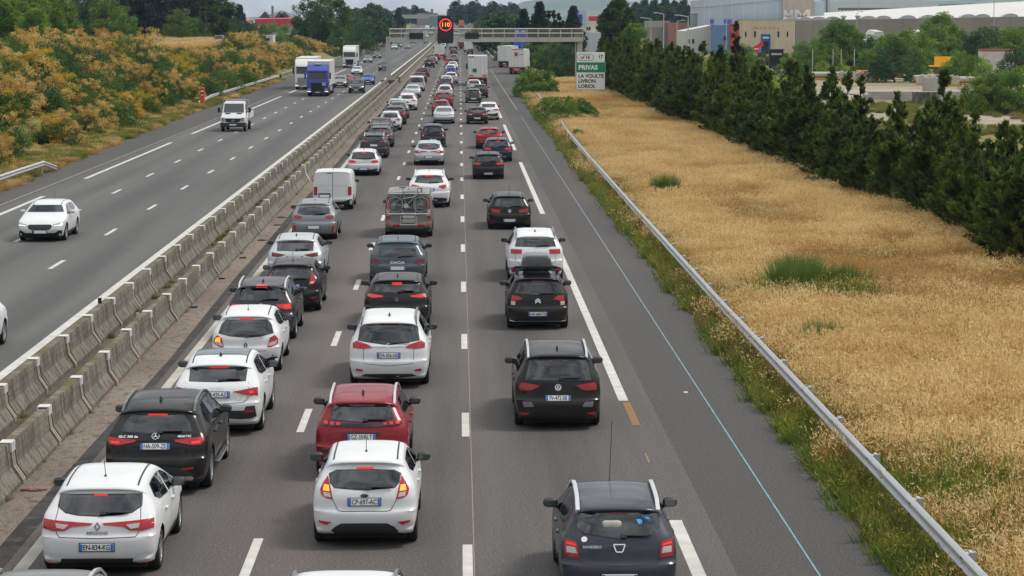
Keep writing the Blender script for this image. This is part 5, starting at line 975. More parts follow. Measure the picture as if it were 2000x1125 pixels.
PLACED=[
 ('megane', 'white', -5.604, 36.79, 0, 'white hatchback nearest in the left queue lane, plate EN-834-KG under a diamond badge', '', 'cars queuing on the right carriageway'),
 ('glc', 'black', -5.529, 43.42, 0, 'big black SUV with plate HA-509-ZE just ahead of the nearest white hatchback', '', 'cars queuing on the right carriageway'),
 ('q3', 'white', -5.056, 49.63, 0, 'white coupe SUV with plate HB-435-AZ and four-ring badge in the left lane', '', 'cars queuing on the right carriageway'),
 ('clio', 'white', -5.245, 58.25, 0, 'white hatchback with its left indicator lit amber, ahead of the coupe SUV with four rings', '', 'cars queuing on the right carriageway'),
 ('troc', 'dgrey', -5.348, 64.18, 0, 'dark grey SUV with silver roof rails and lit brake light in the left lane', 'rails', 'cars queuing on the right carriageway'),
 ('fiesta', 'black', -4.99, 70.5, 0, 'black hatchback with tall red tail lights half hidden by the dark SUV with silver rails', '', 'cars queuing on the right carriageway'),
 ('formentor', 'silver', -5.419, 78.41, 0, 'silver crossover with dark tail lights in the left lane, plate HB-086-AR', '', 'cars queuing on the right carriageway'),
 ('puma', 'steel', -5.747, 93.93, 0, 'steel grey crossover just behind the white panel van in the left lane', '', 'cars queuing on the right carriageway'),
 ('berlingo', 'white', -5.8, 108.95, 0, 'white windowless panel van with two rear doors beside the concrete barrier', '', 'cars queuing on the right carriageway'),
 ('golf7', 'white', -5.362, 133.1, 0, 'white hatchback with lit brake lights ahead of the white panel van', '', 'cars queuing on the right carriageway'),
 ('fiesta', 'white', -1.565, 38.74, 0, 'white hatchback with plate CP-697-AC, amber lit tail lights and black roof strips', '', 'cars queuing on the right carriageway'),
 ('p2008', 'red', -1.851, 44.64, 0, 'dark red crossover with plate GZ-359-LT in the middle lane', 'rails', 'cars queuing on the right carriageway'),
 ('zafira', 'white', -1.675, 55.99, 0, 'white people carrier with chrome tailgate strip and plate DR-056-GB in the middle lane', 'rails', 'cars queuing on the right carriageway'),
 ('p308', 'black', -1.765, 66.5, 0, 'black hatchback with slim lit tail lights just ahead of the white people carrier', '', 'cars queuing on the right carriageway'),
 ('sandero3', 'bluegrey', -2.035, 77.72, 0, 'blue grey hatchback lettered DACIA across its tailgate in the middle lane', '', 'cars queuing on the right carriageway'),
 ('vito', 'taupe', -2.04, 94.98, 0, 'grey brown minibus carrying a bicycle on its tailgate', '', 'cars queuing on the right carriageway'),
 ('infiniti', 'white', -1.42, 110.38, 0, 'white SUV in the middle lane half hidden by the minibus with the bicycle', 'rails', 'cars queuing on the right carriageway'),
 ('touran', 'black', 2.059, 50.12, 0, 'black people carrier with silver roof rails and plate FV-472-SB in the right lane', 'rails', 'cars queuing on the right carriageway'),
 ('c3', 'black', 2.167, 66.3, 0, 'black hatchback carrying a roof box, plate AK-668-TS', '', 'cars queuing on the right carriageway'),
 ('c5', 'white', 2.494, 78.71, 0, 'white SUV with chevron badge ahead of the black car with the roof box', 'rails', 'cars queuing on the right carriageway'),
 ('golf6', 'black', 2.049, 98.45, 0, 'black hatchback with round badge ahead of the white chevron SUV in the right lane', '', 'cars queuing on the right carriageway'),
 ('rio', 'black', 1.559, 129.89, 0, 'black hatchback with bright red tail lights alone behind two cars in the right lane', '', 'cars queuing on the right carriageway'),
 ('sandero2', 'slate', 2.317, 34.55, 0, 'dark slate hatchback lettered SANDERO with a blue bag in its rear window', 'rails', 'cars queuing on the right carriageway'),
 ('p2008', 'dgrey', -5.4, 150.2, 0, 'dark grey crossover with black tail light strip ahead of the brake-lit white hatchback', 'far', 'cars queuing on the right carriageway'),
 ('megane', 'dgreen', -5.44, 163.2, 0, 'dark green grey hatchback directly ahead of the dark grey crossover, left lane', 'far', 'cars queuing on the right carriageway'),
 ('sedan', 'burg', -5.86, 177.0, 0, 'dark burgundy saloon between the dark green hatchback and a small white hatchback, left lane', 'far', 'cars queuing on the right carriageway'),
 ('c3', 'white', -5.47, 188.7, 0, 'small white hatchback with round tail lights leading a dark burgundy saloon, left lane', 'far', 'cars queuing on the right carriageway'),
 ('q3', 'dgrey', -5.39, 199.1, 0, 'dark grey coupe SUV directly ahead of the small white hatchback in the left lane', 'far', 'cars queuing on the right carriageway'),
 ('puma', 'ggrey', -5.41, 211.8, 0, 'green grey crossover second ahead of the small white hatchback in the left lane', 'far', 'cars queuing on the right carriageway'),
 ('rio', 'silver', -5.84, 221.2, 0, 'silver roofed hatchback beside the barrier, just behind the white sporty SUV', 'far', 'cars queuing on the right carriageway'),
 ('glc', 'white', -5.06, 231.4, 0, 'white sporty SUV with thin tail light bar in the left lane', 'far', 'cars queuing on the right carriageway'),
 ('megane', 'grey', -5.2, 242.7, 0, 'mid grey hatchback directly ahead of the white sporty SUV in the left lane', 'far', 'cars queuing on the right carriageway'),
 ('sedan', 'silver', -5.33, 270.7, 0, 'silver saloon just behind the white minibus in the left lane', 'far', 'cars queuing on the right carriageway'),
 ('vito', 'white', -5.29, 294.6, 0, 'white minibus with dark rear window in the left lane by the gantry column', 'far', 'cars queuing on the right carriageway'),
 ('p308', 'black', -5.54, 336.8, 0, 'black hatchback first ahead of the white minibus in the left lane', 'far', 'cars queuing on the right carriageway'),
 ('golf7', 'burg', -5.62, 371.2, 0, 'burgundy hatchback second ahead of the white minibus in the left lane', 'far', 'cars queuing on the right carriageway'),
 ('glc', 'black', -5.6, 445.6, 0, 'black SUV third ahead of the white minibus in the left lane, far off', 'far', 'cars queuing on the right carriageway'),
 ('golf6', 'grey', -5.34, 483.3, 0, 'far grey hatchback directly ahead of the far black SUV by the barrier', 'far', 'cars queuing on the right carriageway'),
 ('megane', 'dgrey', -6.05, 517.6, 0, 'far dark grey hatchback beside the barrier, two ahead of the far black SUV', 'far', 'cars queuing on the right carriageway'),
 ('troc', 'red', -5.15, 527.9, 0, 'far red crossover just behind the tall white delivery van', 'far', 'cars queuing on the right carriageway'),
 ('p2008', 'black', -5.12, 810.9, 0, "tiny black crossover under the gantry, left of the speed sign's foot", 'far', 'cars queuing on the right carriageway'),
 ('golf7', 'white', -6.78, 892.1, 0, 'tiny white hatchback under the gantry next to the barrier', 'far', 'cars queuing on the right carriageway'),
 ('megane', 'silver', -1.84, 142.6, 0, 'silver hatchback with wide wrap-around tail lights, middle lane, ahead of the white SUV', 'far', 'cars queuing on the right carriageway'),
 ('c3', 'navyred', -1.84, 164.4, 0, 'dark blue hatchback with tall red tail pillars in the middle lane', 'far', 'cars queuing on the right carriageway'),
 ('sedan', 'silver', -1.33, 201.0, 0, 'silver saloon with a boot lid at the end of the packed middle queue', 'far', 'cars queuing on the right carriageway'),
 ('fiesta', 'red', -1.67, 216.3, 0, 'red hatchback directly ahead of the silver saloon with a boot lid, middle lane', 'far', 'cars queuing on the right carriageway'),
 ('infiniti', 'darkred', -1.62, 236.8, 0, 'dark red SUV with roof spoiler second ahead of the silver saloon, middle lane', 'far', 'cars queuing on the right carriageway'),
 ('clio', 'white', -1.66, 268.7, 0, 'small white hatchback between a dark red SUV and a purple people carrier, middle lane', 'far', 'cars queuing on the right carriageway'),
 ('zafira', 'purple', -1.69, 294.5, 0, 'dark purple people carrier with big rear window in the middle lane', 'far', 'cars queuing on the right carriageway'),
 ('fiesta', 'white', -1.74, 315.5, 0, 'white hatchback whose roof shows above the dark purple people carrier', 'far', 'cars queuing on the right carriageway'),
 ('troc', 'white', -1.18, 331.1, 0, 'white crossover just behind the bright blue hatchback, middle lane', 'far', 'cars queuing on the right carriageway'),
 ('fiesta', 'blue', -1.32, 371.1, 0, 'bright blue hatchback in the middle lane', 'far', 'cars queuing on the right carriageway'),
 ('golf7', 'white', -1.5, 396.9, 0, 'white hatchback directly ahead of the bright blue hatchback', 'far', 'cars queuing on the right carriageway'),
 ('p308', 'white', -1.24, 426.5, 0, 'white hatchback second ahead of the bright blue hatchback', 'far', 'cars queuing on the right carriageway'),
 ('clio', 'red', -1.84, 460.9, 0, 'red hatchback just left of a white hatchback behind the motorcycle', 'far', 'cars queuing on the right carriageway'),
 ('c3', 'grey', -1.16, 514.2, 0, 'grey green hatchback far ahead in the middle lane beside the motorcycle', 'far', 'cars queuing on the right carriageway'),
 ('golf6', 'darkred', -1.55, 626.9, 0, 'dark red hatchback behind the white box van far up the middle lane', 'far', 'cars queuing on the right carriageway'),
 ('golf7', 'navy', 2.33, 146.2, 0, 'dark navy hatchback with round badge, just right of the black hatchback in the right lane', 'far', 'cars queuing on the right carriageway'),
 ('p308', 'red', 2.01, 161.0, 0, 'bright red hatchback in the right lane behind the black and white pair', 'far', 'cars queuing on the right carriageway'),
 ('megane', 'black', 1.47, 199.9, 0, 'black hatchback with light-bar tail lights beside a white coupe SUV, right lane', 'far', 'cars queuing on the right carriageway'),
 ('q3', 'white', 2.52, 208.3, 0, "white coupe SUV squeezing along the right lane's edge line", 'far', 'cars queuing on the right carriageway'),
 ('c3', 'dgreen', 1.47, 251.7, 0, 'dark green grey hatchback last of three behind the white lorry, right lane', 'far', 'cars queuing on the right carriageway'),
 ('puma', 'burgblack', 2.32, 268.7, 0, 'black crossover with red lights in the middle of three behind the white lorry', 'far', 'cars queuing on the right carriageway'),
 ('golf7', 'silver', 1.79, 294.4, 0, 'silver hatchback with lit red light right behind the white lorry', 'far', 'cars queuing on the right carriageway'),
 ('clio', 'black', 2.75, 626.8, 0, 'black hatchback just ahead of the white lorry with green plate', 'far', 'cars queuing on the right carriageway'),
 ('rio', 'dgrey', 0.44, 819.0, 0, 'tiny dark hatchback under the gantry in the middle of the road', 'far', 'cars queuing on the right carriageway'),
 ('octavia', 'white', -16.39, 96.2, 1, 'white estate car with lit headlights coming down the left carriageway', 'far', 'cars on the left carriageway coming towards the camera'),
 ('glc', 'black', -12.39, 289.2, 1, 'black SUV with yellowish lights nearest the barrier, left carriageway', 'far', 'cars on the left carriageway coming towards the camera'),
 ('sedan', 'blue', -12.56, 328.7, 1, 'blue saloon just behind the black SUV with yellowish lights', 'far', 'cars on the left carriageway coming towards the camera'),
 ('p2008', 'ggrey', -15.58, 313.5, 1, "grey green off-roader half hidden behind the blue lorry's trailer", 'far', 'cars on the left carriageway coming towards the camera'),
 ('sedan', 'silver', -16.43, 384.8, 1, 'silver saloon in front of the white lorry farther back, left carriageway', 'far', 'cars on the left carriageway coming towards the camera'),
 ('infiniti', 'black', -13.09, 416.5, 1, 'black SUV passing behind the gantry column', 'far', 'cars on the left carriageway coming towards the camera'),
 ('sedan', 'grey', -19.19, 501.3, 1, 'grey saloon in the slow lane beyond the farther white lorry', 'far', 'cars on the left carriageway coming towards the camera'),
 ('golf7', 'olive', -19.18, 560.1, 1, 'dark olive hatchback farther along the slow lane, near the gantry column', 'far', 'cars on the left carriageway coming towards the camera'),
 ('troc', 'silver', -20.12, 739.3, 1, "far silver crossover under the gantry's left end, left carriageway", 'far', 'cars on the left carriageway coming towards the camera'),
 ('golf6', 'navy', -20.38, 805.7, 1, "far dark blue hatchback under the gantry's left end", 'far', 'cars on the left carriageway coming towards the camera'),
 ('fiesta', 'grey', -16.32, 752.9, 1, 'far grey hatchback under the gantry nearest the barrier on the left carriageway', 'far', 'cars on the left carriageway coming towards the camera'),
 ('clio', 'red', -15.05, 323.4, 1, 'small red hatchback between the off-roader and the black SUV', 'far', 'cars on the left carriageway coming towards the camera'),
 ('megane', 'white', -13.04, 63.1, 1, "white car cut off by the photo's left edge on the left carriageway", 'far', 'cars on the left carriageway coming towards the camera'),
 ('troc', 'grey', -5.3, 28.75, 0, 'grey car cut off at the bottom left corner, only its roof showing', 'rails far', 'cars queuing on the right carriageway'),
 ('zafira', 'white', -1.45, 28.15, 0, 'white car cut off at the bottom edge with only its railed roof showing', 'rails far', 'cars queuing on the right carriageway'),
]

PAINT = {}
def paint(name, c, metal=0, coat=.42, rough=.42):
    PAINT[name] = mat('paint_'+name, c, rough, metal, .07, coat, noise=(1.3, .03))
    # road dust on the lower body
    n = PAINT[name].node_tree.nodes; l = PAINT[name].node_tree.links; p = n['Principled BSDF']; src = p.inputs['Base Color'].links[0].from_socket
    t = n.new('ShaderNodeTexCoord'); sx = n.new('ShaderNodeSeparateXYZ'); l.new(t.outputs['Object'], sx.inputs[0]); nz_ = n.new('ShaderNodeTexNoise'); nz_.inputs['Scale'].default_value = 4; nz_.inputs['Detail'].default_value = 6; l.new(t.outputs['Object'], nz_.inputs['Vector'])
    mr = n.new('ShaderNodeMapRange'); mr.inputs[1].default_value = .85; mr.inputs[2].default_value = .2; mr.inputs[3].default_value = .02; mr.inputs[4].default_value = .34; l.new(sx.outputs['Z'], mr.inputs[0])
    mu = n.new('ShaderNodeMath'); mu.operation = 'MULTIPLY'; l.new(mr.outputs[0], mu.inputs[0]); l.new(nz_.outputs['Fac'], mu.inputs[1])
    mx = n.new('ShaderNodeMix'); mx.data_type = 'RGBA'; l.new(mu.outputs[0], mx.inputs[0]); l.new(src, mx.inputs[6]); mx.inputs[7].default_value = (.16, .145, .125, 1); l.new(mx.outputs[2], p.inputs['Base Color'])
    # the inner side of the shell is dark trim
    g = n.new('ShaderNodeNewGeometry'); d = n.new('ShaderNodeBsdfDiffuse'); d.inputs[0].default_value = (.05, .05, .052, 1); ms = n.new('ShaderNodeMixShader')
    l.new(g.outputs['Backfacing'], ms.inputs[0]); l.new(p.outputs[0], ms.inputs[1]); l.new(d.outputs[0], ms.inputs[2]); l.new(ms.outputs[0], n['Material Output'].inputs['Surface'])
    return PAINT[name]
for nm, c, me_ in (('white', (.57, .585, .60), 0), ('black', (.006, .006, .007), 0), ('dgrey', (.030, .031, .033), .3), ('silver', (.44, .46, .48), .5), ('grey', (.17, .175, .18), .4), ('steel', (.20, .215, .23), .35), ('red', (.20, .006, .016), .2), ('darkred', (.10, .010, .018), .2), ('burg', (.045, .016, .022), .2),
                  ('bluegrey', (.062, .082, .098), .15), ('slate', (.034, .040, .052), .3), ('taupe', (.17, .165, .155), .4), ('blue', (.02, .06, .32), .2), ('navy', (.012, .018, .045), .2), ('dgreen', (.05, .058, .052), .3), ('ggrey', (.16, .18, .17), .3), ('purple', (.05, .045, .075), .3), ('olive', (.05, .05, .035), .3), ('navyred', (.016, .02, .04), .2), ('burgblack', (.016, .012, .014), .1)): paint(nm, c, me_)
def glass(name, tint, ior=1.75):
    m = bpy.data.materials.new(name); m.use_nodes = True; n = m.node_tree.nodes; l = m.node_tree.links; n.remove(n['Principled BSDF'])
    t = n.new('ShaderNodeBsdfTransparent'); t.inputs[0].default_value = (*tint, 1); g = n.new('ShaderNodeBsdfGlossy'); g.inputs['Roughness'].default_value = .02; g.inputs[0].default_value = (.9, .95, 1, 1)
    f = n.new('ShaderNodeFresnel'); f.inputs[0].default_value = ior; x = n.new('ShaderNodeMixShader'); l.new(f.outputs[0], x.inputs[0]); l.new(t.outputs[0], x.inputs[1]); l.new(g.outputs[0], x.inputs[2]); l.new(x.outputs[0], n['Material Output'].inputs['Surface'])
    return m
M_glass = glass('car_glass', (.50, .56, .55)); M_glassr = glass('rear_glass', (.36, .41, .41)); M_glassp = mat('van_glass', (.014, .018, .019), .03, 0, .9)
M_red = mat('tail_red', (.30, .006, .012), .2, 0, .4, .3); M_darkred = mat('tail_dark_red', (.11, .006, .010), .2, 0, .4, .3)
M_lit = mat('lit_red', (.5, .01, .01), .3, emit=(1.0, .04, .03), es=.34); M_amber = mat('lit_amber', (.6, .2, .02), .3, emit=(1.0, .30, .03), es=1.1)
M_clear = mat('clear_lens', (.42, .36, .35), .15, 0, .7, .5); M_reflr = mat('reflector_red', (.38, .02, .03), .25, 0, .6)
M_trim = mat('bumper_plastic', (.022, .022, .024), .55, noise=(4, .12)); M_seam = mat('panel_gap', (.02, .02, .021), .8)
M_chrome = mat('chrome', (.66, .67, .68), .18, .9); M_rail = mat('alu_rail', (.58, .59, .60), .32, .75); M_tyre = mat('tyre_rubber', (.012, .012, .012), .85); M_rim = mat('alloy_rim', (.36, .37, .38), .35, .7)
M_mirror = mat('mirror_glass', (.10, .12, .12), .05, .6); M_plate = mat('plate_white', srgb(214, 216, 218), .45); M_plateb = mat('plate_blue', srgb(48, 104, 190), .45); M_platetx = mat('plate_black', (.012, .012, .014), .5)
M_head = mat('headlight_glass', (.30, .31, .32), .12, .2, .8, .6); M_headlit = mat('headlight_lit', (.6, .58, .5), .2, emit=(1.0, .90, .66), es=.9); M_mesh = mat('grille_mesh', (.008, .008, .009), .5); M_interior = mat('cabin_cloth', (.05, .05, .052), .9)
SECT = {'car': ([0, .12, .20, .30, .42, .56, .66, .71, .78, .86, .93, 1.0, 1.1], [.86, .90, .945, .985, 1.0, .992, .962, .915, .855, .775, .725, .675, .64]),
        'van': ([0, .12, .20, .30, .42, .56, .66, .71, .78, .86, .93, 1.0, 1.1], [.90, .93, .965, .99, 1.0, 1.0, .992, .98, .962, .935, .90, .85, .8])}
def halfw(m, y, z):
    zs, ws = SECT[m.get('sec', 'car')]; Hh = m['H']; s = np.interp(z/Hh, zs, ws); p = 1.0; Lm = m['L']
    if y < .8: p -= .055*((.8-y)/.8)**2
    if y > Lm-1.0: p -= .15*((y-Lm+1.0)/1.0)**2
    if z > m['belt'] and m.get('sec', 'car') == 'car':
        k = min(1, (z-m['belt'])/.3)
        if y < 1.7: p -= .05*k*((1.7-y)/1.7)**1.5
        if y > Lm*.6: p -= .07*k*min(1, (y-Lm*.6)/1.0)
    for wy in (m['roh'], m['roh']+m['wb']):      # slight flare round the arches
        d = math.hypot(y-wy, z-m['R']); p += .012*math.exp(-((d-m['R']-.06)/.12)**2)
    return m['W']/2*s*p
def outline(m, it=2, dens=.09):
    """columns: y, z, and the same point of the outline without the spoiler lip"""
    q0 = profile(m); m2 = dict(m); m2['sp'] = -.02; q1 = profile(m2)
    if not m.get('boot'): k = m['nrear']; q1[k] = (m['yt']+.03, m['zt']+.025); q1[k+1] = (m['yt']+.09, m['zt']+.05)
    p = [np.array(tuple(u)+tuple(v), dtype=float) for u, v in zip(q0, q1)]
    for _ in range(it):
        q = []
        for i in range(len(p)):
            a, c = p[i], p[(i+1) % len(p)]; q += [a*.78+c*.22, a*.22+c*.78]
        p = q
    r = []
    for i in range(len(p)):
        a, c = p[i], p[(i+1) % len(p)]; d = np.linalg.norm((c-a)[:2]); k = max(1, int(d/dens)); r += [a+(c-a)*j/k for j in range(k)]
    f = []
    for q in r:
        if not f or np.linalg.norm(q-f[-1]) > .012: f.append(q)
    return f
def body_geo(m, nphi=8, nlam=5, dens=.10):
    P = outline(m, 2, dens); n = len(P); Lm, Hh = m['L'], m['H']; V = []; exp_ = 2/3.2; van = m.get('sec') == 'van'
    rows = []
    for i, q4 in enumerate(P):
        q, qb = q4[:2], q4[2:]
        a, c = P[i-1][2:], P[(i+1) % n][2:]; t = c-a; t = t/(np.linalg.norm(t)+1e-9)
        D = (.075 if van else .10) + (.10 if van else .16)*abs(t[1])**1.5
        if q[1] < .30: D *= .55
        K = np.array([min(max(qb[0], 1.05), Lm-1.05), Hh*.42]); d = K-qb; dist = np.linalg.norm(d); d = d/dist; D = min(D, dist*.6); row = []
        for k in range(nphi+1):
            f = math.pi/2*k/nphi; s = math.sin(f)**exp_ if f > 0 else 0; co = max(0, math.cos(f))**exp_ if k < nphi else 0
            u = min(1, (1-co)*1.6); Q = q*(1-u) + qb*u + d*D*(1-co); row.append((halfw(m, Q[0], Q[1])*s, Q[0], Q[1]))
        for k in range(1, nlam+1):
            Q = qb + d*(D+(dist-D)*(k/nlam)**.8); row.append((halfw(m, Q[0], Q[1]), Q[0], Q[1]))
        rows.append(row)
    c = len(rows[0]); F_ = []
    for row in rows: V += row
    nb = len(V)
    for row in rows: V += [(-x, y, z) for (x, y, z) in row]
    for i in range(n):
        j = (i+1) % n
        for k in range(c-1):
            F_.append((i*c+k, j*c+k, j*c+k+1, i*c+k+1)); F_.append((nb+i*c+k, nb+i*c+k+1, nb+j*c+k+1, nb+j*c+k))
    V = [(x, y-m['roh'], z) for (x, y, z) in V]
    return V, F_
def top_z(m, yv):
    """roof line height at y (from the rear bumper)"""
    best = 0; P = m['_out']
    for i in range(len(P)):
        a, c = P[i], P[(i+1) % len(P)]
        if (a[0]-yv)*(c[0]-yv) <= 0 and a[0] != c[0]: best = max(best, a[1]+(c[1]-a[1])*(yv-a[0])/(c[0]-a[0]))
    return best
def rear_y(m, z):
    P = m['_out']; best = 9
    for i in range(len(P)):
        a, c = P[i], P[(i+1) % len(P)]
        if (a[1]-z)*(c[1]-z) <= 0 and a[1] != c[1]: best = min(best, a[0]+(c[0]-a[0])*(z-a[1])/(c[1]-a[1]))
    return best
def patch(bvh, poly, axis, off=.006, grid=.075, skirt=True, side=1, hole=None):
    """polygon given in a flat view, laid onto the body surface. axis: rear/front (x,z), side (y,z), top (x,y)"""
    pts = []
    for i in range(len(poly)):
        a, c = Vector(poly[i]), Vector(poly[(i+1) % len(poly)]); k = max(1, int((c-a).length/grid)); pts += [a+(c-a)*j/k for j in range(k)]
    nb = len(pts); xs = [p.x for p in poly_v(poly)]; ys = [p.y for p in poly_v(poly)]
    ins = []; x = min(xs)+grid*.5
    while x < max(xs):
        y = min(ys)+grid*.5
        while y < max(ys):
            v = Vector((x, y))
            if inside(v, pts) and min((v-p).length for p in pts) > grid*.4: ins.append(v)
            y += grid
        x += grid
    edges = [(i, (i+1) % nb) for i in range(nb)]
    if hole:
        ins = [v for v in ins if not inside(v, poly_v(hole))]; k0 = len(pts)+len(ins); hp = poly_v(hole); edges += [(k0+i, k0+(i+1) % len(hp)) for i in range(len(hp))]; ins = ins+hp
    vs, es, fs, _, _, _ = delaunay_2d_cdt(pts+ins, edges, [], 1, 1e-5)
    if hole: fs = [f_ for f_ in fs if not inside(sum((vs[i] for i in f_), Vector((0, 0)))/len(f_), poly_v(hole))]
    out = []; dirs = {'rear': Vector((0, 1, 0)), 'front': Vector((0, -1, 0)), 'side': Vector((-side, 0, 0)), 'top': Vector((0, 0, -1))}[axis]
    res = []
    for v in vs:
        o = {'rear': Vector((v.x, -8, v.y)), 'front': Vector((v.x, 8, v.y)), 'side': Vector((side*4, v.x, v.y)), 'top': Vector((v.x, v.y, 5))}[axis]
        h, nrm, _, dist = bvh.ray_cast(o, dirs)
        if h is None:
            g_ = o + dirs*(8 if axis in ('rear', 'front') else 4); h, nrm, _, dist = bvh.find_nearest(g_ - dirs*1.2 if axis in ('rear', 'front') else g_)
        if nrm.dot(dirs) > 0: nrm = -nrm
        res.append((h, nrm))
    V = [h+nrm*off for h, nrm in res]; F_ = [tuple(f) for f in fs]
    F2 = []
    for f in F_:
        nn = (V[f[1]]-V[f[0]]).cross(V[f[2]]-V[f[0]]); F2.append(f if nn.dot(dirs) < 0 else tuple(reversed(f)))
    if skirt:
        cnt = {}
        for f in F2:
            for i in range(len(f)): e = (f[i], f[(i+1) % len(f)]); cnt[tuple(sorted(e))] = cnt.get(tuple(sorted(e)), []) + [e]
        m_ = {}
        for k, l_ in cnt.items():
            if len(l_) == 1:
                a, c = l_[0]
                for q in (a, c):
                    if q not in m_: m_[q] = len(V); V.append(res[q][0]-res[q][1]*.012)
                F2.append((c, a, m_[a], m_[c]))
    return V, F2
def poly_v(poly): return [Vector(p) for p in poly]
def inside(v, pts):
    c = False; j = len(pts)-1
    for i in range(len(pts)):
        a, b_ = pts[i], pts[j]
        if (a.y > v.y) != (b_.y > v.y) and v.x < (b_.x-a.x)*(v.y-a.y)/(b_.y-a.y)+a.x: c = not c
        j = i
    return c
def mirror_poly(half): # centre-line half -> full polygon
    L_ = [(x, z) for (x, z) in half]; return L_ + [(-x, z) for (x, z) in reversed(L_) if abs(x) > 1e-6]
WHEEL = {}
def wheel_mesh(Rw, wid=.215):
    if Rw in WHEEL: return WHEEL[Rw]
    h = wid/2; b = MB(); rr = Rw*.70
    b.lathe([(-h*.85, rr), (-h, rr+.03), (-h*.98, Rw-.035), (-h*.75, Rw-.006), (-h*.3, Rw), (h*.3, Rw), (h*.75, Rw-.006), (h*.98, Rw-.035), (h, rr+.03), (h*.85, rr)], 26)
    for s in (-.045, .045): b.lathe([(s-.006, Rw+.001), (s, Rw-.004), (s+.006, Rw+.001)], 26)
    ty = b.me('tyre', [M_tyre], True, 50)
    b = MB(); b.lathe([(h*.8, rr+.004), (h*.9, rr-.005), (h*.86, rr-.03), (h*.4, rr-.045), (-h*.7, rr-.05)], 26, 0); b.lathe([(h*.25, rr-.04), (h*.25, 0)], 26, 1)
    for k in range(5):
        a = 2*math.pi*k/5+.3
        for da in (-.17, .17):
            c, s = math.cos(a+da), math.sin(a+da); c0, s0 = math.cos(a), math.sin(a); q = (-s, c)
            p0 = (c0*.05, s0*.05); p1 = (c*(rr-.03), s*(rr-.03)); wv = .022
            V = [(h*.72, p0[0]-q[0]*wv, p0[1]-q[1]*wv), (h*.72, p0[0]+q[0]*wv, p0[1]+q[1]*wv), (h*.82, p1[0]+q[0]*wv, p1[1]+q[1]*wv), (h*.82, p1[0]-q[0]*wv, p1[1]-q[1]*wv)]
            V += [(v[0]-.03, v[1], v[2]) for v in V]; b.add(V, [(0, 1, 2, 3), (0, 4, 5, 1), (2, 6, 7, 3), (1, 5, 6, 2), (3, 7, 4, 0)], 0)
    b.lathe([(h*.7, .06), (h*.8, .05), (h*.82, 0)], 10, 0)
    ri = b.me('rim', [M_rim, M_dark], False); WHEEL[Rw] = (ty, ri); return ty, ri
def smooth_me(name, V, F_, mats, sharp=35): return mesh(name, V, F_, mats, None, True, sharp)

def frame_on(bvh, x, z):
    h, n_, _, _ = bvh.ray_cast(Vector((x, -8, z)), Vector((0, 1, 0)))
    if h is None: h, n_, _, _ = bvh.find_nearest(Vector((x, -1, z)))
    if n_.y > 0: n_ = -n_
    up = (Vector((0, 0, 1)) - n_*n_.z).normalized(); rt = up.cross(n_).normalized()   # right as seen from behind
    if rt.x < 0: rt = -rt
    return Matrix(((rt.x, -n_.x, up.x, 0), (rt.y, -n_.y, up.y, 0), (rt.z, -n_.z, up.z, 0), (0, 0, 0, 1))), h + n_*.012
def badge_mesh(kind, material):
    b = MB(); r = .055
    def ring(cx, cz, r1, r2, sx=1.0, n=20):
        V = []
        for i in range(n):
            a = 2*math.pi*i/n
            for q in (r1, r2): V.append((cx+q*sx*math.cos(a), 0, cz+q*math.sin(a)))
        b.add(V, [(2*i, 2*i+1, (2*i+3) % (2*n), (2*i+2) % (2*n)) for i in range(n)])
    def poly(p): b.add([(x, -.002, z) for x, z in p], [tuple(range(len(p)))])
    def line(p, wd):
        for (a, c) in zip(p, p[1:]):
            a, c = Vector(a), Vector(c); d = (c-a).normalized(); q = Vector((-d.y, d.x))*wd/2; poly([(a-q)[:], (c-q)[:], (c+q)[:], (a+q)[:]])
    if kind == 'diamond':
        for s in (1, -1): poly([(0, .075), (s*.052, 0), (s*.024, 0), (0, .036)]); poly([(s*.052, 0), (0, -.075), (0, -.036), (s*.024, 0)])
    elif kind == 'star':
        ring(0, 0, .062, .070)
        for k in range(3): a = math.pi/2+k*2*math.pi/3; poly([(math.cos(a)*.064, math.sin(a)*.064), (math.cos(a+1.05)*.012, math.sin(a+1.05)*.012), (math.cos(a-1.05)*.012, math.sin(a-1.05)*.012)])
    elif kind == 'rings':
        for k in range(4): ring(-.105+k*.07, 0, .034, .042)
    elif kind == 'vw':
        ring(0, 0, .058, .068); line([(-.030, .055), (0, -.002), (.030, .055)], .013); line([(-.054, .018), (-.026, -.050), (0, .002), (.026, -.050), (.054, .018)], .013)
    elif kind == 'chevron':
        for dz in (0, -.055): line([(-.075, -.03+dz), (0, .035+dz), (.075, -.03+dz)], .026)
    elif kind == 'oval':
        n = 20; poly([(.068*math.cos(2*math.pi*i/n), .028*math.sin(2*math.pi*i/n)) for i in range(n)])
    elif kind == 'blitz':
        ring(0, 0, .052, .064); line([(-.07, .012), (.01, .012), (-.01, -.012), (.07, -.012)], .012)
    elif kind == 'shield': line([(-.04, .05), (.04, .05), (.035, -.02), (0, -.055), (-.035, -.02), (-.04, .05)], .012); line([(-.015, .03), (.015, .0), (-.005, -.03)], .014)
    elif kind == 'vee': line([(-.085, .055), (.085, .055), (.045, -.055), (-.045, -.055), (-.085, .055)], .016)
    return b.me('badge', [material])
PLATES = {'megane': 'EN-834-KG', 'glc': 'HA-509-ZE', 'q3': 'HB-435-AZ', 'fiesta': 'CP-697-AC', 'p2008': 'GZ-359-LT', 'zafira': 'DR-056-GB', 'touran': 'FV-472-SB', 'c3': 'AK-668-TS', 'formentor': 'HB-086-AR'}
BADGE = {'megane': 'diamond', 'clio': 'diamond', 'glc': 'star', 'q3': 'rings', 'troc': 'vw', 'golf7': 'vw', 'golf6': 'vw', 'touran': 'vw', 'fiesta': 'oval', 'p308': 'shield', 'c3': 'chevron', 'c5': 'chevron', 'zafira': 'blitz', 'sandero2': 'vee'}
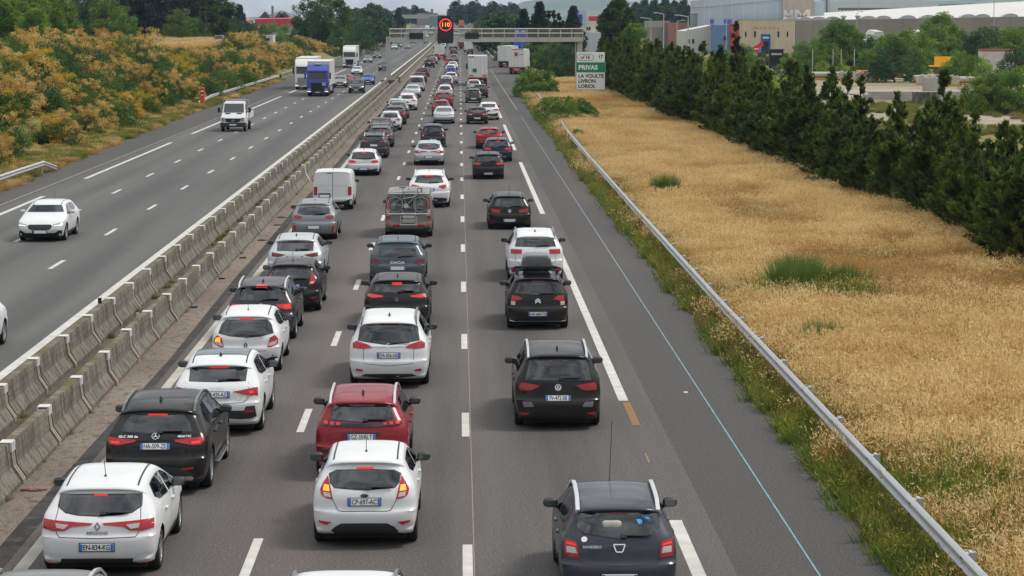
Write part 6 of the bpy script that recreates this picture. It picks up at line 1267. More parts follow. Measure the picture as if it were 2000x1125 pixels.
LETT = {'megane': 'MEGANE', 'clio': 'CLIO', 'sandero3': 'DACIA', 'sandero2': 'SANDERO', 'glc': 'GLC 300 de'}
LETT2 = {'glc': '4MATIC', 'q3': '35 TDI'}
def side_split(m, van, key):
    yF = m['cowl']-.30; yR = m['yt']+.42 if not m.get('boot') else m['yt']+.05
    if van: yR = 2.35 if key == 'berlingo' else .5
    return yR, ([yR, (yR+yF)/2+.12, yF] if not van else ([yR, yF] if key == 'berlingo' else [yR, 1.75, 2.85, yF]))
def side_polys(m, van, key, ro):
    """side windows from below the roof line to the belt, split by pillars: (y, z) outlines"""
    blt = m['belt']; yF = m['cowl']-.30; yR, split = side_split(m, van, key); res = []
    up = lambda y: top_z(m, y)-(.125 if not van else .20)
    for i in range(len(split)-1):
        a, c = split[i]+.035, split[i+1]-.035; last = i == len(split)-2; first = i == 0
        ys_ = [a+(c-a)*k/6 for k in range(7)]
        lo = lambda y: blt+.02+(.05*max(0, 1-(y-yR)/1.0) if not van else .03)
        c_lo = c+(.25 if last and not van else 0)
        poly = [(c_lo-ro, lo(c)-.005)] + ([(a+.10-ro, lo(a)+.005), (a-.14-ro, lo(a)+.09)] if first and not van else [(a-ro, lo(a))])
        poly = poly + [(y-ro, max(up(y), lo(y)+.03)) for y in ys_]
        if last: poly = [p_ for p_ in poly if not (p_[0] > yF-.30-ro and p_[1] > up(yF-.3)+.02)]      # the front edge follows the windscreen pillar
        res.append(poly)
    return res
def make_model(key):
    m = MODELS[key]; f = FEATS.get(key, {}); m['_out'] = outline(m, 2, .05); parts = []; Lm, Wm, Hm = m['L'], m['W'], m['H']; ro = m['roh']; van = m.get('sec') == 'van'
    Vh, Fh = body_geo(m, 14, 8, .045); bvh = BVHTree.FromPolygons([Vector(v) for v in Vh], Fh)
    V, F_ = body_geo(m)
    me = mesh(key+'_raw', V, F_, [M_dark, M_dark]); bm = bmesh.new(); bm.from_mesh(me); bmesh.ops.remove_doubles(bm, verts=bm.verts, dist=.0008); bmesh.ops.dissolve_degenerate(bm, dist=.0005, edges=bm.edges[:]); bmesh.ops.recalc_face_normals(bm, faces=bm.faces)
    if bm.calc_volume(signed=True) < 0: bmesh.ops.reverse_faces(bm, faces=bm.faces[:])
    Rw = m['R']; RA = Rw+.055; NA = 18
    def carve(planes, near):
        """cut the skin along each plane, then drop the faces inside all of them"""
        for co_, no_ in planes:
            fs = [f_ for f_ in bm.faces if near(f_.calc_center_median())]; ge = set(fs)
            for f_ in fs: ge.update(f_.edges); ge.update(f_.verts)
            bmesh.ops.bisect_plane(bm, geom=list(ge), dist=.0008, plane_co=co_, plane_no=no_)
        bmesh.ops.delete(bm, geom=[f_ for f_ in bm.faces if near(f_.calc_center_median()) and all((f_.calc_center_median()-co_).dot(no_) < .0005 for co_, no_ in planes)], context='FACES')
    for yy in (0, m['wb']):
        for s_ in (-1, 1):
            pl = [(Vector((0, yy+RA*math.cos(2*math.pi*k/NA), Rw+.015+RA*math.sin(2*math.pi*k/NA))), Vector((0, math.cos(2*math.pi*k/NA), math.sin(2*math.pi*k/NA)))) for k in range(NA)]
            carve(pl, lambda c: c.x*s_ > Wm*.26 and math.hypot(c.y-yy, c.z-Rw) < RA*1.6)
    liner = MB()
    gl0 = f.get('glass')
    if gl0 is None and not van:
        b0, t0 = m['belt']+.03, m['zt']-.05; gl0 = [(0, t0), (Wm*.315, t0), (Wm*.37, b0+.06), (Wm*.37-.08, b0), (0, b0)]
    wz0, wz1 = m['hz']+.13, top_z(m, Lm*m.get('rf', .56))-.07; ww0, ww1 = Wm*.40, Wm*(.315 if not van else .38)
    wsp = [(-ww0, wz0), (ww0, wz0), (ww1, wz1), (-ww1, wz1)]; hole = None
    def prism_planes(poly, ax):
        cx_, cz_ = sum(p[0] for p in poly)/len(poly), sum(p[1] for p in poly)/len(poly); pl = []
        for i in range(len(poly)):
            a_, c_ = poly[i], poly[(i+1) % len(poly)]; no2 = Vector((c_[1]-a_[1], -(c_[0]-a_[0])))
            if no2.length < 1e-6: continue
            no2.normalize()
            if no2.dot(Vector((cx_-a_[0], cz_-a_[1]))) > 0: no2 = -no2
            pl.append((Vector((a_[0], 0, a_[1])), Vector((no2.x, 0, no2.y))) if ax == 'x' else (Vector((0, a_[0], a_[1])), Vector((0, no2.x, no2.y))))
        return pl
    def hull(pts):
        pts = sorted(set((round(x, 4), round(y, 4)) for x, y in pts)); lo_, up_ = [], []
        for seq, o_ in ((pts, lo_), (reversed(pts), up_)):
            for q in seq:
                while len(o_) >= 2 and (o_[-1][0]-o_[-2][0])*(q[1]-o_[-2][1])-(o_[-1][1]-o_[-2][1])*(q[0]-o_[-2][0]) <= 1e-7: o_.pop()
                o_.append(q)
        return lo_[:-1]+up_[:-1]
    def shrink(poly, kx, ky):
        cx_, cz_ = sum(p[0] for p in poly)/len(poly), (max(p[1] for p in poly)+min(p[1] for p in poly))/2; return [(cx_+(x-cx_)*kx, cz_+(z-cz_)*ky) for x, z in poly]
    if not van:      # real openings: the cabin is seen through the glass
        hole = shrink(hull(mirror_poly(gl0)), .90, .80); carve(prism_planes(hole, 'x'), lambda c: c.y < m['yt']+.3-ro and c.z > m['belt']-.12)
        carve(prism_planes(shrink(hull(wsp), .93, .90), 'x'), lambda c: c.y > Lm*.45-ro and c.z > m['belt']-.1)
    for yy in (0, m['wb']):
        for s_ in (-1, 1):
            Vl = []; angs = [math.radians(-38 + 256*k/28) for k in range(29)]      # the arch stops above the sill: open below
            for an in angs:
                c_, d_ = yy+(RA+.004)*math.cos(an), Rw+.015+(RA+.004)*math.sin(an)
                h_, _, _, _ = bvh.ray_cast(Vector((s_*4, c_, d_)), Vector((-s_, 0, 0))); xo = abs(h_.x)-.003 if h_ is not None and abs(h_.x) > Wm*.3 else Wm*.42
                Vl += [(s_*xo, c_, d_), (s_*(Wm/2-.30), c_, d_)]
            liner.add(Vl, [(2*k, 2*k+2, 2*k+3, 2*k+1) for k in range(28)] + [tuple(2*k+1 for k in range(29))], 1)
    SIDE_POLY = side_polys(m, van, key, ro)
    if not van:
        for sp_ in SIDE_POLY:
            for s_ in (1, -1): carve(prism_planes(shrink(hull(sp_), .93, .90), 'y'), lambda c: c.x*s_ > Wm*.22 and c.z > m['belt']-.1)
    bm.to_mesh(me); bm.free(); base = liner.me('liner', [M_dark, M_dark])
    bm = bmesh.new(); bm.from_mesh(me); bm.from_mesh(base); body = me; bm.to_mesh(body); bm.free(); body.name = 'body'
    body.polygons.foreach_set('use_smooth', np.ones(len(body.polygons), dtype=bool)); body.set_sharp_from_angle(angle=R(38))
    body.materials[0] = PAINT['white']; body.materials[1] = M_dark
    parts.append(('body', body, (0, 0, 0), []))
    def add(name, Vv, Ff, m_, subs=(), sharp=40): parts.append((name, smooth_me(name, Vv, Ff, [m_], sharp), (0, 0, 0), list(subs)))
    def P(poly, axis='rear', **k): return patch(bvh, poly, axis, **k)
    mir = lambda poly: [(-x, z) for x, z in poly][::-1]
    # rear glass
    gl = f.get('glass')
    if gl is None and not van:
        b0, t0 = m['belt']+.03, m['zt']-.05; wb_, wt = Wm*.37, Wm*.315; gl = [(0, t0), (wt, t0), (wb_, b0+.06), (wb_-.08, b0), (0, b0)]
    if gl:
        zt_ = max(z for x, z in gl); zb_ = min(z for x, z in gl); full = mirror_poly(gl); cx_, cz_ = 0, (zt_+zb_)/2
        add('window_seal', *P([(x*1.035, cz_+(z-cz_)*1.07) for x, z in full], off=.003, skirt=False, hole=hole), M_black)
        add('rear_window', *P(full, off=.007, grid=.10), M_glassr if not van else M_glassp)
        hb = f.get('hib'); hz0, hz1, hw_ = (hb[1], hb[2], hb[0]) if hb else (zt_-.03, zt_-.005, .12)
        if hz1-hz0 < .018: hz0 = hz1-.022
        add('high_brake_light', *P([(-hw_, hz0), (hw_, hz0), (hw_, hz1), (-hw_, hz1)], off=.014), M_lit if key in LITBRAKE else M_darkred)
        q, h = frame_on(bvh, .06, zb_+.02); b = MB(); wl_ = min(.36, Wm*.2)
        b.bbox(-.04, .05, -.03, .0, -.03, .045, .01); b.bbox(0, wl_, -.035, -.012, .0, .028, .006); b.bbox(wl_*.35, wl_+.06, -.022, -.004, .01, .05, .004); wm_ = b.me('wiper', [M_black]); wm_.transform(q); parts.append(('wiper', wm_, h, []))
    if van and key == 'berlingo':
        for s in (-1, 1): add('door_panel', *P([(s*x, z) for x, z in ((.06, 1.13), (.62, 1.13), (.66, 1.25), (.60, 1.56), (.52, 1.62), (.06, 1.62))][::s], off=.008, grid=.12), PAINT['white'])
        add('door_gap', *P([(-.010, .45), (.010, .45), (.010, 1.72), (-.010, 1.72)], off=.003, skirt=False), M_seam); add('door_gap', *P([(-.72, .455), (.72, .455), (.72, .468), (-.72, .468)], off=.003, skirt=False), M_seam)
        add('door_handle', *P([(-.28, .92), (-.04, .92), (-.06, .98), (-.16, 1.0), (-.26, .97)], off=.016), M_black); add('high_brake_light', *P([(-.26, 1.66), (-.04, 1.66), (-.04, 1.69), (-.26, 1.69)], off=.012), M_darkred)
        add('plate_recess', *P([(-.66, .72), (-.08, .72), (-.1, .77), (-.64, .77)], off=.010), M_black)
    # lights
    for s in (1, -1):
        if f.get('tail'):
            po = f['tail'] if s > 0 else mir(f['tail']); subs = []
            for nm, m_ in (('clear', M_clear), ('lit', M_lit if key not in ('fiesta', 'clio') else M_amber)):
                if f.get(nm) and not (nm == 'lit' and key == 'clio'):
                    Vv, Ff = P(f[nm] if s > 0 else mir(f[nm]), off=.019); subs.append(('lens' if nm == 'clear' else 'lit_lamp', smooth_me('lens', Vv, Ff, [m_])))
            if key == 'clio' and s < 0:
                cx_ = [(-.62, .87), (-.73, .85), (-.75, .77), (-.62, .74)]; Vv, Ff = P(cx_, off=.02); subs.append(('lit_lamp', smooth_me('lit', Vv, Ff, [M_amber])))
            add('tail_light', *P(po, off=.013), M_darkred if key in ('formentor', 'sandero3', 'megane_s') else (M_litred if key in ('p308', 'troc', 'rio', 'golf7') else M_red), subs)
        if f.get('claw1'):
            for q in ('claw1', 'claw2', 'claw3'): add('tail_light', *P(f[q] if s > 0 else mir(f[q]), off=.024), M_litred)
        if f.get('refl'): add('reflector', *P(f['refl'] if s > 0 else mir(f['refl']), off=.014), M_reflr)
        if f.get('exh'): add('exhaust', *P(f['exh'] if s > 0 else mir(f['exh']), off=.02), M_chrome); add('exhaust_hole', *P([(s*(.5*(f['exh'][0][0]+f['exh'][2][0])+(x_)), z_) for x_, z_ in ((-.09, .245), (.09, .245), (.10, .275), (.07, .295), (-.09, .295))][::s], off=.024, skirt=False), M_dark)
        if f.get('trim'): add('bumper_insert', *P(f['trim'] if s > 0 else mir(f['trim']), off=.01), M_greytrim)
    if f.get('strip'): add('light_bar', *P(mirror_poly(f['strip']), off=.012), M_gloss)
    if f.get('recess'): add('plate_recess', *P(mirror_poly(f['recess']), off=.014), M_black)
    if f.get('chrome'): add('chrome_strip', *P(mirror_poly(f['chrome']), off=.016), M_chrome)
    bp = f.get('bump') or [(0, .36), (.5, .36), (.62, .40), (.86, .42), (.88, .20), (0, .20)]
    add('bumper_trim', *P(mirror_poly([(x, max(z, m.get('zb', .20)+.035)) for x, z in bp]), off=.008, grid=.09), M_trim)
    if f.get('seam'):
        for s in (1, -1):
            sm_ = [(x*s, z) for x, z in f['seam']]; b = MB(); V_ = []; F2 = []
            for (a, c) in zip(sm_, sm_[1:]):
                a, c = Vector(a), Vector(c); d = (c-a).normalized(); q = Vector((-d.y, d.x))*.005; v_, f_ = P([(a-q)[:], (c-q)[:], (c+q)[:], (a+q)[:]], off=.003, skirt=False); F2 += [tuple(i+len(V_) for i in t) for t in f_]; V_ += v_
            add('tailgate_gap', V_, F2, M_seam)
    # plate
    pz = f.get('plate') or (.80 if key in ('clio', 'troc', 'p308', 'sandero3', 'octavia', 'sedan') else .5); px_ = 0
    if key == 'clio': pz = .42
    if key == 'troc': pz = .72
    if key == 'p308': pz = .52
    if key == 'sandero3': pz = .56
    if key == 'berlingo': pz, px_ = .64, -.37
    if key == 'infiniti': px_ = -.02
    q, h = frame_on(bvh, px_, pz); b = MB(); b.bbox(-.26, .26, -.006, .012, -.056, .056, .004); pm_ = b.me('license_plate', [M_plate]); pm_.transform(q)
    subs = []; b = MB(); b.box(-.258, -.215, -.0085, -.006, -.054, .054); b.box(.215, .258, -.0085, -.006, -.054, .054); bmh = b.me('plate_band', [M_plateb]); bmh.transform(q); subs.append(('plate_band', bmh))
    if key in PLATES:
        tm = text_mesh(PLATES[key], .118, M_platetx, 'plate_text', .0, 'CENTER', .0018, .74).copy(); tm.transform(Matrix.Translation((0, -.0095, -.002))); tm.transform(q); subs.append(('plate_text', tm))
    b = MB(); b.box(-.275, .275, .004, .016, -.07, .07); fr_ = b.me('plate_frame', [M_black]); fr_.transform(q); subs.append(('plate_frame', fr_))
    parts.append(('license_plate', pm_, h, subs))
    if key in BADGE and f.get('badge'):
        x, z = f['badge']; q, h = frame_on(bvh, 0, z); bm_ = badge_mesh(BADGE[key], M_black if key in ('clio', 'fiesta') else (M_darkchrome if key in ('megane', 'p308') else M_chrome)); bm_.transform(q); parts.append(('badge', bm_, h, []))
    for tab, ln, side in ((LETT, 'lett', 0), (LETT2, 'lett2', 1)):
        if key in tab and f.get(ln):
            x, z = f[ln]; x = 0 if key in ('megane', 'clio', 'sandero3') else x; q, h = frame_on(bvh, x, z); sz_ = {'sandero3': .115, 'megane': .062, 'sandero2': .055}.get(key, .065)
            tm = text_mesh(tab[key], sz_, M_darkchrome if key in ('megane', 'clio') else (M_rim if key == 'sandero2' else M_chrome), 'badge_lettering', 0, 'CENTER', .002, 1.35 if key in ('sandero3', 'megane') else 1.1).copy(); tm.transform(q); parts.append(('badge_lettering', tm, h, []))
    if f.get('stick'): x, z = f['stick']; q, h = frame_on(bvh, x, z); b = MB(); b.lathe([(-.002, 0), (-.002, .045), (.001, .045)], 14, axis='y'); sm2 = b.me('round_sticker', [M_plate]); sm2.transform(q); parts.append(('round_sticker', sm2, h, []))
    blt = m['belt']; yF = m['cowl']-.30; yR, split = side_split(m, van, key)
    for poly in SIDE_POLY:
        for s in (1, -1): add('side_window', *P(poly[::-1] if s < 0 else poly, 'side', side=s, off=.005, grid=.12), M_glass if not van else M_glassp)
    for yy in [split[1]] + ([yR-.1] if not van else []):
        for s in (1, -1): add('door_gap', *P([(yy-.006-ro, .32), (yy+.006-ro, .32), (yy+.006-ro, blt), (yy-.006-ro, blt)] if yy != yR-.1 else [(yF+.28-ro, .34), (yF+.292-ro, .34), (yF+.292-ro, blt-.08), (yF+.28-ro, blt-.08)], 'side', side=s, off=.003, skirt=False), M_seam)
    for yy in (split[1]-.62, split[-1]-.75 if van else split[1]+.22):
        for s in (1, -1):
            h_, n2, _, _ = bvh.ray_cast(Vector((s*4, yy-ro, blt-.12)), Vector((-s, 0, 0)))
            if h_ is not None: b = MB(); b.bbox(-.018, .026, -.10, .10, -.018, .018, .01); parts.append(('door_handle', b.me('door_handle', [PAINT['white']]), (h_.x+s*.012, h_.y, h_.z), []))
    for s in (1, -1): add('sill', *P([(Rw+.10, .22), (m['wb']-Rw-.10, .22), (m['wb']-Rw-.10, .33), (Rw+.10, .33)][::s], 'side', side=s, off=.012, grid=.2), M_trim)
    # windscreen, headlights, grille
    add('windscreen', *P(wsp, 'front', off=.005, grid=.12), M_glass if not van else M_glassp)
    if not van:      # cabin
        zs = m['belt']; yr_ = m['cowl']-1.95-ro; yf_ = m['cowl']-1.05-ro
        for (ys_, xs_, nm_) in ((yr_, (-.40, 0, .40), 'rear_seat'), (yf_, (-.38, .38), 'front_seat')):
            b = MB()
            for x_ in xs_: b.bbox(x_-.13, x_+.13, ys_-.16, ys_-.05, zs+.02, zs+(.20 if x_ else .10), .04)
            if nm_ == 'rear_seat': b.bbox(-Wm*.36, Wm*.36, ys_-.12, ys_+.02, .45, zs+.03, .04)
            else:
                for x_ in xs_: b.bbox(x_-.25, x_+.25, ys_-.10, ys_+.04, .45, zs+.03, .06)
            parts.append((nm_, b.me(nm_, [M_interior]), (0, 0, 0), []))
        b = MB(); b.box(-Wm*.34, Wm*.34, rear_y(m, zs-.04)+.14-ro, yr_-.1, zs-.09, zs-.06); parts.append(('parcel_shelf', b.me('parcel_shelf', [M_interior]), (0, 0, 0), []))
        b = MB(); b.bbox(-Wm*.36, Wm*.36, m['cowl']-.45-ro, m['cowl']-.05-ro, .6, m['hz']+.02, .05); parts.append(('dashboard', b.me('dashboard', [M_interior]), (0, 0, 0), []))
    hz_ = m['hz']
    for s in (1, -1):
        dv, df = P([(s*x, z) for x, z in ((Wm*.30, hz_-.325), (Wm*.445, hz_-.30), (Wm*.447, hz_-.275), (Wm*.30, hz_-.305))][::s], 'front', off=.02)
        add('headlight', *P([(s*x, z) for x, z in ((Wm*.275, hz_-.33), (Wm*.40, hz_-.31), (Wm*.452, hz_-.27), (Wm*.455, hz_-.19), (Wm*.40, hz_-.20), (Wm*.275, hz_-.27))][::s], 'front', off=.012), M_head, [('lit_lamp', smooth_me('lit_lamp', dv, df, [M_headlit]))] if key in ('octavia', 'glc', 'p2008', 'infiniti', 'golf7', 'sedan') else [])
    gp = [(-Wm*.20, hz_-.46), (Wm*.20, hz_-.46), (Wm*.25, hz_-.40), (Wm*.26, hz_-.31), (Wm*.22, hz_-.265), (-Wm*.22, hz_-.265), (-Wm*.26, hz_-.31), (-Wm*.25, hz_-.40)]
    add('grille_frame', *P([(x*1.07, hz_-.36+(z-hz_+.36)*1.14) for x, z in gp], 'front', off=.009), M_chrome)
    add('grille', *P(gp, 'front', off=.016), M_mesh)
    add('front_intake', *P([(-Wm*.43, .24), (Wm*.43, .24), (Wm*.45, .36), (Wm*.45, .46), (Wm*.40, .46), (Wm*.31, .355), (-Wm*.31, .355), (-Wm*.40, .46), (-Wm*.45, .46), (-Wm*.45, .36)], 'front', off=.012), M_mesh)
    b = MB(); b.bbox(-.26, .26, -.012, .01, -.055, .055, .004); h_, _, _, _ = bvh.ray_cast(Vector((0, 8, .40)), Vector((0, -1, 0))); q2 = MB(); q2.box(.215, .258, .0101, .014, -.054, .054); q2.box(-.285, .285, -.02, -.008, -.08, .08); parts.append(('license_plate', b.me('license_plate', [M_plate]), (0, h_.y+.024, .40), [('plate_frame', q2.me('plate_frame', [M_black]))]))
    # mirrors
    for s in (1, -1):
        b = MB(); b.bbox(-.115, .115, -.05, .09, -.075, .075, .062); b.tube((-s*.20, .03, -.085), (-s*.06, .03, -.05), .032, 8); mm_ = b.me('door_mirror', [PAINT['white'] if key in ('octavia', 'megane_', 'clio') else M_black], True, 50)
        b = MB(); b.bbox(-.088, .088, -.058, -.046, -.052, .052, .006); mg = b.me('mirror_glass', [M_mirror]); parts.append(('door_mirror', mm_, (s*(Wm/2+.06), m['cowl']-.62-ro, m['belt']+.08), [('mirror_glass', mg)]))
    # antenna / shark fin
    yA = (m['yt']+.45) if not van else 1.0; zA = top_z(m, yA)
    b = MB()
    if key in ('glc', 'q3', 'troc', 'p2008', 'zafira', 'p308', 'touran', 'golf7', 'formentor', 'c5'): b.add([(-.012, -.06, .075), (.012, -.06, .075), (.025, -.09, -.01), (-.025, -.09, -.01), (-.03, .13, -.01), (.03, .13, -.01)], [(0, 1, 2, 3), (3, 2, 5, 4), (0, 4, 5, 1), (0, 3, 4), (1, 5, 2)])
    elif key != 'sandero2': b.tube((0, 0, -.01), (0, 0, .03), .03, 8, .012); b.tube((0, 0, .03), (0, -.13, .34), .006, 5)
    if b.v: parts.append(('antenna', b.me('antenna', [M_black]), (0, yA-ro, zA), []))
    if key == 'sandero2': b = MB(); b.tube((0, 0, -.01), (0, .0, .05), .03, 8, .01); b.tube((0, 0, .05), (.05, .22, .92), .006, 5); parts.append(('antenna', b.me('antenna', [M_black]), (-.02, 2.35-ro, top_z(m, 2.35)-.01), []))
    # roof rails or black roof strips
    if key in ('troc', 'p2008', 'zafira', 'infiniti', 'touran', 'c5', 'sandero2', 'glc'):
        for s in (1, -1):
            pts = []; y0, y1 = m['yt']+.05, Lm*.60
            for k in range(9):
                y = y0+(y1-y0)*k/8; xx = halfw(m, y, top_z(m, y)-.09)*.94; h_, _, _, _ = bvh.ray_cast(Vector((s*xx, y-ro, 4)), Vector((0, 0, -1))); e = min(k, 8-k); pts.append(Vector((s*xx, y-ro, h_.z+(.055 if e > 0 else .0)*(1 if key != 'glc' else .5))))
            b = MB()
            for a, c in zip(pts, pts[1:]):
                d = Vector((.022 if key != 'sandero2' else .03, 0, 0)); u_ = Vector((0, 0, .02)); b.add([a-d-u_, a+d-u_, a+d+u_, a-d+u_, c-d-u_, c+d-u_, c+d+u_, c-d+u_], [(0, 1, 2, 3), (7, 6, 5, 4), (0, 4, 5, 1), (1, 5, 6, 2), (2, 6, 7, 3), (3, 7, 4, 0)])
            parts.append(('roof_rail', b.me('roof_rail', [M_rail if key not in ('glc', 'zafira', 'c5') else (M_darkchrome)]), (0, 0, 0), []))
    elif not van:
        for s in (1, -1):
            y0, y1 = m['yt']+.12-ro, Lm*.58-ro; xx = Wm*.305; add('roof_strip', *P([(s*xx-.014, y0), (s*xx+.014, y0), (s*(xx-.01)+.014, y1), (s*(xx-.01)-.014, y1)], 'top', off=.004, skirt=False, grid=.2), M_seam if key != 'fiesta' else M_black)
    if key == 'q3': add('roof_glass', *P([(-.56, 1.25-ro), (.56, 1.25-ro), (.54, 2.6-ro), (-.54, 2.6-ro)], 'top', off=.005, grid=.15), M_glass)
    if key == 'c3': add('roof_glass', *P([(-.42, 1.0-ro), (.42, 1.0-ro), (.44, 2.3-ro), (-.44, 2.3-ro)], 'top', off=.005, grid=.15), M_glass)
    if key == 'glc':
        for s in (1, -1): b = MB(); b.bbox(-.05, .05, Rw+.15, m['wb']-Rw-.15, -.02, .02, .015); parts.append(('side_step', b.me('side_step', [M_darkchrome]), (s*(Wm/2+.02), 0, .36), []))
    b = MB(); b.box(-Wm*.40, Wm*.40, -ro+.25, Lm-ro-.3, .14, .22); parts.append(('underbody', b.me('underbody', [M_dark]), (0, 0, 0), []))
    ty, ri = wheel_mesh(Rw)
    return dict(parts=parts, m=m, ty=ty, ri=ri, f=f)
M_litred = mat('tail_red_lit', (.38, .008, .014), .25, 0, .4, .3, emit=(1.0, .04, .03), es=.12)
M_greytrim = mat('grey_insert', (.14, .145, .15), .5); M_gloss = mat('gloss_black', (.008, .008, .009), .08, 0, .6); M_darkchrome = mat('dark_chrome', (.16, .16, .165), .25, .8)
LITBRAKE = ('megane', 'glc', 'q3', 'clio', 'troc', 'fiesta', 'golf7', 'p308', 'infiniti')
SMALL_SKIP = ('parcel_shelf', 'dashboard', 'wiper', 'door_gap', 'tailgate_gap', 'badge', 'badge_lettering', 'door_handle', 'sill', 'roof_strip', 'antenna', 'underbody', 'round_sticker', 'window_seal', 'exhaust_hole')
BODYPAINT = ('body', 'door_handle', 'door_panel')
MODEL = {}
ndrawn = 0
def setmat(o, m_):
    o.material_slots[0].link = 'OBJECT'; o.material_slots[0].material = m_
def place_car(key, colour, x, y, rot, label, opts, group, zoff=0.0, cat='car'):
    if key not in MODEL: MODEL[key] = make_model(key)
    K = MODEL[key]; m = K['m']; far = 'far' in opts or y > 120
    nm = {'berlingo': 'panel_van', 'vito': 'minibus'}.get(key, 'car')
    yaw = (math.pi if rot else 0) + rnd.uniform(-.006, .006)
    t = empty(nm, (x, y, (rise(y) if not zoff else zoff)), yaw); put(t, label, {'panel_van': 'van', 'minibus': 'van'}.get(nm, 'car'), group)
    tiny = y > 330
    for (pn, me, loc, subs) in K['parts']:
        if far and y > 170 and pn in SMALL_SKIP: continue
        if tiny and pn in ('reflector', 'high_brake_light', 'bumper_insert', 'side_step', 'chrome_strip', 'plate_recess'): continue
        if far and pn in ('badge', 'badge_lettering', 'round_sticker'): continue
        o = link(pn, me, t, loc)
        if pn in BODYPAINT: setmat(o, PAINT[colour])
        if pn == 'door_mirror' and (colour != 'white' or key not in ('octavia',)) and key in ('octavia', 'clio'): setmat(o, M_black if key == 'clio' else PAINT[colour])
        for (sn, sme) in subs:
            if far and sn == 'plate_text': continue
            if pn == 'headlight' and not rot: continue
            if far and y > 170 and sn in ('plate_band', 'plate_frame', 'mirror_glass'): continue
            if key == 'fiesta' and colour != 'white' and sn in ('plate_text', 'lit_lamp'): continue
            link(sn, sme, o)
        if key == 'fiesta' and colour != 'white' and pn == 'high_brake_light': setmat(o, M_darkred)
        
    for yy in (0, m['wb']):
        for s in (1, -1):
            wo = empty('wheel', (s*(m['W']/2-.115), yy, m['R']), 0 if s > 0 else math.pi); wo.parent = t; link('tyre', K['ty'], wo)
            if y < 260: link('rim', K['ri'], wo)
    return t
CARS = []
for a in PLACED: CARS.append((a, place_car(*a)))
place_car('sedan', 'purple', sr(381)-1.2, 384.5, 1, 'car with pale front coming along the side road above the smoke bushes', 'far', 'cars on the side road', 4.62)
place_car('p2008', 'darkred', sr(415)+1.3, 415, 0, 'dark red car driving away on the side road above the smoke bushes', 'far', 'cars on the side road', 4.62)
# tiny cars climbing the far crest, both directions
k = 0
for (x, y, key, c, rot) in ((-17.5, 905, 'vito', 'white', 1), (-14.0, 1000, 'glc', 'white', 1), (-15.5, 1080, 'golf7', 'silver', 1), (-12.6, 905, 'golf6', 'dgrey', 1), (-12.4, 1060, 'megane', 'white', 1), (-12.8, 1150, 'troc', 'white', 1), (-16, 1190, 'vito', 'white', 1),
    (-5.2, 780, 'golf7', 'white', 0), (-1.6, 800, 'megane', 'silver', 0), (1.9, 830, 'vito', 'white', 0), (-5.2, 850, 'golf6', 'black', 0), (-1.7, 880, 'p308', 'white', 0), (1.8, 905, 'clio', 'red', 0), (-5.2, 930, 'troc', 'dgrey', 0), (-1.7, 960, 'glc', 'white', 0), (1.9, 990, 'golf7', 'grey', 0), (-1.7, 1040, 'zafira', 'white', 0), (-5.2, 1020, 'megane', 'white', 0), (1.9, 1090, 'vito', 'white', 0), (-1.7, 1120, 'golf6', 'silver', 0)):
    w_ = {'white': 'white', 'silver': 'silver', 'dgrey': 'dark grey', 'black': 'black', 'red': 'red', 'grey': 'grey'}[c]
    place_car(key, c, x, y, rot, 'tiny far %s %s %s' % (w_, 'van' if key == 'vito' else 'car', 'coming over the crest left of the lit speed sign' if rot else 'climbing away beyond the gantry towards the crest'), 'far', 'tiny far %s %ss %s' % (w_, 'van' if key == 'vito' else 'car', 'coming' if rot else 'leaving'))
# what the slate hatchback carries behind its window
def find(lbl): return next(t for a, t in CARS if lbl in a[5])
t = find('SANDERO'); M_bag = mat('blue_bag_plastic', srgb(40, 130, 200), .4, noise=(5, .2), bump=(12, .6, .05))
bm = bmesh.new(); bmesh.ops.create_icosphere(bm, subdivisions=3, radius=.155)
for v in bm.verts: v.co *= 1+.22*math.sin(v.co.x*23+v.co.z*17)*math.cos(v.co.y*19); v.co.z *= .8; v.co.x *= 1.1
me = bpy.data.meshes.new('blue_bag'); bm.to_mesh(me); bm.free(); me.materials.append(M_bag)
o = link('blue_bag', me, None, (t.location.x+.36, t.location.y-.20, 1.235)); put(o, 'crumpled bright blue bag behind the rear window of the slate hatchback', 'bag')
b = MB(); b.bbox(-.45, .2, -.1, .3, 0, .12, .04); b.bbox(-.2, .1, -.2, .1, .02, .18, .05); put(b.obj('pale_luggage', mat('pale_luggage_cloth', srgb(170, 166, 158), .9, noise=(4, .25)), None, loc=(t.location.x-.05, t.location.y-.2, 1.10)), 'pale luggage beside the blue bag behind the rear window of the slate hatchback', 'luggage')
# ------------------------------------------------------------------ roof box
t = find('roof box'); cx, cy = t.location.x, t.location.y
b = MB(); bm = bmesh.new(); bmesh.ops.create_cube(bm, size=1)
bmesh.ops.subdivide_edges(bm, edges=bm.edges[:], cuts=5, use_grid_fill=True)
for v in bm.verts:
    x, y, z = v.co; v.co = Vector((x*.86*(1-.25*max(0, y)), y*1.75, z*.40)); v.co.x *= 1-.30*(z+.5)**3*.9; v.co.y *= 1-.12*(z+.5)**2
    if z > .1: v.co.z -= .16*max(0, y+.1)**2
bmesh.ops.smooth_vert(bm, verts=bm.verts, factor=.5, use_axis_x=True, use_axis_y=True, use_axis_z=True)
me = bpy.data.meshes.new('shell'); bm.to_mesh(me); bm.free(); me.materials.append(mat('box_black', (.014, .015, .018), .3, 0, .5, .3)); me.polygons.foreach_set('use_smooth', np.ones(len(me.polygons), dtype=bool)); me.set_sharp_from_angle(angle=R(50))
rb = empty('roof_box', (cx, cy+.95, 1.56)); put(rb, 'black aerodynamic roof box strapped on the black hatchback', 'roof box')
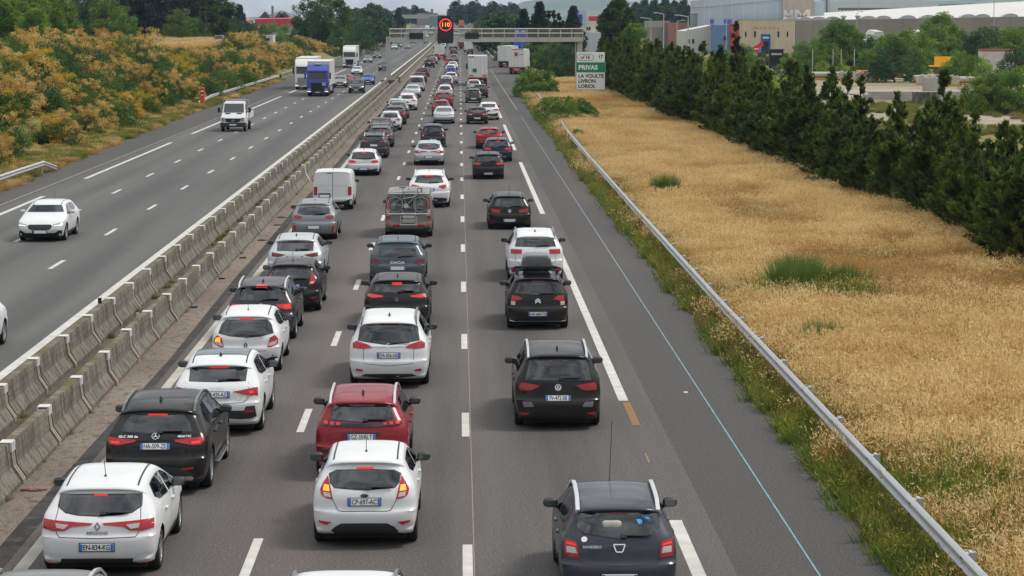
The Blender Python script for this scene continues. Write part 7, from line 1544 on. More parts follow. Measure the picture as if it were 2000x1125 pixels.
link('shell', me, rb, (0, 0, .24)); b = MB(); b.bbox(-.46, .46, -.86, -.82, .16, .19, .01); b.obj('lid_seam', M_darkchrome, rb); b = MB(); b.box(-.07, .07, -.84, -.80, .20, .27); b.obj('label_plate', M_clear, rb)
b = MB()
for yy in (-.45, .55): b.tube((-.56, yy, -.0), (.56, yy, -.0), .02); b.box(-.6, -.54, yy-.04, yy+.04, -.12, .02); b.box(.54, .6, yy-.04, yy+.04, -.12, .02)
b.obj('roof_bar', M_black, rb)
# ------------------------------------------------------------------ bicycle on the minibus
t = find('carrying a bicycle'); bx, by = t.location.x, t.location.y-.80
M_tube = mat('grey_frame_tube', (.24, .27, .26), .35, .5); M_teal = mat('teal_frame', (.05, .20, .15), .3); M_thin = mat('spoke_steel', (.5, .5, .5), .3, .8)
ck = empty('bicycle', (bx, by-.20, 1.0)); put(ck, 'racing bicycle with pale wheels and teal fork on the minibus rear rack', 'bicycle')
Rr = .335; A = (-.53, .34); Bq = (.50, .34)
for (c, nm) in ((A, 0), (Bq, 1)):
    w_ = empty('wheel', (c[0], 0, c[1])); w_.parent = ck
    b = MB(); n = 28
    for (r1, m_) in ((Rr, 0), (Rr-.028, 1)):
        for i in range(n):
            a0, a1 = 2*math.pi*i/n, 2*math.pi*(i+1)/n; b.tube((r1*math.cos(a0), 0, r1*math.sin(a0)), (r1*math.cos(a1), 0, r1*math.sin(a1)), .014 if m_ == 0 else .011, 5, m=m_, cap=False)
    b.obj('tyre', [M_tyre, M_rail], w_)
    b = MB()
    for i in range(16): a0 = 2*math.pi*i/16; b.tube((0, .02*(-1)**i, 0), (Rr*.92*math.cos(a0), 0, Rr*.92*math.sin(a0)), .0028, 3)
    b.lathe([(-.04, .0), (-.04, .025), (.04, .025), (.04, 0)], 8, axis='y'); b.obj('spokes', M_thin, w_)
bb = (-.10, .29); st = (-.20, .84); hd = (.37, .88); hl = (.395, .76)
b = MB(); T3 = lambda p: (p[0], 0, p[1])
for p, q, r_ in ((bb, st, .017), (st, hd, .016), (bb, hl, .020), (bb, A, .011), (st, A, .009)): b.tube(T3(p), T3(q), r_, 7)
b.obj('frame', M_tube, ck); b = MB(); b.tube(T3(hd), T3(hl), .022, 8); b.tube(T3(hl), T3(Bq), .013, 7); b.obj('fork', M_teal, ck)
b = MB(); b.tube(T3(st), (-.235, 0, 1.00), .013, 6); b.bbox(-.36, -.10, -.06, .06, 1.0, 1.035, .015); b.obj('saddle', M_black, ck)
b = MB(); b.tube(T3(hd), (.36, 0, .99), .014, 6); b.tube((.36, 0, .99), (.45, 0, 1.0), .014, 6)
for s in (-1, 1): b.path([(.45, 0, 1.0), (.45, s*.19, 1.0), (.53, s*.2, .98), (.55, s*.2, .90), (.48, s*.2, .86)], .014, 6)
b.obj('handlebar', M_black, ck)
b = MB(); b.lathe([(.03, 0), (.03, .10), (.035, .10), (.035, .08)], 18, axis='y', c=(bb[0], -.05, bb[1])); b.tube((bb[0], -.06, bb[1]), (bb[0]+.15, -.06, bb[1]-.06), .011, 6); b.tube((bb[0], .06, bb[1]), (bb[0]-.15, .06, bb[1]+.06), .011, 6); b.obj('crank', M_rail, ck)
rk = empty('bike_rack', (bx, by, .95)); put(rk, 'aluminium bicycle rack with red lamps fixed to the minibus tailgate', 'bike rack')
b = MB(); b.tube((-.78, -.20, .02), (.78, -.20, .02), .03, 8); b.obj('wheel_tray', M_rail, rk)
b = MB(); b.path([(-.32, -.12, -.42), (.32, -.12, -.42), (.32, -.1, -.1), (-.32, -.1, -.1), (-.32, -.12, -.42)], .016, 6); b.tube((.26, -.12, -.42), (.26, -.16, .82), .018, 7); b.tube((-.24, -.10, .0), (-.24, -.10, .62), .016, 7); b.tube((-.75, .10, .80), (.75, .10, .80), .018, 7); b.tube((-.24, -.10, .62), (.26, -.16, .70), .014, 6)
b.obj('rack_tube', M_rail, rk)
for s in (-1, 1): b = MB(); b.bbox(s*.5-.13, s*.5+.13, -.16, -.10, -.50, -.40, .02); b.obj('rack_lamp', M_red, rk)
b = MB(); b.bbox(-.26, .26, -.165, -.15, -.33, -.20, .006); b.obj('license_plate', M_pipe, rk)

# ------------------------------------------------------------------ lorries
M_truckw = mat('lorry_white', (.66, .66, .65), .45, 0, .5, .3, noise=(.5, .06)); M_truckg = mat('trailer_grey', (.50, .51, .50), .55, 0, .4, 0, noise=(.5, .08)); M_trb = mat('lorry_blue', (.015, .035, .30), .35, 0, .5, .8); M_dred = mat('lorry_dark_red', (.16, .012, .02), .45)
M_chass = mat('chassis', (.02, .02, .021), .7); M_grn = mat('green_sign_plate', (.0, .16, .08), .5); M_orr = mat('orange_reflector', (.62, .16, .03), .4); M_redlogo = mat('red_square', (.42, .02, .04), .5)
def twheel(parent, x, y, r=.5, wd=.3):
    key = ('lorry', r, wd)
    if key not in WHEEL:
        b = MB(); h = wd/2; b.lathe([(-h, r*.55), (-h, r*.9), (-h*.8, r), (h*.8, r), (h, r*.9), (h, r*.55)], 22); ty = b.me('tyre', [M_tyre], True, 40); b = MB(); b.lathe([(h*.9, r*.56), (h*.3, r*.5), (h*.3, .12), (h*.8, .1), (h*.8, 0)], 16); WHEEL[key] = (ty, b.me('rim', [M_rim], True, 40))
    w_ = empty('wheel', (x, y, r), 0 if x > 0 else math.pi); w_.parent = parent; link('tyre', WHEEL[key][0], w_); link('rim', WHEEL[key][1], w_)
def trailer(parent, y0, y1, m_side, h=4.0, z0=1.15, logo=None, plate=True, rearm=None, w_=1.27):
    """box from y0 (rear) to y1, origin on the ground"""
    b = MB(); b.bbox(-w_, w_, y0, y1, z0, h, .03); b.obj('trailer_box', m_side, parent)
    for k in range(int((y1-y0)/1.35)):
        pass
    b = MB()
    for s in (-1, 1):
        for k in range(10): yy = y0+.7+k*(y1-y0-1.4)/9; b.box(s*w_-.012 if s < 0 else s*w_-.002, s*w_+.002 if s < 0 else s*w_+.012, yy-.02, yy+.02, z0+.05, h-.08)
        b.box(s*w_-.015, s*w_+.015, y0, y1, h-.1, h+.012)
    b.obj('side_rib', M_truckg, parent)
    for s in (-1, 1): b = MB(); b.bbox(s*.61-.58, s*.61+.58, y0-.035, y0, z0+.08, h-.22, .012); b.obj('rear_door', rearm or M_truckw, parent)
    b = MB()
    for x in (-.9, -.3, .3, .9): b.tube((x, y0-.05, z0+.1), (x, y0-.05, h-.25), .016, 6)
    for x in (-1.22, 1.22):
        for zz in (1.6, 2.4, 3.2): b.box(x-.05, x+.05, y0-.05, y0-.03, zz, zz+.12)
    b.obj('locking_bar', M_greysteel, parent)
    b = MB(); b.box(-w_-.01, w_+.01, y0-.04, y0+.1, h-.2, h+.03); b.obj('header', rearm or M_truckw, parent)
    b = MB(); b.box(-.5, .5, y0+.2, y1-.2, .75, z0); b.box(-1.2, 1.2, y0+.0, y0+.12, z0-.25, z0+.02); b.obj('chassis', M_chass, parent)
    b = MB(); b.box(-1.22, 1.22, y0+.02, y0+.14, .42, .62); b.obj('underrun_bar', M_dred, parent)
    for s in (-1, 1): b = MB(); b.bbox(s*.95-.2, s*.95+.2, y0-.03, y0+.02, z0-.22, z0-.05, .01); b.obj('tail_light', M_red, parent)
    b = MB(); b.bbox(-.26, .26, y0-.02, y0, .66, .78, .01); b.obj('license_plate', M_plate, parent)
    for yy in (y0+2.0, y0+3.3, y0+4.6):
        for s in (-1, 1): twheel(parent, s*1.08, yy)
    for s in (-1, 1):
        b = MB(); b.box(s*1.18-.02, s*1.18+.02, y0+5.6, y1-3.2, .5, 1.0); b.obj('side_guard', M_greysteel, parent)
def tractor(parent, y0, m_cab, front='grille', roof=3.75, skirt=None):
    """cab whose rear is at y0 and nose at y0+2.3"""
    n_ = y0+2.28; b = MB()
    pr = [(y0, .95), (y0, roof-.35), (y0+.35, roof), (y0+1.45, roof-.05), (n_-.28, roof-.62), (n_-.10, 2.75), (n_-.02, 1.9), (n_, 1.0), (n_-.02, .42), (n_-.5, .36), (n_-.75, .95)]
    bm = bmesh.new(); ws = 1.22; nn = len(pr)
    V = [(-ws, p[0], p[1]) for p in pr] + [(ws, p[0], p[1]) for p in pr]; vs_ = [bm.verts.new(v) for v in V]
    bm.faces.new(vs_[:nn]); bm.faces.new(list(reversed(vs_[nn:])))
    for i in range(nn): bm.faces.new((vs_[i], vs_[nn+i], vs_[nn+(i+1) % nn], vs_[(i+1) % nn]))
    bmesh.ops.recalc_face_normals(bm, faces=bm.faces); bmesh.ops.bevel(bm, geom=[e for e in bm.edges if abs(e.verts[0].co.x-e.verts[1].co.x) < .01], offset=.07, segments=2, affect='EDGES')
    me = bpy.data.meshes.new('cab'); bm.to_mesh(me); bm.free(); me.materials.append(m_cab); me.polygons.foreach_set('use_smooth', np.ones(len(me.polygons), dtype=bool)); me.set_sharp_from_angle(angle=R(35)); link('cab', me, parent)
    b = MB(); yf = lambda z: n_-.10+(n_-.28-(n_-.10))*(z-2.75)/(roof-.62-2.75) if z > 2.75 else n_-.02+(n_-.10-(n_-.02))*(z-1.9)/.85
    b.add([(-1.06, yf(2.02)+.012, 2.02), (1.06, yf(2.02)+.012, 2.02), (1.04, yf(2.78)+.012, 2.78), (-1.04, yf(2.78)+.012, 2.78)], [(0, 1, 2, 3)]); b.obj('windscreen', M_glassp, parent)
    b = MB(); b.box(-1.1, 1.1, yf(2.85)-.02, yf(2.85)+.22, 2.84, 2.92); b.obj('sun_visor', m_cab if m_cab is M_trb else M_gloss, parent)
    for s in (-1, 1):
        b = MB(); b.add([(s*1.235, y0+1.15, 2.0), (s*1.235, n_-.3, 2.0), (s*1.235, n_-.42, 2.65), (s*1.235, y0+1.15, 2.65)], [(0, 1, 2, 3)]); b.obj('side_window', M_glassp, parent)
        b = MB(); b.bbox(s*1.42-.11, s*1.42+.11, n_-.28, n_-.10, 2.0, 2.75, .05); b.tube((s*1.2, n_-.25, 2.7), (s*1.42, n_-.2, 2.7), .03); b.obj('door_mirror', M_black if m_cab is not M_trb else m_cab, parent)
        b = MB(); b.bbox(s*.98-.17, s*.98+.17, n_-.06, n_+.03, .62, .92, .03); b.obj('headlight', M_head, parent)
        b = MB(); b.add([(s*.80, n_+.035, .55), (s*1.2, n_+.025, .55), (s*1.2, n_+.025, .62), (s*.80, n_+.035, .62)], [(0, 1, 2, 3)]); b.obj('day_light', M_headlit, parent)
    b = MB()
    if front == 'bars':
        for z in (.62, .78, .94, 1.10, 1.26, 1.42): b.box(-.85, .85, n_-.03, n_+.025, z, z+.09)
        b.obj('grille', M_chrome, parent); b = MB(); b.box(-.9, .9, n_-.03, n_+.012, .55, 1.55); b.obj('grille_back', M_mesh, parent)
    else:
        b.add([(-.62, n_+.02, .55), (.62, n_+.02, .55), (.80, n_+.012, 1.58), (-.80, n_+.012, 1.58)], [(0, 1, 2, 3)])
        b.obj('grille', M_mesh, parent); b = MB()
        for z in (.75, .95, 1.15, 1.35): b.box(-.66, .66, n_+.0, n_+.04, z, z+.03)
        b.obj('grille_bar', M_black, parent)
    b = MB(); b.bbox(-.26, .26, n_+.02, n_+.045, .44, .55, .01); b.obj('license_plate', M_plate, parent)
    b = MB(); b.box(-.45, .45, y0-3.4, n_-.4, .6, .98); b.obj('chassis', M_chass, parent)
    if skirt:
        for s in (-1, 1): b = MB(); b.bbox(s*1.16-.05, s*1.16+.05, y0-2.3, y0-.1, .35, 1.0, .03); b.obj('side_skirt', skirt, parent)
    for yy in (y0+.85, y0-2.9):
        for s in (-1, 1): twheel(parent, s*1.05, yy)
def lorry(name, x, y, rot, yaw, label, **k):
    t = empty(name, (x, y, rise(y)), (math.pi if rot else 0)+yaw); put(t, label, 'lorry'); return t
t = lorry('articulated_lorry', 2.44, 316.6, 0, 0, 'white box lorry in the right lane with green plate and orange reflectors behind')
trailer(t, 0, 13.4, M_truckw); tractor(t, 14.3, M_truckw)
b = MB(); b.box(-.72, -.18, -.075, -.04, 1.85, 2.35); b.obj('green_plate', M_grn, t); b = MB()
for s in (-1, 1): b.box(s*.88-.30, s*.88+.30, -.075, -.04, 1.32, 1.55)
b.obj('orange_plate', M_orr, t); b = MB(); b.box(-1.2, 1.2, -.09, -.03, .95, 1.15); b.obj('red_sill', M_dred, t); b = MB(); b.box(-1.18, -.5, -.06, -.045, 3.83, 3.95); b.obj('red_mark', M_dred, t)
t = lorry('articulated_lorry', 9.25, 388, 0, R(-5), 'white lorry on the exit lane with red square logo on its rear door'); trailer(t, 0, 13.4, M_truckw); tractor(t, 14.3, M_truckw)
b = MB(); b.box(-.32, .18, -.07, -.04, 2.95, 3.55); b.obj('red_logo', M_redlogo, t); b = MB(); b.box(-.55, .55, -.02, .0, .72, 1.0); b.obj('orange_plate', M_orr, t); b = MB(); b.box(-.9, 1.1, -.08, .1, 4.0, 4.12); b.obj('red_roof_edge', M_redlogo, t); b = MB(); b.box(.22, 1.05, -.066, -.05, 3.22, 3.28); b.obj('dark_script', M_black, t)
t = lorry('articulated_lorry', 8.35, 446, 0, R(-10), 'pale grey lorry ahead on the exit lane showing its long left side'); trailer(t, 0, 13.4, M_truckg); tractor(t, 14.3, M_truckw); b = MB(); b.box(-1.29, -1.272, 2.0, 2.6, 2.3, 3.1); b.obj('dark_mark', M_black, t)
t = lorry('articulated_lorry', -16.42, 289.5, 1, R(.6), 'blue lorry cab pulling a pale grey trailer towards the camera'); trailer(t, -0.0, 13.4, M_truckg); tractor(t, 13.9, M_trb, 'grille', 3.7, M_chass); b = MB(); b.bbox(-.9, -.5, 16.19, 16.23, 1.25, 1.62, .01); b.obj('pale_plate', M_greysteel, t); b = MB(); b.box(-.4, .4, 15.0, 15.5, 3.66, 3.76); b.obj('roof_plate', M_truckw, t)
t = lorry('articulated_lorry', -19.57, 316.3, 1, R(.4), 'white lorry with chrome barred grille half behind the blue lorry'); trailer(t, 0, 13.4, M_truckg); tractor(t, 13.9, M_truckw, 'bars', 3.85, M_truckw)
t = lorry('articulated_lorry', -20.6, 459.5, 1, R(.6), 'white lorry with dark tapering grille farther back beside the concrete wall'); trailer(t, 0, 13.4, M_truckg); tractor(t, 13.9, M_truckw, 'grille', 3.9, M_truckw)
t = lorry('box_truck', -1.94, 724, 0, 0, 'white box truck far up the middle lane, ahead of the dark red hatchback'); trailer(t, 0, 7, M_truckw, 3.3, .95, w_=1.15); tractor(t, 7.2, M_truckw, roof=2.6 if False else 3.0)
t = lorry('box_truck', 1.2, 716, 0, 0, 'red cabbed truck far up the right lane beside a white van'); trailer(t, 0, 7, M_dred, 3.6, .95, rearm=M_dred); tractor(t, 7.2, M_dred, roof=3.1)
t = lorry('box_truck', 2.5, 664, 0, 0, 'pale delivery van with tall box far up the right lane, ahead of the black hatchback'); trailer(t, 0, 4.4, M_truckw, 2.9, .7, w_=1.02); tractor(t, 4.5, M_truckw, roof=2.9)
t = lorry('box_truck', -4.79, 566, 0, 0, 'tall white delivery van ahead of the far red crossover by the barrier'); trailer(t, 0, 4.6, M_truckg, 2.95, .75, w_=1.04); tractor(t, 4.7, M_truckw, roof=2.9)
t = lorry('articulated_lorry', -13.6, 1180, 1, 0, 'tiny white lorry with blue trailer coming over the crest left of the lit speed sign'); trailer(t, 0, 13.4, mat('tarpaulin_blue', (.03, .12, .42), .6)); tractor(t, 13.9, M_truckw)
t = lorry('box_truck', 1.0, 1230, 0, 0, 'tiny orange truck on the crest right of the lit speed sign'); trailer(t, 0, 6, M_orr, 3.6, .95, rearm=M_orr); tractor(t, 6.2, M_orr)
# flatbed pick-up coming towards the camera
t = empty('flatbed_truck', (-17.68, 190.7, 0), math.pi); put(t, 'white dropside van with black mirrors coming down the left carriageway', 'truck')
b = MB(); pr = [(2.15, .5), (2.15, 2.25), (2.35, 2.33), (3.2, 2.28), (3.95, 1.42), (4.55, 1.14), (4.72, .9), (4.74, .45), (4.5, .38)]
bm = bmesh.new(); nn = len(pr); vs_ = [bm.verts.new((s*(.96-.16*max(0, p[1]-1.15)/1.1), p[0], p[1])) for s in (-1, 1) for p in pr]
bm.faces.new(vs_[:nn]); bm.faces.new(list(reversed(vs_[nn:])))
for i in range(nn): bm.faces.new((vs_[i], vs_[nn+i], vs_[nn+(i+1) % nn], vs_[(i+1) % nn]))
bmesh.ops.recalc_face_normals(bm, faces=bm.faces); bmesh.ops.bevel(bm, geom=bm.edges[:], offset=.06, segments=2, affect='EDGES'); me = bpy.data.meshes.new('cab'); bm.to_mesh(me); bm.free(); me.materials.append(PAINT['white']); me.polygons.foreach_set('use_smooth', np.ones(len(me.polygons), dtype=bool)); me.set_sharp_from_angle(angle=R(35)); link('cab', me, t)
fy = lambda z: 3.95-(z-1.42)*(3.95-3.2)/(2.28-1.42)
b = MB(); b.add([(-.80, fy(1.46)+.02, 1.46), (.80, fy(1.46)+.02, 1.46), (.74, fy(2.15)+.02, 2.15), (-.74, fy(2.15)+.02, 2.15)], [(0, 1, 2, 3)]); b.obj('windscreen', M_glassp, t)
b = MB(); b.add([(-.62, 4.755, 1.05), (.62, 4.755, 1.05), (.56, 4.765, .80), (.3, 4.765, .74), (-.3, 4.765, .74), (-.56, 4.765, .80)], [(0, 1, 2, 3, 4, 5)]); b.obj('grille', M_mesh, t); gm = badge_mesh('star', M_chrome); gm.transform(Matrix.Rotation(math.pi, 4, 'Z') @ Matrix.Scale(1.8, 4)); link('badge', gm, t, (0, 4.78, .91))
b = MB(); b.bbox(-.98, .98, 4.45, 4.80, .36, .72, .05); b.obj('bumper', M_trim, t); b = MB(); b.bbox(-.26, .26, 4.80, 4.82, .5, .6, .004); b.obj('license_plate', M_plate, t)
for s in (-1, 1):
    b = MB(); b.bbox(s*.76-.13, s*.76+.13, 4.55, 4.755, .80, 1.12, .04); b.obj('headlight', M_head, t); b = MB(); b.bbox(s*1.2-.10, s*1.2+.10, 3.35, 3.5, 1.45, 1.85, .04); b.tube((s*.9, 3.42, 1.5), (s*1.2, 3.42, 1.55), .03); b.obj('door_mirror', M_black, t)
    b = MB(); b.add([(s*.945, 2.5, 1.4), (s*.945, 3.5, 1.4), (s*.88, 3.1, 2.05), (s*.86, 2.5, 2.1)], [(0, 1, 2, 3)]); b.obj('side_window', M_glassp, t); b = MB(); b.box(s*.45-.2, s*.45+.2, 4.0, 4.12, 1.40, 1.44); b.obj('hood_vent', M_black, t)
b = MB()
for s in (-1, 1): b.bbox(s*1.05-.025, s*1.05+.025, -1.6, 2.0, 1.0, 1.42, .01)
b.bbox(-1.05, 1.05, -1.62, -1.57, 1.0, 1.42, .01); b.bbox(-1.05, 1.05, -1.6, 2.05, .92, 1.0, .01); b.obj('dropside_bed', M_truckw, t)
b = MB(); b.path([(-1.02, 2.05, 1.0), (-1.0, 2.05, 2.42), (1.0, 2.05, 2.42), (1.02, 2.05, 1.0)], .035, 6); b.obj('headboard_frame', M_greysteel, t); b = MB(); b.box(-.5, .5, -1.5, 4.0, .5, .9); b.obj('chassis', M_chass, t)
for yy in (0, 3.85):
    for s in (-1, 1): twheel(t, s*.86, yy, .345, .23)
# low loader with a red machine, half hidden behind the blue lorry
t = empty('machine_trailer', (-21.0, 333, 0), math.pi); put(t, 'trailer with a round red machine just visible behind the blue lorry', 'trailer')
b = MB(); b.box(-1.0, 1.0, -3, 3, .7, 1.0); b.obj('bed', M_chass, t); b = MB(); b.lathe([(-.5, .3), (-.5, .75), (.5, .75), (.5, .3)], 16, axis='x', c=(-4.4+3.2, 0, 1.9)); b.lathe([(-.52, 0), (-.52, .3), (.52, .3), (.52, 0)], 12, axis='x', c=(-1.2, 0, 1.9)); b.obj('red_reel', M_red, t)
for s in (-1, 1): twheel(t, s*.9, 0, .4, .25)
# ------------------------------------------------------------------ motorcycle and rider
t = empty('motorcycle', (-3.09, 505, 0)); put(t, 'red motorcycle filtering between the lanes, ridden by a figure in black', 'motorcycle')
for yy in (0, 1.45):
    w_ = empty('wheel', (0, yy, .31)); w_.parent = t; b = MB(); b.lathe([(-.07, .2), (-.08, .27), (-.04, .31), (.04, .31), (.08, .27), (.07, .2)], 18); b.obj('tyre', M_tyre, w_); b = MB(); b.lathe([(-.04, .2), (-.03, .05), (.03, .05), (.04, .2)], 12); b.obj('rim', M_rim, w_)
b = MB(); b.bbox(-.17, .17, .35, 1.2, .45, .95, .08); b.bbox(-.14, .14, -.35, .5, .75, .92, .05); b.obj('body', mat('motorcycle_red', (.36, .02, .02), .35, 0, .5, .6), t)
for s in (-1, 1): b = MB(); b.bbox(s*.33-.12, s*.33+.12, -.45, .15, .5, .85, .05); b.obj('pannier', bpy.data.materials['motorcycle_red'], t)
b = MB(); b.tube((-.4, 1.1, 1.08), (.4, 1.1, 1.08), .02); b.tube((0, 1.1, 1.05), (0, 1.45, .35), .035); b.obj('handlebar', M_black, t); b = MB(); b.bbox(-.14, .14, -.48, -.43, .70, .80, .02); b.obj('tail_light', M_lit, t)
def figure(name, joints, edges, material, loc, rz=0, head=None):
    me = bpy.data.meshes.new(name); me.from_pydata([j[0] for j in joints], edges, []); o = bpy.data.objects.new(name, me); COL.objects.link(o)
    sk = o.modifiers.new('s', 'SKIN'); ss = o.modifiers.new('u', 'SUBSURF'); ss.levels = 2; ss.render_levels = 2
    for v, j in zip(me.skin_vertices[0].data, joints): v.radius = (j[1], j[1])
    me.skin_vertices[0].data[0].use_root = True
    m2 = bpy.data.meshes.new_from_object(o.evaluated_get(bpy.context.evaluated_depsgraph_get())); bpy.data.objects.remove(o); m2.materials.clear(); m2.materials.append(material); m2.polygons.foreach_set('use_smooth', np.ones(len(m2.polygons), dtype=bool)); m2.name = name
    p = link(name, m2, None, loc, rz); return p
J = [((0, .25, .98), .16), ((0, .33, 1.22), .16), ((0, .45, 1.46), .17), ((0, .50, 1.58), .07), ((0, .53, 1.66), .07), ((-.20, .48, 1.44), .08), ((-.34, .72, 1.24), .06), ((-.36, 1.02, 1.12), .045), ((.20, .48, 1.44), .08), ((.34, .72, 1.24), .06), ((.36, 1.02, 1.12), .045), ((-.14, .28, .93), .11), ((-.26, .66, .80), .085), ((-.26, .42, .40), .06), ((-.26, .55, .33), .05), ((.14, .28, .93), .11), ((.26, .66, .80), .085), ((.26, .42, .40), .06), ((.26, .55, .33), .05)]
E_ = [(0, 1), (1, 2), (2, 3), (3, 4), (2, 5), (5, 6), (6, 7), (2, 8), (8, 9), (9, 10), (0, 11), (11, 12), (12, 13), (13, 14), (0, 15), (15, 16), (16, 17), (17, 18)]
p = figure('person', J, E_, mat('black_leathers', (.015, .015, .016), .6), (-3.09, 505, 0)); put(p, 'motorcycle rider in black clothing and dark helmet between the lanes', 'person')
bm = bmesh.new(); bmesh.ops.create_uvsphere(bm, u_segments=16, v_segments=12, radius=.155); me = bpy.data.meshes.new('helmet'); bm.to_mesh(me); bm.free(); me.materials.append(M_gloss); link('helmet', me, p, (0, .54, 1.75))
# ------------------------------------------------------------------ litter
M_lit1 = mat('pale_litter', srgb(212, 210, 204), .7); M_lit2 = mat('green_can', srgb(40, 120, 90), .5); M_clothr = mat('reddish_rag', srgb(128, 88, 80), .9, noise=(8, .3))
b = MB(); b.tube((-.08, 0, .035), (.08, .05, .035), .034, 10); put(b.obj('drink_can', M_lit2, None, loc=(6.85, 64.6, -.004)), 'small green can lying at the edge of the hard shoulder', 'litter')
b = MB(); b.bbox(-.05, .05, -.05, .05, 0, .03, .01); put(b.obj('paper_scrap', M_lit1, None, loc=(5.22, 54.3, -.004)), 'tiny white scrap on the hard shoulder left of the blue line', 'litter')
b = MB(); b.bbox(-.09, .09, -.07, .07, 0, .06, .02); put(b.obj('paper_scrap', M_lit1, None, loc=(6.6, 120.5, -.004)), 'white scrap on the hard shoulder near the weeds, far up', 'litter')
b = MB()
for k in range(5): b.bbox(-.2+k*.08, -.05+k*.08, -.06+.05*math.sin(k*2), .06+.05*math.sin(k*2), 0, .05+.02*math.sin(k*3), .015)
put(b.obj('crumpled_rag', M_clothr, None, loc=(-7.85, 43.0, .012)), 'reddish crumpled rag on the gravel strip beside the black SUV', 'litter')
for (x, y, s) in ((-7.9, 86, .16), (-7.75, 93, .2), (-7.95, 79, .12), (-7.7, 100, .18), (-8.0, 71, .12), (-7.8, 104, .22)):
    b = MB(); b.bbox(-s, s, -.05, .05, 0, .03, .01); b.bbox(-s*.5, s*.3, -.12, .1, 0, .045, .012); put(b.obj('rubber_shred', M_tyre, None, loc=(x, y, .012), rz=rnd.uniform(0, 3)), 'black rubber shred lying on the gravel strip beside the barrier', 'litter', 'rubber shreds on the gravel strip')
# ------------------------------------------------------------------ grasses and weeds (nobody could count them)
def tuft_tile(name, n, size, hmin, hmax, wd, mats, seedfrac=.5, lean=.35, rows=None, drift=(0, 0)):
    r = RG; P = np.stack([r.uniform(-size, size, n), r.uniform(-size, size, n), np.zeros(n)], 1)
    # stems bunch into clumps
    cc = r.uniform(-size, size, (max(4, n//16), 2)); idx = r.integers(0, len(cc), n); P[:, :2] = cc[idx] + r.normal(scale=.10, size=(n, 2))
    H = r.uniform(hmin, hmax, n); D = np.stack([r.normal(scale=lean, size=n)+drift[0], r.normal(scale=lean, size=n)+drift[1], np.ones(n)], 1)
    V, Fq = leaves(P, D, H, wd, False)
    fm = np.zeros(len(Fq), dtype=np.int32)
    if seedfrac:
        k = int(n*seedfrac); Dn = D[:k]/np.linalg.norm(D[:k], axis=1, keepdims=True); tip = P[:k] + Dn*H[:k, None]*.82
        m = 3; tp = np.repeat(tip, m, 0) + r.normal(scale=.03, size=(k*m, 3)); dd = np.repeat(Dn, m, 0) + r.normal(scale=.7, size=(k*m, 3))
        V2, F2 = leaves(tp, dd, r.uniform(.035, .08, k*m), .017, False)
        Fq = np.concatenate([Fq, F2+len(V)]); V = np.concatenate([V, V2]); fm = np.concatenate([fm, np.ones(k*m, dtype=np.int32)])
    me = mesh_np(name, V, Fq, mats, fm); return bpy.data.objects.new(name, me)
def scatter(name, pts, rz, sc, tiles, kind='stuff', label=None):
    """one object: tufts instanced on points by geometry nodes"""
    me = bpy.data.meshes.new(name); me.vertices.add(len(pts)); me.vertices.foreach_set('co', np.asarray(pts, dtype=np.float32).ravel())
    for nm, arr in (('rz', rz), ('sc', sc), ('pick', RG.integers(0, len(tiles), len(pts)).astype(float))):
        a = me.attributes.new(nm, 'FLOAT', 'POINT'); a.data.foreach_set('value', np.asarray(arr, dtype=np.float32))
    o = link(name, me); o['kind'] = kind
    ng = bpy.data.node_groups.new(name, 'GeometryNodeTree'); ng.interface.new_socket('Geometry', in_out='INPUT', socket_type='NodeSocketGeometry'); ng.interface.new_socket('Geometry', in_out='OUTPUT', socket_type='NodeSocketGeometry')
    n = ng.nodes; l = ng.links; gi = n.new('NodeGroupInput'); go = n.new('NodeGroupOutput'); jn = n.new('GeometryNodeJoinGeometry')
    def named(nm):
        q = n.new('GeometryNodeInputNamedAttribute'); q.data_type = 'FLOAT'; q.inputs['Name'].default_value = nm; return q.outputs[0]
    cx = n.new('ShaderNodeCombineXYZ'); l.new(named('rz'), cx.inputs['Z']); pk = named('pick'); scn = named('sc')
    for i, t in enumerate(tiles):
        oi = n.new('GeometryNodeObjectInfo'); oi.inputs['Object'].default_value = t; oi.inputs['As Instance'].default_value = True
        cmp_ = n.new('FunctionNodeCompare'); cmp_.data_type = 'FLOAT'; cmp_.operation = 'EQUAL'; l.new(pk, cmp_.inputs[0]); cmp_.inputs[1].default_value = i; cmp_.inputs['Epsilon'].default_value = .1
        ip = n.new('GeometryNodeInstanceOnPoints'); l.new(gi.outputs[0], ip.inputs['Points']); l.new(oi.outputs['Geometry'], ip.inputs['Instance']); l.new(cmp_.outputs[0], ip.inputs['Selection'])
        l.new(cx.outputs[0], ip.inputs['Rotation']); l.new(scn, ip.inputs['Scale']); l.new(ip.outputs[0], jn.inputs[0])
    l.new(jn.outputs[0], go.inputs[0]); md = o.modifiers.new('scatter', 'NODES'); md.node_group = ng
    return o
M_gold = leafmat('golden_grass', srgb(152, 112, 52), srgb(186, 144, 80), .9, 0, .3, .8)
M_gold2 = leafmat('brown_grass', srgb(136, 104, 56), srgb(170, 134, 80), .9, 0, .3, .8)
M_seed = leafmat('pale_seed_heads', srgb(206, 176, 118), srgb(230, 206, 154), .7, 0, .35, .8)
M_seed2 = leafmat('tan_seed_heads', srgb(176, 140, 84), srgb(202, 166, 110), .7, 0, .35, .8)
M_weed = leafmat('green_weeds', srgb(70, 94, 34), srgb(110, 128, 50), 1.2, 0, .35)
M_weed2 = leafmat('olive_weeds', srgb(104, 104, 50), srgb(136, 126, 66), 1.2, 0, .35)
M_yel = leafmat('yellow_flowers', srgb(132, 124, 50), srgb(160, 148, 62), 1, 0, .3)
M_wht = leafmat('white_flowers', srgb(150, 148, 116), srgb(176, 172, 142), 1, 0, .3)
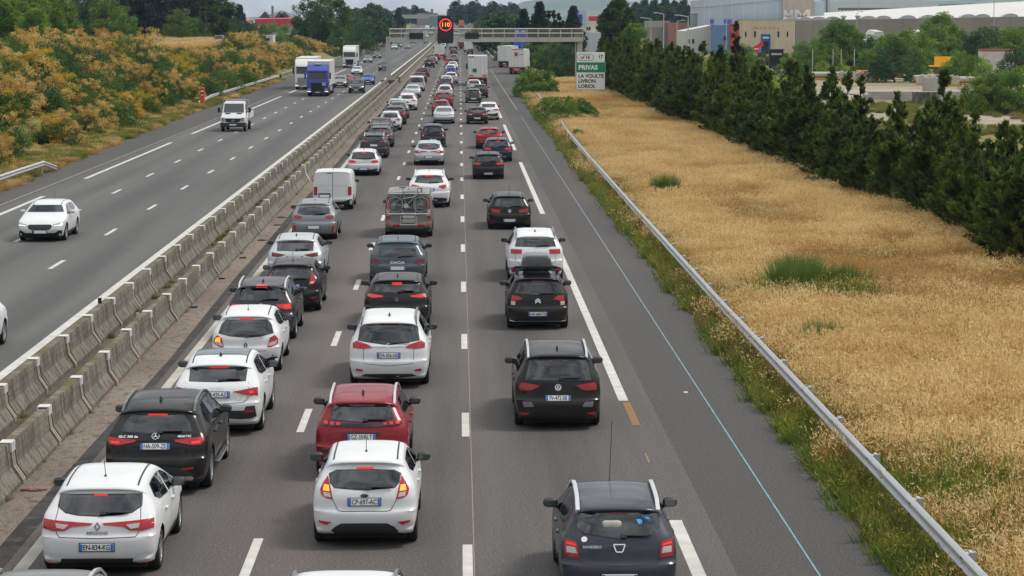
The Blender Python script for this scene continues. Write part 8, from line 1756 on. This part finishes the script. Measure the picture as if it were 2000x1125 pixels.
pale = [tuft_tile('pale_grass', 1100, .8, .2, .72, .014, [M_gold, M_seed], .8, .45, drift=(-.1, .05)) for i in range(3)]
brown = [tuft_tile('tan_grass', 1100, .8, .15, .6, .014, [M_gold2, M_seed2], .55, .42, drift=(-.05, .05)) for i in range(3)]
mixg = [tuft_tile('mixed_grass', 800, .8, .2, .55, .02, [M_weed2, M_seed], .35, .45) for i in range(2)]
from mathutils import noise as mnoise
def field_noise(x, y): return mnoise.noise(Vector((x*.11, y*.05, 3.1))) + .45*mnoise.noise(Vector((x*.45, y*.2, 7.7)))
P1, P2, P3 = [], [], []
y = 30.0
while y < 345:
    step = .72 if y < 110 else (.95 if y < 200 else 1.3)
    x = max(8.6 + (.3 if y > 140 else 0), right_edge(y)+1.5)
    x1 = 20.6 - .0085*(y-90) if y < 325 else 24
    while x < x1:
        xx, yy = x + rnd.uniform(-.3, .3), y + rnd.uniform(-.3, .3); f = field_noise(xx, yy); e = max(0, 1-(xx-7.9)/4.0); tr = max(0, 1-(x1-xx)/2.2)
        f2 = f + e*.7 - tr*.4 - .06
        pt = (xx, yy, gz(xx, yy)-.06)
        if y < 50 and f < .12 and xx < 12 and rnd.random() < .6: P3.append(pt)
        elif tr > .3 and rnd.random() < .45: P3.append(pt)
        elif mnoise.noise(Vector((xx*.22, yy*.09, 9.3))) > .20 and rnd.random() < .6: P3.append(pt)
        elif rnd.random() < .5 + 1.5*(f2-.02): P1.append(pt)
        elif rnd.random() < .86: P2.append(pt)
        else: P3.append(pt)
        x += step
    y += step
def sc_(name, P, tiles, lo=.5, hi=1.5):
    n = len(P); return scatter(name, P, RG.uniform(0, 6.28, n), RG.uniform(lo, hi, n), tiles)
sc_('pale_dry_grass', P1, pale, .5, 1.7); sc_('brown_dry_grass', P2, brown); sc_('greenish_grass', P3, mixg)
# weeds along the right road edge and under the guardrail
weed = [tuft_tile('weed_tuft', 300, .28, .12, .5, .03, [M_weed, M_yel], .12, .6) for i in range(3)] + [tuft_tile('olive_tuft', 260, .28, .15, .5, .028, [M_weed2, M_wht], .04, .55) for i in range(2)] + [tuft_tile('yellow_tuft', 240, .26, .15, .45, .03, [M_weed, M_yel], .45, .5)]
P = []; y = 28.0
while y < 330:
    e = right_edge(y)
    for q in range(6 if y < 150 else 4):
        if rnd.random() < .80 + .2*math.sin(y*.6): P.append((e + rnd.uniform(.08, 1.25 if y < 170 else 1.6), y + rnd.uniform(-.2, .2), -.04))
    y += .34 if y < 120 else .6
sc_('weeds_right', P, weed, .7, 1.45)
for (cx, cy, rx, ry, n) in ((10.6, 73, .8, 2.0, 26), (11.9, 72.5, .7, 1.6, 16), (9.1, 61.0, .3, .8, 5), (9.2, 42, .7, 2.5, 14), (16, 60, .6, 1.5, 5)):      # green patches in the field
    P = [(cx + rnd.gauss(0, rx*.6), cy + rnd.gauss(0, ry*.6), -.05) for _ in range(n)]; sc_('green_weed_patch', P, weed[:3], 1.3, 2.4)
# grass verge below the left bank
P = []; PG = []; y = 96.0
while y < 350:
    e = left_edge(y)
    for q in range(5):
        x = e - rnd.uniform(.15, 3.4); (P if rnd.random() < .62 else PG).append((x, y + rnd.uniform(-.4, .4), gz(x, y)-.06))
    y += .55 if y < 200 else .9
sc_('verge_weeds', P, weed, .8, 1.5); sc_('verge_dry_grass', PG, pale[:2] + brown[:2], .5, .8)
P = [(x, y, gz(x, y)-.05) for x, y in ((rnd.uniform(-75, -38), rnd.uniform(300, 470)) for _ in range(1300)) if abs(x + 47.6 - (y-381)*.135) > 3.6]
sc_('slope_grass', P, weed[3:5] + pale[:1], 1.2, 2.2)
P = [(x, y, -.03) for x, y in ((rnd.uniform(26, 75), rnd.uniform(75, 250)) for _ in range(4200)) if mnoise.noise(Vector((x*.12, y*.05, 1))) > -.2]
sc_('yard_weeds', P, weed[2:5], .6, 1.3)
# tufts growing out of the median joints
P = [(rnd.choice((-8.2, -9.5)) + rnd.uniform(-.05, .05), rnd.uniform(40, 320), .0) for _ in range(90)]; sc_('median_weeds', P, weed[3:5], .25, .5)
# ------------------------------------------------------------------ the air
hm = bpy.data.materials.new('haze'); hm.use_nodes = True; n_ = hm.node_tree.nodes; n_.remove(n_['Principled BSDF'])
v_ = n_.new('ShaderNodeVolumePrincipled'); v_.inputs['Color'].default_value = (.45, .68, 1.0, 1); v_.inputs['Density'].default_value = HAZE; hm.node_tree.links.new(v_.outputs[0], n_['Material Output'].inputs['Volume'])
b = MB(); b.box(-4500, 4500, -60, 7500, -2.5, 115); put(b.obj('haze', hm), kind='stuff')
